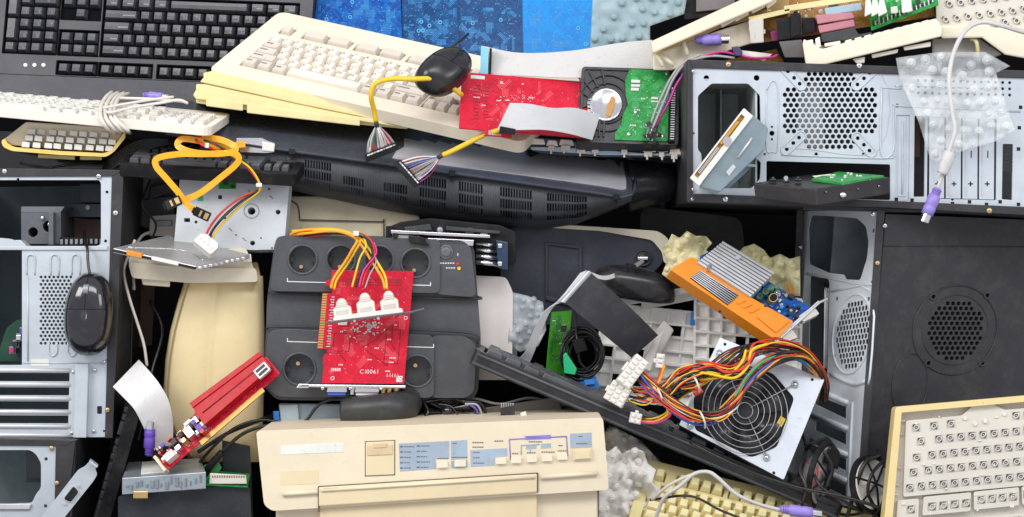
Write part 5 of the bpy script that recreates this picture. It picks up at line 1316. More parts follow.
b = MB(P); b.ribbon([(590, 272, 50), (604, 276, 40), (620, 271, 20), (634, 264, -10), (642, 259, -34)], [(592, 277, 50), (606, 280, 40), (622, 275, 20), (636, 268, -10), (644, 262, -34)], 1.2, 5); b.build('thin_tail', RIBW, t)
b = MB(P); b.prism([(655, 338), (664, 330), (650, 372), (641, 366)], 24, 34); b.build('grey_flap', GREYW, t, 1)

# ---------------- long black keyboard running diagonally
f = FV((478, 360, -85), (14.6, 6.0, .4), (3.6, -4.4, 8.5))
f = FV((484, 354, -78), (14.3, 6.1, .3), (.2, -.25, 11.5))
tK = keyboard('keyboard', 'long black keyboard running diagonally below the power supply, seen from its front edge', f, BLACK, KEYB, GREYL, m=(.6, 1.6, .9, .8), depth=.85, g=.4, keyh=.42, rad=.5, bev=1.2, legend=False)
b = MB(f); b.tube([(-.4, -.95, -.1), (10, -.95, -.1), (23.8, -.95, -.1)], .10, 6, sub=0); b.box(-.5, -1.02, 23.9, -.9, -.75, -.62); b.build('edge_trim', CHAR, tK)

# ---------------- beige laser printer at the bottom
fP = F3((262, 530, -150), (612, 515, -150), (258, 432, -150), 350, 98)
I = fP.inv
t = thing('laser_printer', 'beige laser printer with blue control panel, violet outline and round-edged buttons', 'printer', (430, 600, 0))
BP = mat('printer_beige', '#e6d8bc', .42, var=.06, grime=.08, bump=.04, scale=9); BP2 = mat('printer_beige_lower', '#e3d1ab', .45, var=.06, grime=.08, bump=.04, scale=9)
b = MB(fP); b.prism(roundpoly(hx(fP, [(256, 431), (603, 417.5), (609, 490), (272, 511), (264, 505)]), 4, 4), -235, 0); b.build('upper_housing', BP, t, 3)
b = MB(fP); b.prism(hx(fP, [(274, 508), (598, 488), (600, 640), (276, 640)]), -230, -12); b.build('lower_housing', BP, t, 2)
b = MB(fP); b.prism(hx(fP, [(319, 487), (537, 473.5), (537, 492), (319, 506)]), 0, 3.5); b.prism(hx(fP, [(319, 506), (537, 492), (538, 640), (320, 640)]), -14, -5); b.build('paper_door', BP2, t, 1.2)
b = MB(fP); b.prism(hx(fP, [(318, 487), (320, 487), (320, 512), (318, 512)]), 0, .8); b.prism(hx(fP, [(536.5, 473), (538.4, 473), (538.4, 492), (536.5, 492)]), 0, .8); b.tube([(*I(318.5, 486.6), .6), (*I(538, 473), .6)], .6, 5, sub=0); b.build('door_seam', mat('seam_brown', (.12, .10, .08), .6), t)
b = MB(fP); b.tube([(*I(283, 494), 1.5), (*I(318, 491.6), 1.5)], 2.4, 8, sub=0); b.tube([(*I(541, 477), 1.5), (*I(597, 473), 1.5)], 2.6, 8, sub=0); b.tube([(*I(322, 490), 4), (*I(535, 476.5), 4)], 1.6, 8, sub=0); b.build('grip_ridge', BP, t)
for a, c in ((324, 488), (520, 476)):
    b = MB(fP); b.prism(hx(fP, [(a, c), (a + 14, c - .9), (a + 14, c + .9), (a, c + 1.8)]), 3.5, 4); b.build('hinge_slot', STEELD, t)
def Z(x, y): return (250 + x / 2.6256, 380 + y / 2.6256)      # printed layout measured on an enlarged photograph
def quad(b, x0, y0, x1, y1, w0, w1, mi=0, sl=-.043):
    P_ = [Z(x0, y0), Z(x1, y0 + (x1 - x0) * sl), Z(x1, y1 + (x1 - x0) * sl), Z(x0, y1)]; b.prism(hx(fP, P_), w0, w1, mi=mi)
b = MB(fP); quad(b, 304, 163, 379, 251, 0, 1.2); b.build('cartridge_door', BP2, t, .5)
b = MB(fP); quad(b, 308, 172, 375, 198, 1.2, 2.2); quad(b, 326, 166, 360, 178, 1.2, 3); b.build('door_grip', mat('tan_plastic', '#dcc59c', .45), t, .6)
b = MB(fP)
for (x0, y0, x1, y1) in ((302, 161, 381, 163.4), (302, 250, 381, 253), (302, 161, 304, 252), (379, 158, 381, 249)): quad(b, x0, y0, x1, y1, 0, .5)
b.build('door_gap', mat('seam_brown', (.12, .10, .08), .6), t)
b = MB(fP); quad(b, 80, 172, 246, 196, 0, .35); b.build('name_plate', mat('pale_plate', '#e4e6dc', .4), t)
b = MB(fP); quad(b, 80, 240, 180, 276, 0, .3); b.build('faded_label', BP2, t)
def Lp(b, pts, w0, w1, mi=0): b.prism(hx(fP, [Z(*p) for p in pts]), w0, w1, mi=mi)
for q_ in ([(391, 167), (523, 160), (523, 205), (488, 207), (488, 233), (394, 240)], [(527, 160), (570, 157), (571, 206), (528, 209)], [(528, 212), (571, 209), (571, 229), (529, 232)], [(578, 184), (675, 179), (676, 200), (642, 203), (642, 224), (580, 228)],
           [(840, 141), (896, 138), (898, 176), (841, 179)], [(725, 170), (752, 168), (752, 180), (725, 182)], [(764, 168), (790, 166), (790, 178), (764, 180)]):
    b = MB(fP); Lp(b, q_, 0, .35); b.build('blue_print_panel', BLUEP, t)
b = MB(fP)
for p0, p1 in (((681, 156), (832, 148)), ((681, 156), (684, 209)), ((831, 148), (834, 200))):
    b.tube([(*I(*Z(*p0)), .3), (*I(*Z(*p1)), .3)], .62, 4, sub=0)
Lp(b, [(722, 147), (790, 144), (790, 154), (723, 157)], 0, .5); b.build('violet_outline', PURPLE, t)
b = MB(fP)
for p0, p1 in (((712, 172), (760, 169)), ((712, 172), (712, 196)), ((736, 182), (736, 192))): b.tube([(*I(*Z(*p0)), .3), (*I(*Z(*p1)), .3)], .5, 4, sub=0)
b.build('blue_line', BLUEP, t)
b = MB(fP); q = random.Random(5)
for col_, x0 in ((0, 396), (1, 440)):
    for r_ in range(5):
        y = 175 + r_ * 14 - (x0 - 396) * .04; quad(b, x0 - 2, y - 1.5, x0 + 6, y + 1.5, .36, .6); x = x0 + 9
        for k in range(q.randint(3, 4)): w_ = q.uniform(3, 6); quad(b, x, y - 1.2, x + w_, y + 1.2, .36, .55); x += w_ + 1.6
for x, y, n in ((532, 166, 2), (584, 164, 5), (584, 176, 5), (642, 160, 4), (586, 190, 3), (586, 204, 3), (586, 218, 5), (732, 162, 6), (688, 193, 3), (727, 191, 4), (765, 189, 6), (810, 172, 2), (808, 186, 4), (862, 148, 2), (856, 167, 5), (530, 203, 7), (492, 206, 5), (728, 150.5, 7)):
    for k in range(n): quad(b, x + k * 6, y - 1.2, x + k * 6 + 4.6, y + 1.2, .4, .6)
b.build('small_print', mat('printed_grey_ink', (.12, .12, .16), .6, bump=0), t)
for i, (x, y, w_, h) in enumerate(((491, 222, 28, 16), (537, 219, 30, 16), (645, 212, 28, 16), (685, 210, 27, 15), (726, 207, 27, 16), (766, 205, 27, 16), (806, 201, 27, 16))):
    P_ = [Z(x, y - 8), Z(x + w_, y - 9), Z(x + w_, y + 7), Z(x, y + 8)]
    b = MB(fP); b.prism(roundpoly(hx(fP, P_), 1.2), 0, 3.2); b.build('button', CREAM, t, 1.2)
b = MB(fP); b.prism(roundpoly(hx(fP, [Z(846, 180), Z(896, 177), Z(897, 207), Z(848, 210)]), 1), 0, 3); b.prism(hx(fP, [Z(852, 186), Z(892, 183), Z(892, 204), Z(853, 207)]), 3, 4); b.build('power_rocker', BP2, t, .8)

# ---------------- blue-grey box, black curved handle, small fan, board strip
t = thing('blue_box', 'pale blue-grey box tucked behind the printer, beside the black curved handle', 'box', (320, 430, -20))
b = MB(P); b.prism([(279, 403), (345, 404), (346, 434), (280, 434)], -60, 34); b.build('body', BLUG, t, 2)
b = MB(P); b.prism([(279, 405), (298, 404), (300, 431), (282, 433)], 34, 38); b.build('panel', mat('pale_blue_grey', (.48, .58, .64), .45), t, 1)
b = MB(P); b.prism([(273, 411), (279, 411), (279, 432), (274, 432)], 30, 40); b.build('blue_latch', LBLUE, t, .8)
t = thing('curved_handle', 'thick black rubber strain relief bending round in front of the power box', 'handle', (380, 415, -60))
b = MB(P); b.tube([(344, 412, 64), (362, 411, 70), (384, 410, 72), (398, 408, 64), (405, 402, 46), (405, 396, 20)], lambda s: 14 + 3.5 * math.sin(min(1, s * 1.6) * math.pi / 2), 18, flat=1.0); b.build('rubber_grip', mat('rubber', (.035, .036, .038), .42), t)
b = MB(P)
for i in range(3): b.tube([(350 + i * 4, 399 - i * .5, 72), (351.5 + i * 4, 411, 80 + i), (350 + i * 4, 423 + i * .4, 70)], .8, 6)
b.tube([(364, 397, 76), (366, 410, 85), (364, 423, 74)], .5, 5)
b.build('grip_rings', BLACKM, t)
t = thing('small_fan', 'small glossy black cooling fan lying behind the printer top', 'fan', (450, 420, -50))
b = MB(P)
for i in range(7):
    a = i * .9; b.add([(448 + math.cos(a) * 6, 411 + math.sin(a) * 4, 44), (448 + math.cos(a + .3) * 24, 411 + math.sin(a + .3) * 11, 50), (448 + math.cos(a + .8) * 24, 411 + math.sin(a + .8) * 11, 38), (448 + math.cos(a + .5) * 6, 411 + math.sin(a + .5) * 4, 40)], [(0, 1, 2, 3)])
b.build('fan_blades', GLOSS, t, solid=1)
b = MB(P); b.ball((448, 411, 44), (7, 6, 7)); b.build('fan_hub', GLOSS, t)
for q_, (x0, y0) in enumerate(((424, 402), (472, 403))):
    b = MB(P); b.tube([(x0, y0, 46), (x0 + 4, y0 + 10, 52), (x0 - 1, y0 + 18, 54), (x0 + 12, y0 + 21, 56)], 1.5, 6); b.build('fan_frame', GLOSS, t)
b = MB(P); b.tube([(424, 402, 46), (448, 399, 40), (472, 402, 46)], 1.6, 6); b.tube([(422, 418, 56), (450, 421, 58), (478, 418, 56)], 1.6, 6); b.tube([(438, 404, 52), (452, 407, 54), (460, 420, 56)], .8, 6); b.build('fan_frame', GLOSS, t)
wires([([(468, 404, 56), (475, 408, 60), (478, 414, 58), (476, 424, 50)], PURPLED, 1.2), ([(465, 404, 56), (477, 405, 58), (482, 416, 56), (481, 424, 50)], GRYW, 1.2), ([(462, 402, 50), (480, 403, 52), (486, 414, 50), (486, 424, 46)], BLKW, 1.4)], t)
t = thing('circuit_board', 'small green circuit board with black chip resting on the printer beside a grey strip', 'circuit board', (515, 421, -60))
b = MB(P); slabq(b, [(496, 422, 90), (535, 418, 90), (530, 414, 60), (500, 417, 60)], 1.5); b.build('board', [PGRN], t)
b = MB(P); b.prism([(500, 408), (514, 405), (515, 415), (501, 417)], 70, 84); 
for i in range(6): b.box(501 + i * 2.3, 403, 502 + i * 2.3, 408, 70, 72, 1)
b.build('chip', [CHIP, SOLD], t, .6)
b = MB(P); b.prism([(520, 413), (526, 411), (527, 416), (521, 417)], 80, 92); b.build('white_part', WHITE, t, 1)
t = thing('metal_strip', 'dull grey-brown metal strip lying behind the printer top', 'metal strip', (530, 415, 0))
b = MB(P); b.prism([(483, 408), (560, 396), (562, 412), (545, 418), (484, 424)], 20, 40); b.build('strip', mat('taupe_metal', (.17, .15, .14), .5, .4), t, 1)
wires([([(545, 418, 60), (565, 414, 66), (590, 413, 60), (610, 416, 40)], BLKW, 1.1), ([(540, 421, 66), (560, 417, 70), (585, 411, 60), (600, 408, 40)], WHTW, .7)], t)
# ---------------- computer case, top right, rear panel towards us
f = F3((688, 203, -70), (1100, 217, -70), (691, 61, -70), 412, 142)
I = f.inv
def z(x, y): return (680 + x / 2.349, y / 2.349)
t = thing('computer_case', 'computer case lying on its side at upper right, honeycomb fan vent and slot covers showing', 'computer case', (880, 212, 60))
psu = roundpoly(hx(f, [z(*p) for p in ((74, 196), (160, 196), (188, 224), (190, 330), (178, 345), (178, 372), (190, 380), (188, 420), (168, 442), (66, 442), (52, 428), (50, 360), (42, 352), (42, 225))]), 2)
io = roundpoly(hx(f, [z(*p) for p in ((203, 378), (494, 386), (494, 470), (203, 462))]), 2)
hh = []
def okv(x, y):
    for (a, c, d, e) in ((245, 165, 290, 203), (412, 165, 470, 203), (240, 315, 290, 360), (412, 315, 465, 365)):
        if a < (x - 680) * 2.349 < d and c < y * 2.349 < e: return False
    return True
for p in hexes(785, 74, 876, 149, 6.0, 2.5, okv): hh.append(hx(f, p))
sl = [roundpoly(hx(f, [z(*p) for p in q]), 1) for q in (((551, 272), (576, 272), (574, 462), (549, 462)), ((508, 270), (540, 270), (538, 470), (506, 470)), ((582, 275), (744, 280), (742, 470), (580, 466)), ((758, 338), (782, 338), (780, 470), (756, 468)))]
dots = [hx(f, circ(*z(560 + i * 16.5, 189 + j * 14.5 + i * .4), 1.6, 8)) for i in range(14) for j in range(3)]
sm_ = [hx(f, circ(*z(x, y), r, 12)) for x, y, r in ((62, 183, 2.8), (180, 183, 3), (216, 313, 2.6), (216, 298, 1.2), (216, 327, 1.2), (320, 362, 1.8), (510, 248, 2), (640, 468, 1.5), (208, 205, .6), (32, 313, 1.2), (199, 362, 1.2), (430, 362, 1.4))]
rows = [hx(f, rect(z(x, 0)[0], z(0, y)[1], z(x + 8, 0)[0], z(0, y + 8)[1])) for x, y in ((560, 462), (600, 466), (640, 476), (680, 470), (720, 478), (765, 474), (800, 250), (795, 310))]
b = MB(f); b.prism(hx(f, [z(*p) for p in ((30, 160), (810, 184), (1000, 190), (1000, 492), (805, 486), (500, 472), (30, 455))]), -3, 0, [psu, io] + hh + sl + dots + sm_); b.build('rear_panel', STEEL, t)
b = MB(f); b.prism(hx(f, [z(*p) for p in ((18, 140), (810, 166), (1000, 172), (1000, 192), (810, 184), (30, 160))]), -4, 2.5); b.prism(hx(f, [z(*p) for p in ((18, 140), (30, 160), (30, 455), (16, 475))]), -4, 2.4); b.prism(hx(f, [z(*p) for p in ((30, 455), (500, 472), (805, 486), (1000, 492), (1000, 512), (800, 505), (490, 488), (16, 475))]), -4, 2.5); b.build('case_rim', CASEB, t, .6)
b = MB(f)
for q in (((18, 140), (1000, 172), (1000, 175), (18, 143)), ((16, 472), (1000, 509), (1000, 512), (16, 475)), ((16, 142), (19, 142), (19, 475), (16, 475))): b.prism(hx(f, [z(*p) for p in q]), -330, -4)
b.prism(hx(f, [z(*p) for p in ((18, 142), (1000, 172), (1000, 512), (16, 475))]), -334, -330); b.build('case_shell', CASEB, t)
b = MB(f); b.prism(hx(f, [z(*p) for p in ((178, 190), (182, 190), (182, 462), (178, 462))]), -150, -3); b.prism(hx(f, [z(*p) for p in ((30, 380), (180, 386), (180, 392), (30, 386))]), -2, -1) ; b.prism(hx(f, [z(*p) for p in ((30, 450), (180, 455), (180, 459), (30, 454))]), -150, -3); b.prism(hx(f, [z(*p) for p in ((20, 180), (200, 186), (200, 470), (20, 460))]), -152, -148); b.prism(hx(f, [z(*p) for p in ((30, 183), (180, 188), (180, 192), (30, 187))]), -150, -3); b.prism(hx(f, [z(*p) for p in ((120, 190), (124, 190), (124, 380), (120, 380))]), -148, -100); b.build('inner_bay', mat('grey_green_steel', (.55, .60, .60), .5, .2, var=.2), t)
b = MB(f); b.prism(hx(f, [z(*p) for p in ((240, 165), (480, 168), (480, 365), (240, 360))]), -44, -38, mi=1); b.prism(hx(f, [z(*p) for p in ((290, 200), (345, 180), (350, 345), (285, 340))]), -38, -30); b.build('fan_behind', [mat('pale_grey_part', (.75, .73, .72), .5), CHARD], t)
b = MB(f); b.prism(hx(f, [z(*p) for p in ((545, 262), (580, 262), (578, 365), (545, 365))]), -40, -30); b.build('brown_board', WOOD, t)
# pressed features
b = MB(f)
def zt(pts, r=.9, cl=False, w=.2): b.tube([(*I(*z(*p)), w) for p in pts], r, 6, sub=4, closed=cl)
for cx_, cy_, an in ((268, 183, 45), (432, 184, -45), (266, 336, -45), (432, 340, 45)):
    u, v = I(*z(cx_, cy_)); g = f.sub(u, v, 0, -an)
    b2 = rrect(-15, -4.6, 15, 4.6, 4.5, 5); b.tube([(*p, .4) for p in b2], .9, 6, sub=0, closed=True, fr=g)
zt([(203, 212), (203, 345), (216, 356), (230, 345), (230, 212), (216, 190), (203, 212)], .8)
zt([(240, 162), (470, 170), (466, 352), (300, 350), (240, 345)], .5)
zt([(474, 205), (520, 208), (520, 200), (740, 206)], 1.0); zt([(474, 205), (472, 360), (502, 352), (502, 255), (530, 250), (800, 262)], 1.1)
zt([(238, 364), (480, 372), (500, 360)], .9)
for x in (522, 596, 636, 676, 716): zt([(x, 285), (x, 455)], .9)
b.build('pressed_ridges', STEEL, t)
for an, (cx_, cy_) in ((45, (268, 183)), (-45, (432, 184)), (-45, (266, 336)), (45, (432, 340))):
    u, v = I(*z(cx_, cy_)); g = f.sub(u, v, .3, -an); b = MB(g); b.prism(rrect(-14.5, -4.2, 14.5, 4.2, 4, 5), -.5, .1, [circ(q, 0, 2, 10) for q in (-9, 0, 8)]); b.build('fan_mount', STEEL, t)
    for q in (-9, 0, 8):
        b = MB(g); b.cyl(q, 0, 1.9, -.45, -.1, 12); b.build('mount_hole', DARKI, t)
for i in range(4):
    x = 586 + i * 39; b = MB(f); b.prism(hx(f, [z(x, 276 + i), z(x + 35, 277 + i), z(x + 34, 466 + i), z(x - 1, 465 + i)]), -1, 1.0); b.prism(hx(f, [z(x + 6, 280 + i), z(x + 10, 280 + i), z(x + 9, 460), z(x + 5, 460)]), 1, 1.8); b.build('slot_cover', STEEL, t, .6)
    u, v = I(*z(x + 18, 432)); b = MB(f); b.box(u - 2.4, v - .6, u + 2.4, v + .6, 1, 1.2); b.box(u - .6, v - 2.4, u + .6, v + 2.4, 1, 1.2); b.box(u - .5, v + 26, u + .5, v + 33, 1, 1.2); b.build('punched_cross', BLACKM, t)
b = MB(f); b.prism(hx(f, [z(508, 270), z(540, 270), z(538, 470), z(506, 470)]), -3, -1.5); b.prism(hx(f, [z(514, 275), z(532, 275), z(530, 462), z(512, 462)]), -1.5, -.6); b.build('slot_cover', STEEL, t, .6)
b = MB(f)
for x, y in ((508, 468), (545, 470), (600, 472), (640, 478), (680, 474), (720, 480), (752, 474), (795, 480), (800, 252), (797, 300), (795, 350), (560, 480)): 
    u, v = I(*z(x, y)); b.box(u - 1.7, v - 1.7, u + 1.7, v + 1.7, .1, .3)
b.build('punched_holes', BLACKM, t)
b = MB(f)
for i in range(7):
    for j in range(4): b.ring(*I(*z(762 + j * 7 , 345 + i * 9)), 1, 1.5, -2, -1, 6)
b.build('small_mesh', CHARD, t)
for x, y, m_ in ((113, 152, COPPER), (420, 155, CHROME), (106, 468, CHROME), (725, 495, COPPER), (30, 445, CHROME), (28, 468, CHROME), (30, 168, CHROME)): screw(f, *I(*z(x, y)), 2.9 if x > 100 else 1.6, t, 2.5, m_)

# silver drive hanging out of it
t = thing('disc_drive', 'silver drive with exposed amber board hanging tilted out of the power supply opening', 'drive', (730, 150, -90))
f = FO((728, 150, -96), roll=-54, yaw=0, pitch=0)
f = FV((694, 176, -100), (.62, -.78, 0), (-.20, -.15, 1.0))
g = F3((699, 186, -108), (753, 116, -108), (690, 178, -108), 88, 12)   # bright front face
b = MB(g); b.prism(rrect(0, 0, 88, 12, 1), -6, 0, [rrect(5, 5.5, 82, 10.5, 1)]); b.build('front_face', WHITE, t, .5)
b = MB(g); b.box(4, 5, 83, 11, -5, -3); 
for i in range(20): b.box(10 + i * 1.6, 6.5, 10.9 + i * 1.6, 9.5, -3, -1, 1)
b.box(46, 7, 74, 10, -3, -.5, 2); b.build('exposed_board', [PAMB, SOLD, mat('amber_plastic', (.62, .28, .02), .4)], t)
b = MB(P); b.prism([(699, 187), (752, 114), (768, 128), (764, 150), (720, 192)], 55, 104); b.prism([(712, 192), (716, 188), (765, 150), (762, 158), (728, 190)], 55, 60); b.build('housing', mat('blue_grey_steel', (.26, .33, .37), .4, .5, var=.12), t, 1)
b = MB(P); b.tube([(738, 158, 104.4), (752, 138, 104.4)], 1.3, 6, sub=0); b.prism([(726, 172), (733, 164), (736, 167), (729, 176)], 104, 105); b.build('rail_slots', ALU, t)
b = MB(g); b.cyl(52, 5, 4.6, 0, 1.6, 18); b.cyl(52, 5, 2, 1.6, 2.4, 12); b.build('spindle', CHROME, t)

# black hard drive lying in the lower opening
t = thing('hard_drive', 'black hard drive with green board on top sticking out of the upper right case', 'hard drive', (830, 205, -110))
HD = mat('satin_black_metal', (.040, .036, .038), .4, .5)
L0, M0, R0, B0 = (753, 183, 96), (816, 190, 150), (891, 178, 96), (820, 172, 30)
b = MB(P)
b.add([(753, 183, 104), (816, 189, 150), (890, 177, 104), (822, 172, 40), (755, 198, 104), (817, 206, 150), (890, 194, 104), (822, 190, 40)], [(0, 1, 2, 3), (7, 6, 5, 4), (0, 4, 5, 1), (1, 5, 6, 2), (2, 6, 7, 3), (3, 7, 4, 0)]); b.build('body', HD, t, 1.2)
b = MB(P); slabq(b, [(812, 180, 112), (842, 184, 134), (884, 177, 104), (838, 173, 64)], 1, 0, 1.5); b.build('circuit_board', [PGRN], t)
b = MB(P)
for i in range(12): x, y, w_ = qp(rnd.random() * .8 + .1, rnd.random() * .8 + .1, [(812, 180, 112), (842, 184, 134), (884, 177, 104), (838, 173, 64)]); b.box(x, y - 3.2, x + rnd.uniform(1.5, 4), y - 1.4, w_ - 3, w_)
b.build('component', SOLD, t, .3)
b = MB(P); b.prism([(812, 176), (830, 174), (842, 180), (826, 184)], 88, 92); b.build('connector_row', IVORY, t, .4)
for x, y, w_ in ((786, 181.5, 122), (773, 180, 108), (798, 180, 116)): 
    b = MB(P); b.ball((x, y, w_), (4, 1.6, 4)); b.ball((x, y - 2, w_), (1.6, 1.4, 1.6)); b.build('round_cap', GLOSS, t)
b = MB(P); b.cyl(786, 178, 2.2, 122, 124, 12); b.build('motor_screw', CHROME, t)
for x, y, w_, r_ in ((843, 195, 136, 3.4), (826, 192, 146, 1), (858, 189, 125, 1), (879, 186, 112, 1.2), (870, 180, 116, .8)):
    b = MB(P); b.ball((x, y, w_), (r_ * 1.1, r_ * .9, 2), 10, 6); b.build('side_screw', CHROME, t)

# ---------------- silicone sheet and grey plug cable hanging over the case
membrane('silicone_sheet', 'clear silicone dome sheet draped over the upper right computer case', [(896, 58), (940, 52), (985, 52), (1010, 66), (996, 73), (1008, 110), (1015, 130), (1000, 140), (960, 152), (938, 162), (930, 158), (918, 120), (900, 80)], 92, SILI, 15, 4.0, 5, 7, 9, m2=mat('silicone_dome', (.90, .92, .92), .3, alpha=.5, var=.03))
t = thing('ps2_cable', 'pale grey cable with violet round plug hanging down in front of the upper right case', 'cable', (945, 130, -110))
wires([([(1040, 36, 60), (1020, 31, 76), (1000, 25, 88), (982, 22, 92), (966, 30, 98), (954, 52, 104), (949, 80, 108), (952, 110, 110), (955, 130, 112), (950, 148, 112), (946, 160, 112)], mat('pale_grey_cable', (.62, .60, .58), .45, bump=0), 2.4),
       ([(944, 172, 112), (940, 182, 112), (937, 190, 112)], MC['pale_grey_cable'], 2.0)], t, name='cable')
b = MB(P); b.tube([(950, 152, 112), (947, 160, 113), (942, 174, 113)], lambda s: 5.6 + 1.2 * math.sin(s * 3.14), 14); b.build('ferrite_bead', MC['pale_grey_cable'], t)
g = FO((939, 186, -112), roll=0); u_ = at(924, 222, -112) - at(939, 186, -112); u_.normalize(); g = Fr(at(938, 188, -112), Vector((u_.z, 0, -u_.x)) * S, u_ * S, Vector((0, -1, 0)) * S)
din(g, t, PURPLE, 27, 6)

# ---------------- computer case, lower right
fr_ = F3((783, 506, 70), (857, 506, -60), (804, 208, 70), 150, 300)
I = fr_.inv
t = thing('computer_case', 'black computer tower at lower right with round honeycomb vents in side and rear', 'computer case', (880, 510, 20))
def z3(x, y): return (780 + x / 2.463, 190 + y / 2.463)
top = roundpoly(hx(fr_, [z3(*p) for p in ((78, 62), (150, 66), (190, 70), (212, 90), (218, 130), (214, 170), (204, 200), (198, 222), (162, 220), (158, 208), (120, 204), (72, 182), (70, 90))]), 4)
colm = roundpoly(hx(fr_, [z3(*p) for p in ((74, 212), (112, 212), (122, 226), (116, 470), (104, 490), (70, 480))]), 3)
c0 = I(*z3(178, 355))
vh = [p for p in hexes(c0[0] - 36, c0[1] - 36, c0[0] + 36, c0[1] + 36, 6.2, 2.9, lambda u, v: math.hypot(u - c0[0], v - c0[1]) < 32.5)]
louv = [hx(fr_, [(816, y), (846, y + 12), (846, y + 24), (815, y + 9)]) for y in (395, 421, 447, 473)]
BZ = mat('bright_zinc', (.74, .79, .84), .42, .1, var=.06, grime=.1, bump=.03)
b = MB(fr_); b.prism(hx(fr_, [z3(55, 48), (878, 210), (857, 506), (783, 506)]), -1, 0, [top, colm] + vh + louv + [circ(*I(*z3(x, y)), 2.2, 10) for x, y in ((230, 100), (226, 228), (140, 268), (218, 268), (134, 410), (214, 436), (230, 268))]); b.build('rear_panel', BZ, t)
b = MB(fr_); b.tube([(*circ(*c0, 38, 28)[i], .3) for i in range(28)], 1.1, 6, sub=0, closed=True); b.tube([(*I(*z3(*p)), .5) for p in ((128, 250), (226, 250), (222, 460), (210, 470))], 1.2, 6, sub=3); b.tube([(*I(*z3(*p)), .5) for p in ((125, 452), (180, 478), (215, 470))], 2.2, 6, sub=3); b.tube([(*I(*z3(*p)), .5) for p in ((66, 206), (160, 224), (196, 232), (236, 232))], 1.5, 6, sub=3)
for y in (388, 414, 440, 466): b.tube([(*I(812, y), .5), (*I(848, y + 15), .5)], 2.6, 7, sub=0)
b.tube([(*I(853, 402), .5), (*I(848, 506), .5)], 1.6, 6, sub=0)
b.build('pressed_ridges', BZ, t)
b = MB(fr_); b.prism(hx(fr_, [z3(100, 225), z3(118, 232), z3(110, 460), z3(94, 470)]), -10, -4); b.tube([(*I(*z3(106, 240)), -3), (*I(*z3(102, 440)), -3)], 2, 6, sub=0); b.build('inner_bracket', CHROME, t, .6)
b = MB(fr_); b.box(0, 0, 2, 300, -300, -3); b.box(0, 0, 150, 2, -300, -3); b.box(0, 0, 150, 300, -304, -300); b.box(60, 200, 62, 300, -60, -3); b.build('inner_shell', mat('dark_inner_steel', (.30, .36, .38), .5, .2, var=.2), t)
b = MB(fr_); b.prism(roundpoly(hx(fr_, [z3(*p) for p in ((140, 124), (206, 132), (200, 200), (140, 190))]), 4), -70, -60); b.prism(hx(fr_, [z3(170, 188), z3(200, 190), z3(200, 215), z3(168, 210)]), -30, -26); b.build('inner_plate', mat('dark_inner_steel', (.08, .10, .11), .5), t, .5)
fs = F3((862, 506, -60), (1165, 492, 110), (884, 212, -60), 345, 296)
J = fs.inv
c1 = J(*z3(432, 345))
vh = [p for p in hexes(c1[0] - 34, c1[1] - 34, c1[0] + 34, c1[1] + 34, 5.9, 2.35, lambda u, v: math.hypot(u - c1[0], v - c1[1]) < 31)]
b = MB(fs); b.prism([(0, -2), (345, -2), (345, 292), (2, 294)], -3, 0, vh + [circ(c1[0] + x, c1[1] + y, 2.2, 10) for x, y in ((-27, -34), (32, -34), (-27, 34), (32, 36))]); b.build('side_panel', CASEB, t)
b = MB(fs); b.tube([(*p, .2) for p in circ(*c1, 46, 40)], .8, 6, sub=0, closed=True); b.tube([(*p, .1) for p in circ(*c1, 36, 36)], .5, 6, sub=0, closed=True)
c2 = (J(*z3(320, 480))[0], J(*z3(320, 480))[1]); b.tube([(*p, .2) for p in circ(c2[0], c2[1], 19, 30, rv=32)], .7, 6, sub=0, closed=True)
c3 = J(*z3(300, 600)); 
b.tube([(1, 262, .4), (345, 268, .4)], .7, 5, sub=0)
b.build('pressed_rings', CASEB, t)
for x, y in ((-27, -34), (32, -34), (-27, 34), (32, 36)): 
    b = MB(fs); b.ring(c1[0] + x, c1[1] + y, 2.2, 4, 0, 1, 16); b.build('screw_boss', CHARD, t, .4)
b = MB(P); b.prism([(877, 209), (885, 210), (864, 508), (856, 508)], 60, 66); b.prism([(803, 204), (885, 207), (1165, 208), (1165, 216), (885, 212), (803, 210)], -110, 60); b.build('case_edge', CASEB, t, .8)
for x, y in ((228, 60), (240, 180), (258, 88)): screw(FO((*z3(x, y), -67)), 0, 0, 2.4, t, 0, COPPER if x == 240 else CHROME)
t = thing('computer_case_edge', 'black case edge standing just left of the lower right computer tower', 'panel', (802, 300, 60))
b = MB(P); b.prism([(797, 206), (804, 206), (796, 420), (789, 420)], -100, -58); b.build('edge', CASEB, t, .6)
screw(FO((800.5, 247, 52)), 0, 0, 2.6, t, 3)

# ---------------- yellowed silicone lumps
membrane('silicone_sheet', 'crumpled yellowed silicone sheet beside the cream edge of the slate blue case', [(662, 248), (668, 243), (672, 234), (680, 238), (687, 231), (696, 236), (706, 236), (712, 243), (706, 250), (713, 256), (700, 262), (692, 274), (680, 272), (672, 282), (662, 274), (667, 262)], 30, SILIY, 11, 2.6, 3, 10, 1)
membrane('silicone_sheet', 'crumpled yellowed silicone sheet behind the orange card heatsink', [(736, 254), (744, 247), (754, 244), (764, 250), (770, 258), (780, 254), (790, 259), (800, 256), (800, 296), (776, 296), (756, 282), (738, 264)], 6, SILIY, 12, 3.2, 3.5, 10, 2)
t = thing('amber_plug', 'small amber plastic tab behind the blue circuit board of the orange card', 'plug', (793, 288, 0))
b = MB(P); b.prism([(786, 284), (800, 282), (800, 296), (790, 296)], -10, 8); b.build('tab', mat('amber_plastic', (.62, .28, .02), .4), t, 1)

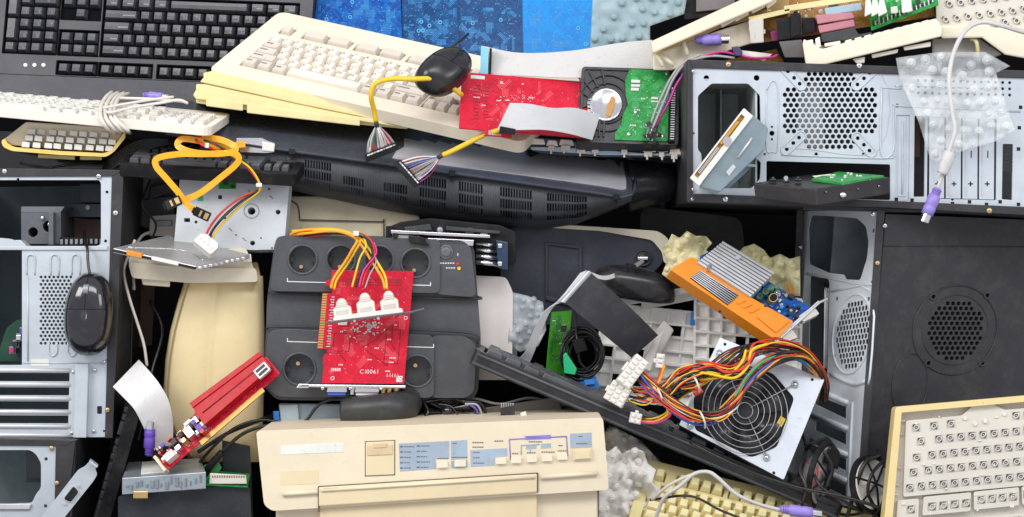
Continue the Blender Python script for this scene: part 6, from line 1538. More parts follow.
# ---------------- orange graphics card with heatsink
f = FV((683, 283, -58), (.862, .505, .0), (.50, -.80, .25))
f = F3((667, 286, -62), (778, 352, -68), (690, 254, -40), 130, 38)
I = f.inv
t = thing('graphics_card', 'orange graphics card with silver fin heatsink leaning over the power supply', 'circuit board', (740, 330, -60))
def z6(x, y): return (640 + x / 3.695, 220 + y / 3.695)
b = MB(f); b.prism(hx(f, [z6(*p) for p in ((180, 150), (290, 95), (480, 220), (640, 320), (560, 400), (300, 330))]), -8, -4); b.build('circuit_board', [PBLU, PNVY], t)
sh = hx(f, [z6(*p) for p in ((105, 195), (185, 147), (250, 205), (560, 390), (490, 458), (300, 340), (110, 225))])
b = MB(f); b.prism(roundpoly(hx(f, [z6(*p) for p in ((103, 196), (183, 147), (405, 300), (560, 388), (492, 456))]), 3), -10, 8); b.build('shroud', ORANGE, t, 2)
b = MB(f)
for q in (((345, 318), (375, 302), (382, 310), (352, 326)), ((366, 332), (396, 318), (404, 325), (374, 341)), ((390, 350), (424, 332), (432, 340), (398, 358)), ((420, 372), (470, 340), (540, 388), (490, 430))): b.prism(roundpoly(hx(f, [z6(*p) for p in q]), 1.5), 8, 9.6)
b.build('shroud_relief', ORANGE, t, .8)
b = MB(f); b.prism(hx(f, [z6(*p) for p in ((176, 228), (214, 200), (356, 290), (314, 328))]), 8, 8.6); b.build('vent_recess', BLACKM, t)
for i in range(7):
    s = (i + .5) / 7; p0 = (176 + 38 * s, 228 - 28 * s); p1 = (314 + 42 * s, 328 - 38 * s)
    b = MB(f); b.tube([(*I(*z6(*p0)), 9.5), (*I(*z6(*p1)), 9.3)], .55, 6, sub=0); b.build('vent_bar', ALU, t)
n = 10
for i in range(n):
    s = i / (n - 1); p0 = (202 + 88 * s, 172 - 72 * s); p1 = (398 + 82 * s, 298 - 82 * s)
    a = I(*z6(*p0)); c = I(*z6(*p1)); d = (Vector(c) - Vector(a)); nn = Vector((-d.y, d.x)).normalized() * 1.1
    b = MB(f); b.add([(a[0] - nn.x, a[1] - nn.y, -3), (c[0] - nn.x, c[1] - nn.y, -3), (c[0] + nn.x, c[1] + nn.y, -3), (a[0] + nn.x, a[1] + nn.y, -3), (a[0] - nn.x, a[1] - nn.y, 12), (c[0] - nn.x, c[1] - nn.y, 12), (c[0] + nn.x, c[1] + nn.y, 12), (a[0] + nn.x, a[1] + nn.y, 12)],
                     [(3, 2, 1, 0), (4, 5, 6, 7), (0, 1, 5, 4), (1, 2, 6, 5), (2, 3, 7, 6), (3, 0, 4, 7)]); b.build('heatsink_fin', ALU, t, .3)
b = MB(f); b.prism(hx(f, [z6(*p) for p in ((198, 172), (290, 98), (482, 218), (400, 300))]), -4, -1); b.build('heatsink_base', STEELD, t)
for x, y, m_ in ((346, 160, ALU), (240, 196, CHROME)):
    b = MB(f); b.cyl(*I(*z6(x, y)), 2.4, 8, 15, 12); b.build('spring_screw', m_, t)
q = random.Random(3)
TEAL = mat('green_capacitor', (.02, .22, .10), .35)
for x, y, r_, m_ in ((458, 272, 3.4, TEAL), (478, 258, 3.2, TEAL), (502, 252, 3.4, TEAL), (436, 290, 3, TEAL), (486, 296, 4.6, COPPER), (504, 275, 2.2, CHROME)):
    b = MB(f); u, v = I(*z6(x, y)); b.cyl(u, v, r_, -4, 6, 16); b.cyl(u, v, r_ * .8, 6, 6.6, 16, mi=1); b.build('capacitor', [m_, CHROME if m_ != COPPER else BLACKM], t)
for i in range(46):
    s, r_ = q.random(), q.random(); x = 420 + 190 * s; y = 310 - 80 * r_ + 70 * s
    u, v = I(*z6(x, y)); a, c = q.uniform(1, 4.5), q.uniform(1, 4); b = MB(f); b.box(u, v, u + a, v + c, -4, q.uniform(-2, 2)); b.build('component', q.choice((CHIP, CHIP, SOLD, mat('bright_blue_part', (.03, .25, .7), .4), STICK, COPPER, CHROME)), t, .3)
b = MB(f); b.tube([(*I(*z6(498, 456)), 2), (*I(*z6(660, 308)), 2), (*I(*z6(690, 294)), 2)], 1.5, 6, sub=0); b.prism(hx(f, [z6(*p) for p in ((490, 450), (655, 302), (663, 307), (500, 457))]), -8, 3); b.build('bracket', ALU, t, .5)
for a, c in (((585, 356), (640, 318)), ((520, 430), (560, 405))):
    b = MB(f); b.prism(roundpoly(hx(f, [z6(*a), z6(*c), z6(c[0] + 22, c[1] + 30), z6(a[0] + 18, a[1] + 22)]), 1.5), -6, 1); b.build('video_port', [GREYW], t, 1)
b = MB(f); b.cyl(*I(*z6(455, 328)), 1.8, 8, 9, 10); b.build('screw', CHARD, t)

# ---------------- power supply with fan
f = F3((742, 479 + 14, -92), (794, 475, -92), (700, 336, -92), 60, 150)
def z7(x, y): return (600 + x / 3.233, 330 + y / 3.233)
pts = [z7(*p) for p in ((385, 25), (724, 160), (590, 482), (255, 308), (300, 200))]
cA, cB, cC = z7(600, 485), z7(727, 160), z7(250, 306)
f = F3((*z7(258, 306), -84), (*z7(596, 484), -104), (*z7(388, 22), -64), 118, 102)
I = f.inv
t = thing('power_supply', 'computer power supply with wire fan grille and a thick bundle of coloured cables', 'power supply', (740, 480, -40))
cc = I(*z7(468, 262)); GRIL = mat('grille_wire', (.42, .42, .43), .35, .6, bump=0)
oct_ = roundpoly(hx(f, [z7(*p) for p in ((372, 118), (420, 96), (560, 140), (628, 220), (572, 378), (490, 412), (306, 322), (302, 220))]), 4)
b = MB(f); b.prism(roundpoly(hx(f, [z7(388, 24), z7(726, 160), z7(594, 484), z7(256, 306)]), 1.5), -3, 0, [oct_] + [circ(*I(*z7(x, y)), 1.6, 10) for x, y in ((404, 46), (686, 160), (562, 462))]); b.build('front_plate', mat('psu_plate', (.62, .66, .72), .42, .4, var=.04, grime=.15), t, .6)
b = MB(f); b.prism(roundpoly(hx(f, [z7(388, 24), z7(726, 160), z7(594, 484), z7(256, 306)]), 1.5), -70, -4); b.build('housing', mat('dark_blue_grey_steel', (.05, .055, .065), .45, .5), t)
b = MB(f); b.prism(oct_, -3.9, -3.4); b.build('fan_duct', BLACKM, t)
b = MB(f)
for i in range(7):
    a = i * 2 * math.pi / 7 + .3; k = []
    for r_, da, w_ in ((13, 0, -1), (26, .1, -1.2), (46, .25, -1.5), (46, .95, -3), (26, .8, -2.8), (13, .6, -2.4)): k.append((cc[0] + r_ * math.cos(a + da), cc[1] + r_ * math.sin(a + da), w_))
    b.add(k, [(0, 1, 4, 5), (1, 2, 3, 4)], 0, True)
b.build('fan_blades', mat('blade_black', (.03, .03, .035), .3), t, solid=.6)
b = MB(f); b.cyl(*cc, 13, -3, 0, 28); b.build('fan_hub', GLOSS2, t, .8)
b = MB(f); u, v = I(*z7(585, 300)); b.prism([(u - 4, v - 6), (u + 2, v - 6), (u + 3, v + 6), (u - 3, v + 7)], -2.5, -2); b.build('yellow_sticker', YEL, t)
for r_ in (8, 14, 20, 26, 32, 38, 44):
    b = MB(f); b.tube([(*p, 3.4) for p in circ(*cc, r_, 44)], .5, 6, sub=0, closed=True); b.build('grille_ring', GRIL, t)
for x, y in ((386, 76), (630, 176), (538, 412), (292, 308)):
    u, v = I(*z7(x, y)); b = MB(f); d = (Vector((u, v)) - Vector(cc)).normalized()
    b.tube([(cc[0] + d.x * 7, cc[1] + d.y * 7, 2.6), (u - d.x * 3, v - d.y * 3, 2.6)], .62, 6, sub=0); b.tube([(*p, 2) for p in circ(u, v, 3.2, 16)], .62, 6, sub=0, closed=True); b.build('grille_arm', GRIL, t)
    screw(f, u, v, 2.2, t, 0)
WC = [YEL, YEL, REDW, REDW, BLKW, BLKW, ORG, ORG, GRNW, BLUW, YEL, REDW, BLKW, WHTW, REDW, YEL, BLKW, ORG, BRNW]
m1 = [(636, 372, 30 + 60), (650, 386, 108), (668, 402, 122), (690, 414, 132), (714, 416, 134), (732, 404, 130), (744, 388, 124), (758, 370, 116), (778, 358, 108), (800, 356, 96), (816, 368, 84), (823, 384, 66), (822, 398, 40)]
bundle(m1, [ORG, REDW, REDW, BLKW, BLKW, REDW, BLUW, BLKW, REDW, ORG, BLKW, REDW, BRNW, ORG, BLKW, REDW, BLKW, ORG, WHTW, BLKW], t, 7, .82, 3)
m2 = [(632, 395, 92), (648, 398, 104), (662, 392, 110), (680, 376, 112), (704, 368, 116), (726, 372, 118), (742, 362, 112), (752, 350, 106), (776, 345, 100), (800, 352, 90), (815, 366, 80), (822, 384, 60), (820, 398, 36)]
bundle(m2, [YEL, REDW, BLKW, YEL, BLKW, BLKW, REDW, REDW, YEL, BLKW, BLKW, REDW], t, 8, .82, 4)
m3 = [(656, 392, 96), (674, 388, 106), (700, 380, 108), (724, 358, 104), (744, 348, 98), (770, 346, 96), (796, 352, 86), (812, 362, 76), (820, 378, 56), (820, 392, 34)]
bundle(m3, [YEL, BLKW, REDW, YEL, BLKW, BLKW, BLKW, REDW], t, 7.5, .82, 6)
m4 = [(634, 390, 90), (650, 392, 100), (664, 400, 106), (668, 412, 104), (656, 420, 100), (640, 420, 96)]
bundle(m4, [YEL, YEL, BLKW, ORG, PNKW], t, 4, 1.0, 7)
m5 = [(672, 402, 98), (690, 390, 102), (706, 378, 104), (726, 362, 106), (740, 354, 102), (760, 350, 96)]
bundle(m5, [YEL, YEL, BLKW, REDW], t, 4, 1.0, 8)
bundle([(664, 366, 92), (660, 378, 100), (656, 390, 104), (662, 404, 104)], [YEL, REDW, ORG], t, 2, 1.2, 9)
wires([([(640, 378, 96), (652, 392, 108), (668, 408, 118), (690, 418, 124), (716, 416, 126), (734, 398, 126), (748, 376, 122), (766, 360, 114), (790, 356, 104), (812, 366, 88)], GRNW, 1.6),
       ([(640, 374, 98), (654, 392, 112), (672, 412, 124), (694, 424, 130), (718, 422, 130), (736, 404, 128), (750, 382, 124), (770, 364, 116), (792, 358, 104), (814, 370, 86)], BLUW, 1.3),
       ([(700, 380, 110), (716, 378, 118), (730, 374, 122), (742, 362, 118), (746, 350, 112)], YEL, 1.4), ([(690, 372, 112), (712, 366, 118), (726, 372, 124), (744, 368, 120), (754, 354, 112)], REDW, 1.6), ([(688, 370, 108), (710, 374, 122), (734, 378, 126), (748, 366, 118), (752, 350, 110), (768, 344, 104)], YEL, 1.5)], t)
def plugbox(px, py, y, roll, W, H, nu, nv, dep=14, m=WHITE, yaw=0, pitch=0):
    g = FO((px, py, y), roll=roll, yaw=yaw, pitch=pitch); b = MB(g); b.box(-W / 2, -H / 2, W / 2, H / 2, -dep / 2, dep / 2)
    for i in range(nu):
        for j in range(nv):
            a, c = -W / 2 + (i + .5) * W / nu, -H / 2 + (j + .5) * H / nv; b.box(a - W / nu * .36, c - H / nv * .36, a + W / nu * .36, c + H / nv * .36, dep / 2, dep / 2 + 1.6)
    b.box(-W * .15, H / 2, W * .15, H / 2 + 2.5, -2, 4); return b.build('plug', m, t, .7)
plugbox(632, 372, -96, -52, 32, 15, 6, 2, yaw=10); plugbox(618, 394, -92, -60, 20, 20, 4, 3, pitch=10); plugbox(635.5, 418, -98, 12, 11, 10, 2, 2, 10); plugbox(660, 361, -88, -84, 14, 8, 3, 1, 8)
plugbox(678, 392, -104, -40, 22, 10, 4, 1, 8, BLACKM); plugbox(698, 392, -108, -30, 9, 5, 2, 1, 6, REDW)
for x, y, w_ in ((660, 395, 116), (703, 419, 140), (697, 384, 122)):
    b = MB(P); b.tube([(x - 4, y - 8, w_ - 10), (x - 1, y - 4, w_ + 2), (x + 2, y + 4, w_ + 2), (x + 2, y + 9, w_ - 10)], 1.1, 6); b.build('cable_tie', WHITE, t)

# ---------------- white silicone heap, yellow keyboard, cables at the bottom
membrane('silicone_sheet', 'heap of crumpled white silicone dome sheets at the right end of the printer', [(600, 446), (608, 452), (616, 446), (622, 454), (634, 448), (644, 452), (648, 464), (656, 470), (652, 482), (662, 492), (655, 504), (662, 516), (656, 540), (598, 540)], 84, SILIW, 12, 3.4, 5, 14, 12)
membrane('silicone_sheet', 'white silicone strip behind the heap, under the long black keyboard', [(596, 446), (610, 425), (640, 440), (668, 470), (672, 500), (640, 530), (600, 530)], 44, SILIW, 11, 3.4, 5, 10, 13)
f = FV((638, 530, -112), (11.3, 2.8, 0), (3.0, -7.6, 8.5))
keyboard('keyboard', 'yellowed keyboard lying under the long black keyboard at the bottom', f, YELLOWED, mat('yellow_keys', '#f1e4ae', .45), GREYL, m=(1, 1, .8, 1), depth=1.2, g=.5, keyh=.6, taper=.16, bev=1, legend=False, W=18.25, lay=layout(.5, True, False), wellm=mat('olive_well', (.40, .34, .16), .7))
t = thing('ps2_cable', 'pale grey cable with violet plug curling over the yellowed keyboard at the bottom', 'cable', (730, 490, -110))
wires([([(655, 520, 122), (664, 498, 134), (680, 486, 142), (694, 474, 146), (708, 472, 146), (718, 478, 146), (736, 494, 144), (758, 504, 140), (780, 510, 136)], MC['pale_grey_cable'], 2.0), ([(652, 500, 126), (668, 486, 138), (688, 476, 142), (706, 471, 142)], MC['cream_wire'], 1.6)], t, name='cable')
g = Fr(at(780, 509, -136), Vector((0, 0, 1)) * S, Vector((1, 0, -.12)) * S, Vector((0, -1, 0)) * S); din(g, t, PURPLE, 30, 5.5)
t = thing('black_cable', 'thin black cable sagging across the bottom from the keyboard to the right corner', 'cable', (760, 480, -120))
wires([([(690, 442, 110), (720, 458, 124), (760, 476, 128), (800, 488, 126), (840, 496, 120), (880, 508, 110), (900, 520, 90)], BLKW, 1.7), ([(805, 452, 90), (800, 470, 110), (806, 488, 120), (800, 510, 120), (796, 525, 110)], BLKW, 1.6), ([(812, 470, 100), (822, 488, 112), (842, 500, 110), (862, 512, 100)], BLKW, 1.6),
       ([(650, 500, 120), (690, 496, 140), (720, 510, 144), (750, 522, 140)], BLKW, 1.3)], t, name='cable')

# speaker-like parts
def speaker(name, label, px, py, y, roll, yaw, rx, m_):
    t = thing(name, label, 'speaker', (px, py, y)); f = FO((px, py, y), roll=roll, yaw=yaw, pitch=0)
    b = MB(f); b.lathe(0, 0, [(.01, -14), (rx * .5, -14), (rx * .6, -6), (rx, -3), (rx, 0), (rx * .9, 1.2), (rx * .82, .2), (rx * .6, -3), (rx * .32, -4), (rx * .3, 0), (.01, 1.5)], 30); b.build('cone', m_, t)
    b = MB(f); b.ring(0, 0, rx * .94, rx * 1.08, -4, 1, 30); b.build('rim', BLACKM, t)
    b = MB(f)
    for i in range(3):
        a = R(30 + i * 60); b.tube([(math.cos(a) * rx * 1.05, math.sin(a) * rx * 1.05, 0), (0, 0, 5), (-math.cos(a) * rx * 1.05, -math.sin(a) * rx * 1.05, 0)], 1.1, 6)
    b.build('cage', BLACKM, t)
    return t
t = speaker('round_speaker', 'round black and silver speaker wedged against the louvred foot of the tower', 822, 475, -80, 12, 62, 30, mat('grey_cone', (.45, .44, .43), .4, .3))
wires([([(806, 450, 76), (812, 445, 86), (822, 450, 92), (832, 468, 92), (826, 488, 94)], BLKW, 1.8), ([(808, 462, 92), (818, 470, 98), (814, 486, 100)], REDW, 1)], t)
b = MB(P); b.prism([(804, 444), (828, 436), (840, 452), (838, 470), (820, 460)], 60, 76); b.build('black_clamp', BLACKM, t, 1.5)
t = speaker('round_speaker', 'second round speaker with pale cone between the tower and the key plate', 872, 484, -90, -14, 40, 26, WHITE)
wires([([(880, 455, 80), (866, 462, 96), (858, 480, 100), (852, 500, 96), (846, 522, 80)], BLKW, 2.4), ([(884, 460, 84), (872, 474, 102), (868, 492, 104), (876, 510, 96)], BLKW, 1.8), ([(878, 450, 70), (888, 470, 92), (884, 500, 100), (872, 520, 90)], BLKW, 2)], t)

# ---------------- key plate with white dome bases, lower right
f = F3((886, 560, -130), (1090, 548, -130), (897, 400, -120), 200, 158)
f = F3((884, 560, -130), (1084, 545, -130), (896, 409, -120), 200, 152)
I = f.inv
t = thing('opened_keyboard', 'opened keyboard with yellow rim and white key sockets, lower right corner', 'keyboard', (960, 560, -110))
def z4(x, y): return (780 + x / 3.516, 370 + y / 3.516)
b = MB(f); b.prism(roundpoly(hx(f, [z4(*p) for p in ((402, 130), (1060, 72), (1060, 640), (350, 640))]), 3), -14, 6, [hx(f, [z4(*p) for p in ((424, 150), (1040, 96), (1040, 620), (384, 620))])]); b.build('rim', mat('rim_yellow', '#e9d194', .45, var=.05), t, 1.4)
b = MB(f); b.prism(hx(f, [z4(*p) for p in ((424, 150), (1040, 96), (1040, 620), (384, 620))]), -12, -6); b.build('base_plate', GREYW, t)
pl = mat('key_socket_plate', '#d9d3c6', .45, var=.04, grime=.06)
b = MB(f); b.prism(roundpoly(hx(f, [z4(*p) for p in ((443, 178), (640, 160), (680, 124), (740, 116), (790, 140), (1040, 120), (1040, 390), (434, 446))]), 2), -6, 0); b.build('socket_plate', pl, t, .8)
for q_ in (((414, 458), (488, 452), (484, 640), (400, 640)), ((506, 446), (672, 430), (670, 496), (500, 512)), ((682, 428), (840, 412), (840, 476), (682, 492)), ((850, 410), (1040, 396), (1040, 460), (852, 474)), ((500, 530), (1040, 490), (1040, 640), (490, 640))):
    b = MB(f); b.prism(roundpoly(hx(f, [z4(*p) for p in q_]), 2), -6, .5); b.build('socket_plate', pl, t, .8)
cells = []
for (x0, y0, n_, st) in ((478, 202, 1, 0), (541, 196, 1, 0), (600, 188, 1, 0), (829, 160, 4, 40), (495, 250, 1, 0), (558, 242, 13, 38.8), (480, 307, 1, 0), (534, 298, 13, 38.6), (469, 359, 1, 0), (521, 352, 14, 38.8), (456, 414, 1, 0), (497, 408, 14, 38.7), (460, 490, 1, 0), (534, 480, 4, 40), (708, 456, 4, 37), (870, 436, 5, 38), (520, 560, 13, 39), (510, 610, 13, 39)):
    for i in range(n_): cells.append((x0 + i * st, y0 - i * st * .098))
k = 0
for x, y in cells:
    if x > 1050: continue
    u, v = I(*z4(x, y)); b = MB(f); b.ring(u, v, 1.9, 2.9, 0, 2.2, 14); b.prism(rect(u - 4.2, v - 4.2, u + 4.2, v + 4.2), 0, .5, [rect(u - 3.5, v - 3.5, u + 3.5, v + 3.5)]); 
    b.box(u - 3.3, v + .6, u - 1.3, v + 3.3, 0, 1.9, 1); b.box(u + 1.8, v - 3.2, u + 3.2, v - .8, 0, 1.9, 1); b.box(u - 1, v + 2.9, u + 2, v + 3.5, 0, 1, 1); b.box(u - .5, v - .5, u + .5, v + .5, 0, 1.4); b.cyl(u, v, 1.7, .02, .15, 12, mi=2)
    b.build('key_socket', [GREYW, mat('dark_brown_contact', (.06, .05, .045), .5), mat('socket_shade', (.30, .28, .26), .6)], t); k += 1
q = random.Random(8)
for i in range(34):
    u, v = q.uniform(12, 138), q.uniform(40, 140); b = MB(f); b.box(u, v, u + q.uniform(1, 4), v + q.uniform(1, 2.4), 0, 1 + q.random() * 2); b.build('loose_peg', WHITE, t, .5)
for x, y in ((650, 170), (720, 178), (788, 155), (685, 190)):
    u, v = I(*z4(x, y)); b = MB(f); b.cyl(u, v, 1.8, 0, 2, 12); b.build('peg', IVORY, t)
b = MB(f)
for y in (180, 226, 345, 405, 440): 
    b.tube([(*I(*z4(424 - (y - 180) * .1, y)), -3), (*I(*z4(444 - (y - 180) * .1, y - 1)), -3)], .8, 5, sub=0)
b.build('rib', GREYW, t)

# ---------------- broken keyboards and printer innards along the top right
t = thing('keyboard', 'cream keyboard shell sloping up to the right at the top, behind the hard drive', 'keyboard', (720, 40, 20))
def zz(x, y): return (640 + x / 4.7, y / 4.7)
b = MB(P); b.prism([zz(*p) for p in ((50, 196), (600, -60), (700, -60), (620, 10), (60, 252))], 0, 30); b.build('top_rim', CREAM, t, 2)
b = MB(P); b.prism([zz(*p) for p in ((60, 240), (620, 8), (700, -40), (700, 60), (620, 70), (380, 130), (140, 235), (60, 270))], -60, -8); b.build('inner_floor', mat('tan_inner', '#cfae72', .5, var=.15), t)
b = MB(P); b.prism([zz(*p) for p in ((60, 262), (260, 180), (520, 96), (540, 200), (340, 262), (180, 320), (150, 330), (62, 330))], -50, 6); b.build('lower_shell', CREAM, t, 2)
for x, y, a in ((375, 110, 80), (440, 82, 80), (520, 44, 78), (590, 22, 60)):
    b = MB(P); b.prism([zz(x, y), zz(x + a - 12, y - 34), zz(x + a - 8, y - 12), zz(x + 8, y + 22)], -10, 14); b.build('inner_block', CREAM, t, 1)
for x, y, dx, dy in ((78, 252, 30, 60), (205, 200, 20, 60), (100, 258, 60, 50)):
    b = MB(P); b.tube([(*zz(x, y), 12), (*zz(x + dx, y + dy), 14)], 2.4, 7, sub=0); b.build('inner_strut', CREAM, t)
t = thing('ps2_plug', 'violet round plug resting on the sloping cream keyboard shell near the top', 'plug', (710, 39, -10))
g = Fr(at(695, 40, -18), Vector((0, 0, 1)) * S, Vector((1, 0, .02)) * S, Vector((0, -1, 0)) * S); din(g, t, PURPLE, 26, 6)
t = thing('dark_box', 'dark box with grey front standing at the top edge beside the silicone sheet', 'box', (700, 10, 60))
b = MB(P); b.prism([(682, -30), (742, -30), (742, 14), (684, 20)], -140, -70); b.build('body', BLACKM, t, 1); b = MB(P); b.prism([(696, -30), (735, -30), (735, 8), (696, 12)], -70, -66); b.build('grey_front', mat('grey_brown_front', (.20, .18, .19), .5), t, 1)

t = thing('brown_board', 'dirty amber circuit board carrying black connectors, along the top right', 'circuit board', (780, 50, 30))
f = F3((752, 44, 8), (935, 16, 8), (745, -22, 30), 170, 60)
pcb(f, 170, 60, (PAMB, mat('orange_trace', (.62, .32, .06), .4), SOLD, SILK), t, 50, 40, 6, pads=120, silk=4, cs=(4, 9))
b = MB(P); b.prism([zz(*p) for p in ((200, 330), (640, 230), (700, 330), (700, 420), (200, 420))], -30, -14); b.build('amber_base', PAMB, t)
b = MB(P); b.prism([(784, 6), (930, -16), (930, -10), (784, 12)], 12, 20); b.prism([(748, 17), (790, 8), (790, 13), (750, 22)], 12, 20); b.build('rail', YELLOWED, t, .6)
for nm, q_, w0, w1, m_ in (('steel_clip', [(509, 96), (580, 84), (582, 200), (520, 205)], 4, 22, GREYW), ('black_connector', [(640, 92), (755, 66), (758, 150), (730, 180), (650, 190)], 6, 30, BLACKM), ('black_connector', [(700, 120), (830, 90), (832, 140), (760, 165), (700, 170)], 0, 20, CHARD),
                           ('grey_connector', [(652, 196), (760, 186), (780, 250), (770, 270), (680, 270)], 10, 30, mat('grey_brown_block', (.13, .12, .12), .45)), ('violet_part', [(612, 150), (650, 140), (655, 190), (620, 196)], 8, 20, mat('dark_magenta', (.20, .02, .10), .4))):
    b = MB(P); b.prism([zz(*p) for p in q_], w0, w1); b.build(nm, m_, t, 1)
for i in range(22):
    x, y = rnd.uniform(746, 835), rnd.uniform(8, 34); y -= (x - 746) * .12
    b = MB(P); b.cyl(x, y, rnd.uniform(1.4, 3), 0, rnd.uniform(12, 24), 10) if i % 3 == 0 else b.box(x, y, x + rnd.uniform(2, 6), y + rnd.uniform(2, 5), 0, rnd.uniform(8, 22)); b.build('component', rnd.choice((CHIP, COPPER, STEELD, BLUG, IVORY, mat('magenta_part', (.30, .05, .16), .4), CHROME)), t, .4)
def zy(x, y): return (790 + x / 4.376, y / 4.376)
for nm, q_, w0, w1, m_ in (('pale_blue_connector', [(150, 36), (310, 12), (316, 44), (158, 70)], 16, 36, BLUG), ('pink_connector', [(112, 66), (272, 54), (284, 78), (120, 106)], 14, 38, PINKP), ('pink_connector', [(122, 112), (280, 84), (284, 116), (130, 146)], 12, 36, PINKP), ('black_connector', [(134, 150), (282, 120), (300, 150), (360, 140), (350, 170), (140, 184)], 14, 40, CHARD), ('black_connector', [(0, 60), (44, 55), (46, 150), (4, 170)], 10, 32, BLACKM), ('black_connector', [(52, 80), (108, 76), (116, 140), (56, 150)], 0, 22, BLACKM)):
    b = MB(P); b.prism([zy(*p) for p in q_], w0, w1); b.build(nm, m_, t, 1)

t = thing('circuit_board', 'green circuit board edge with white plugs at the top, beside the pink connectors', 'circuit board', (890, 20, -20))
f = F3((*zy(356, 132), -34), (*zy(650, 20), -34), (*zy(330, -60), -10), 72, 44)
pcb(f, 72, 44, (PGRN, TRGRN, SOLD, SILK), t, 61, 30, 5, pads=60, silk=6, cs=(4, 9))
b = MB(f)
for i in range(30): b.box(2 + i * 2.2, rnd.uniform(2, 4), 3.4 + i * 2.2, rnd.uniform(6, 9), 0, rnd.uniform(1, 3), i % 2)
b.build('component_row', [CHIP, SOLD], t, .3)
for i in range(3):
    b = MB(P); x = 330 + i * 30; b.prism([zy(x, 0), zy(x + 20, -8), zy(x + 36, 54), zy(x - 4, 74)], 36, 52); b.build('white_plug', WHITE, t, 1)
b = MB(P); b.prism([zy(486, -20), zy(530, -20), zy(534, 50), zy(490, 58)], 36, 54); b.prism([zy(440, 30), zy(470, 26), zy(474, 56), zy(442, 60)], 36, 44); b.build('white_block', WHITE, t, 1)
t = thing('keyboard', 'cream keyboard tray full of debris, tilted above the upper right case', 'keyboard', (870, 50, -40))
b = MB(P); b.prism([zy(*p) for p in ((55, 195), (70, 292), (90, 298), (664, 160), (668, 112), (560, 98), (140, 215), (60, 170))], 30, 60); b.build('front_wall', CREAM, t, 1.6)
b = MB(P); b.prism([zy(*p) for p in ((55, 175), (150, 200), (640, 80), (660, 112), (90, 290))], -40, 32); b.build('tray', IVORY, t, 1.5)
for q_ in (((272, 258), (328, 248), (326, 276), (290, 278)), ((355, 238), (475, 214), (470, 232), (360, 256)), ((495, 205), (616, 182), (616, 204), (500, 222))):
    b = MB(P); b.prism([zy(*p) for p in q_], 34, 54); b.build('foot', IVORY, t, 1)
for i in range(9):
    x = 240 + i * 42; y = 178 - i * 10.5; b = MB(P); b.prism([zy(x, y), zy(x + 30, y - 8), zy(x + 32, y + 14), zy(x + 2, y + 22)], 20, 50); b.build('inner_rib', CREAM, t, .8)
for q_ in (((64, 180), (100, 172), (104, 210), (70, 216)), ((110, 170), (130, 160), (136, 205), (114, 210)), ((150, 190), (220, 178), (222, 196), (152, 205))):
    b = MB(P); b.prism([zy(*p) for p in q_], 20, 56); b.build('inner_rib', IVORY, t, .8)

t = thing('opened_keyboard', 'key socket plate with dark contacts above a cream shell in the top right corner', 'keyboard', (985, 20, 0))
b = MB(P); b.prism([zy(*p) for p in ((636, -60), (1100, -60), (1100, 140), (980, 130), (640, 130))], -20, 16); b.build('socket_plate', pl, t, 1)
for j in range(3):
    for i in range(10):
        x, y = (682 + i * 49 + (16 if j != 1 else 0), 85 - i * 6.4 + (-68 if j == 0 else 0 if j == 1 else 44)); 
        if j == 2 and i < 4: continue
        if x > 1080: continue
        px, py = zy(x, y); b = MB(P); b.ring(px, py, 1.8, 3, 16, 18.5, 12); b.box(px - 3.4, py - 3, px - 1.4, py - .8, 16, 18.2, 1); b.box(px + 1.6, py + 1, px + 3.2, py + 3, 16, 18.2, 1); b.cyl(px, py, 1.8, 16.1, 16.3, 10, mi=2); b.build('key_socket', [GREYW, MC['dark_brown_contact'], MC['socket_shade']], t)
b = MB(P); b.prism([zy(*p) for p in ((660, 112), (840, 108), (880, 118), (1100, 150), (1100, 260), (1020, 255), (940, 240), (840, 166), (660, 170))], -10, 34); b.build('shell_front', CREAM, t, 2)
b = MB(P); b.prism([zy(*p) for p in ((620, 168), (830, 168), (930, 238), (900, 250), (620, 250))], -30, 16); b.build('shell_under', GREYW, t, 2)
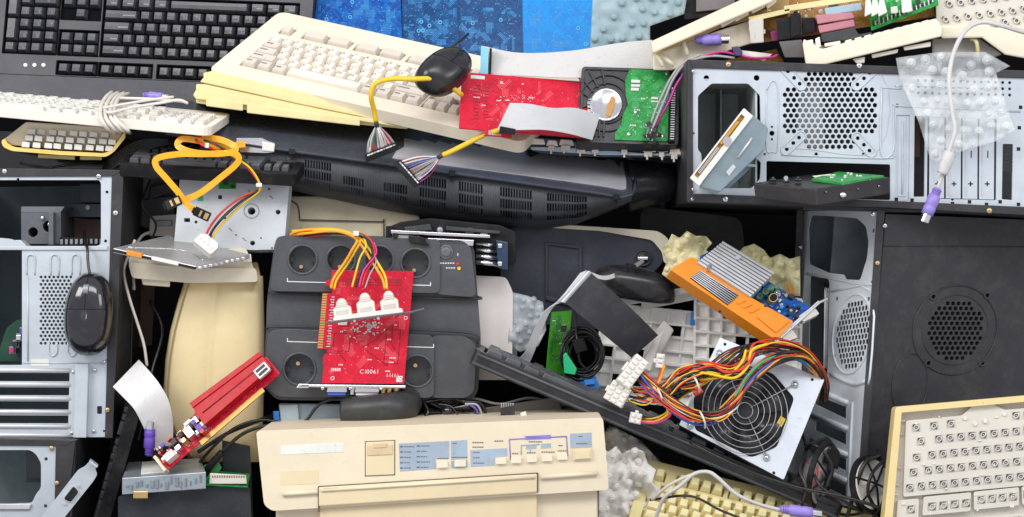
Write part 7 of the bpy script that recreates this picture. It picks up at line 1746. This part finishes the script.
b = MB(P); b.tube([(*zy(790, 172), 26), (*zy(812, 178), 28), (*zy(820, 205), 28), (*zy(822, 240), 26)], 2.2, 8); b.build('cable_guide', YELLOWED, t)

# ---------------- loose black cables in the gaps
def loose(label, paths, r=1.6, m=BLKW):
    t = thing('loose_cable', label, 'cable', at(paths[0][0][0], paths[0][0][1], -paths[0][0][2]))
    wires([(p, m, r) for p in paths], t, name='cable')
loose('black cables tangled in the gap below the long black keyboard', [[(660, 452, 20), (700, 446, 40), (740, 470, 30), (720, 486, 36), (676, 470, 44), (668, 460, 30)], [(676, 440, 10), (706, 462, 34), (752, 488, 40), (790, 500, 50)]])
loose('black cable curling between the cream monitor shell and the left tower', [[(150, 300, -20), (162, 330, -10), (152, 370, 10), (146, 400, 20), (138, 440, 30)], [(160, 420, 10), (150, 470, 30), (140, 500, 40)]])
loose('grey cable running behind the charcoal power box above the printer', [[(440, 404, 10), (470, 398, 30), (500, 404, 34), (530, 398, 20), (560, 404, 10)]], 1.4, GRYW)
loose('black cables hanging in the shade beside the lower right tower', [[(796, 420, 10), (806, 450, 30), (796, 490, 40), (812, 530, 40)], [(770, 470, 30), (800, 500, 60), (850, 515, 70), (884, 500, 40)]])
loose('thin black cable hanging from the printer mechanism behind the zinc plate', [[(150, 180, -20), (142, 205, -10), (156, 225, -20), (146, 250, -20)]], 1.2)

GROUPS = {'keyboard': 'scrap keyboards', 'computer_case': 'scrap computer cases', 'computer_mouse': 'computer mice', 'silicone_sheet': 'silicone dome sheets', 'ribbon_cable': 'flat ribbon cables',
          'expansion_card': 'red expansion cards', 'hard_drive': 'hard drives', 'optical_drive': 'silver drives', 'disc_drive': 'dismantled disc drives', 'round_speaker': 'round speakers', 'loose_cable': 'loose cables in the gaps',
          'ribbon_loom': 'yellow cables with fanned wires', 'ps2_cable': 'grey cables with violet plugs', 'ps2_plug': 'violet round plugs', 'opened_keyboard': 'opened keyboards', 'monitor': 'black monitors', 'black_cables': 'black cable bunches'}
for o in bpy.data.objects:
    if '_w' in o: del o['_w']
    k = o.name.split('.')[0]
    if o.parent is None and k in GROUPS and 'group' not in o: o['group'] = GROUPS[k]
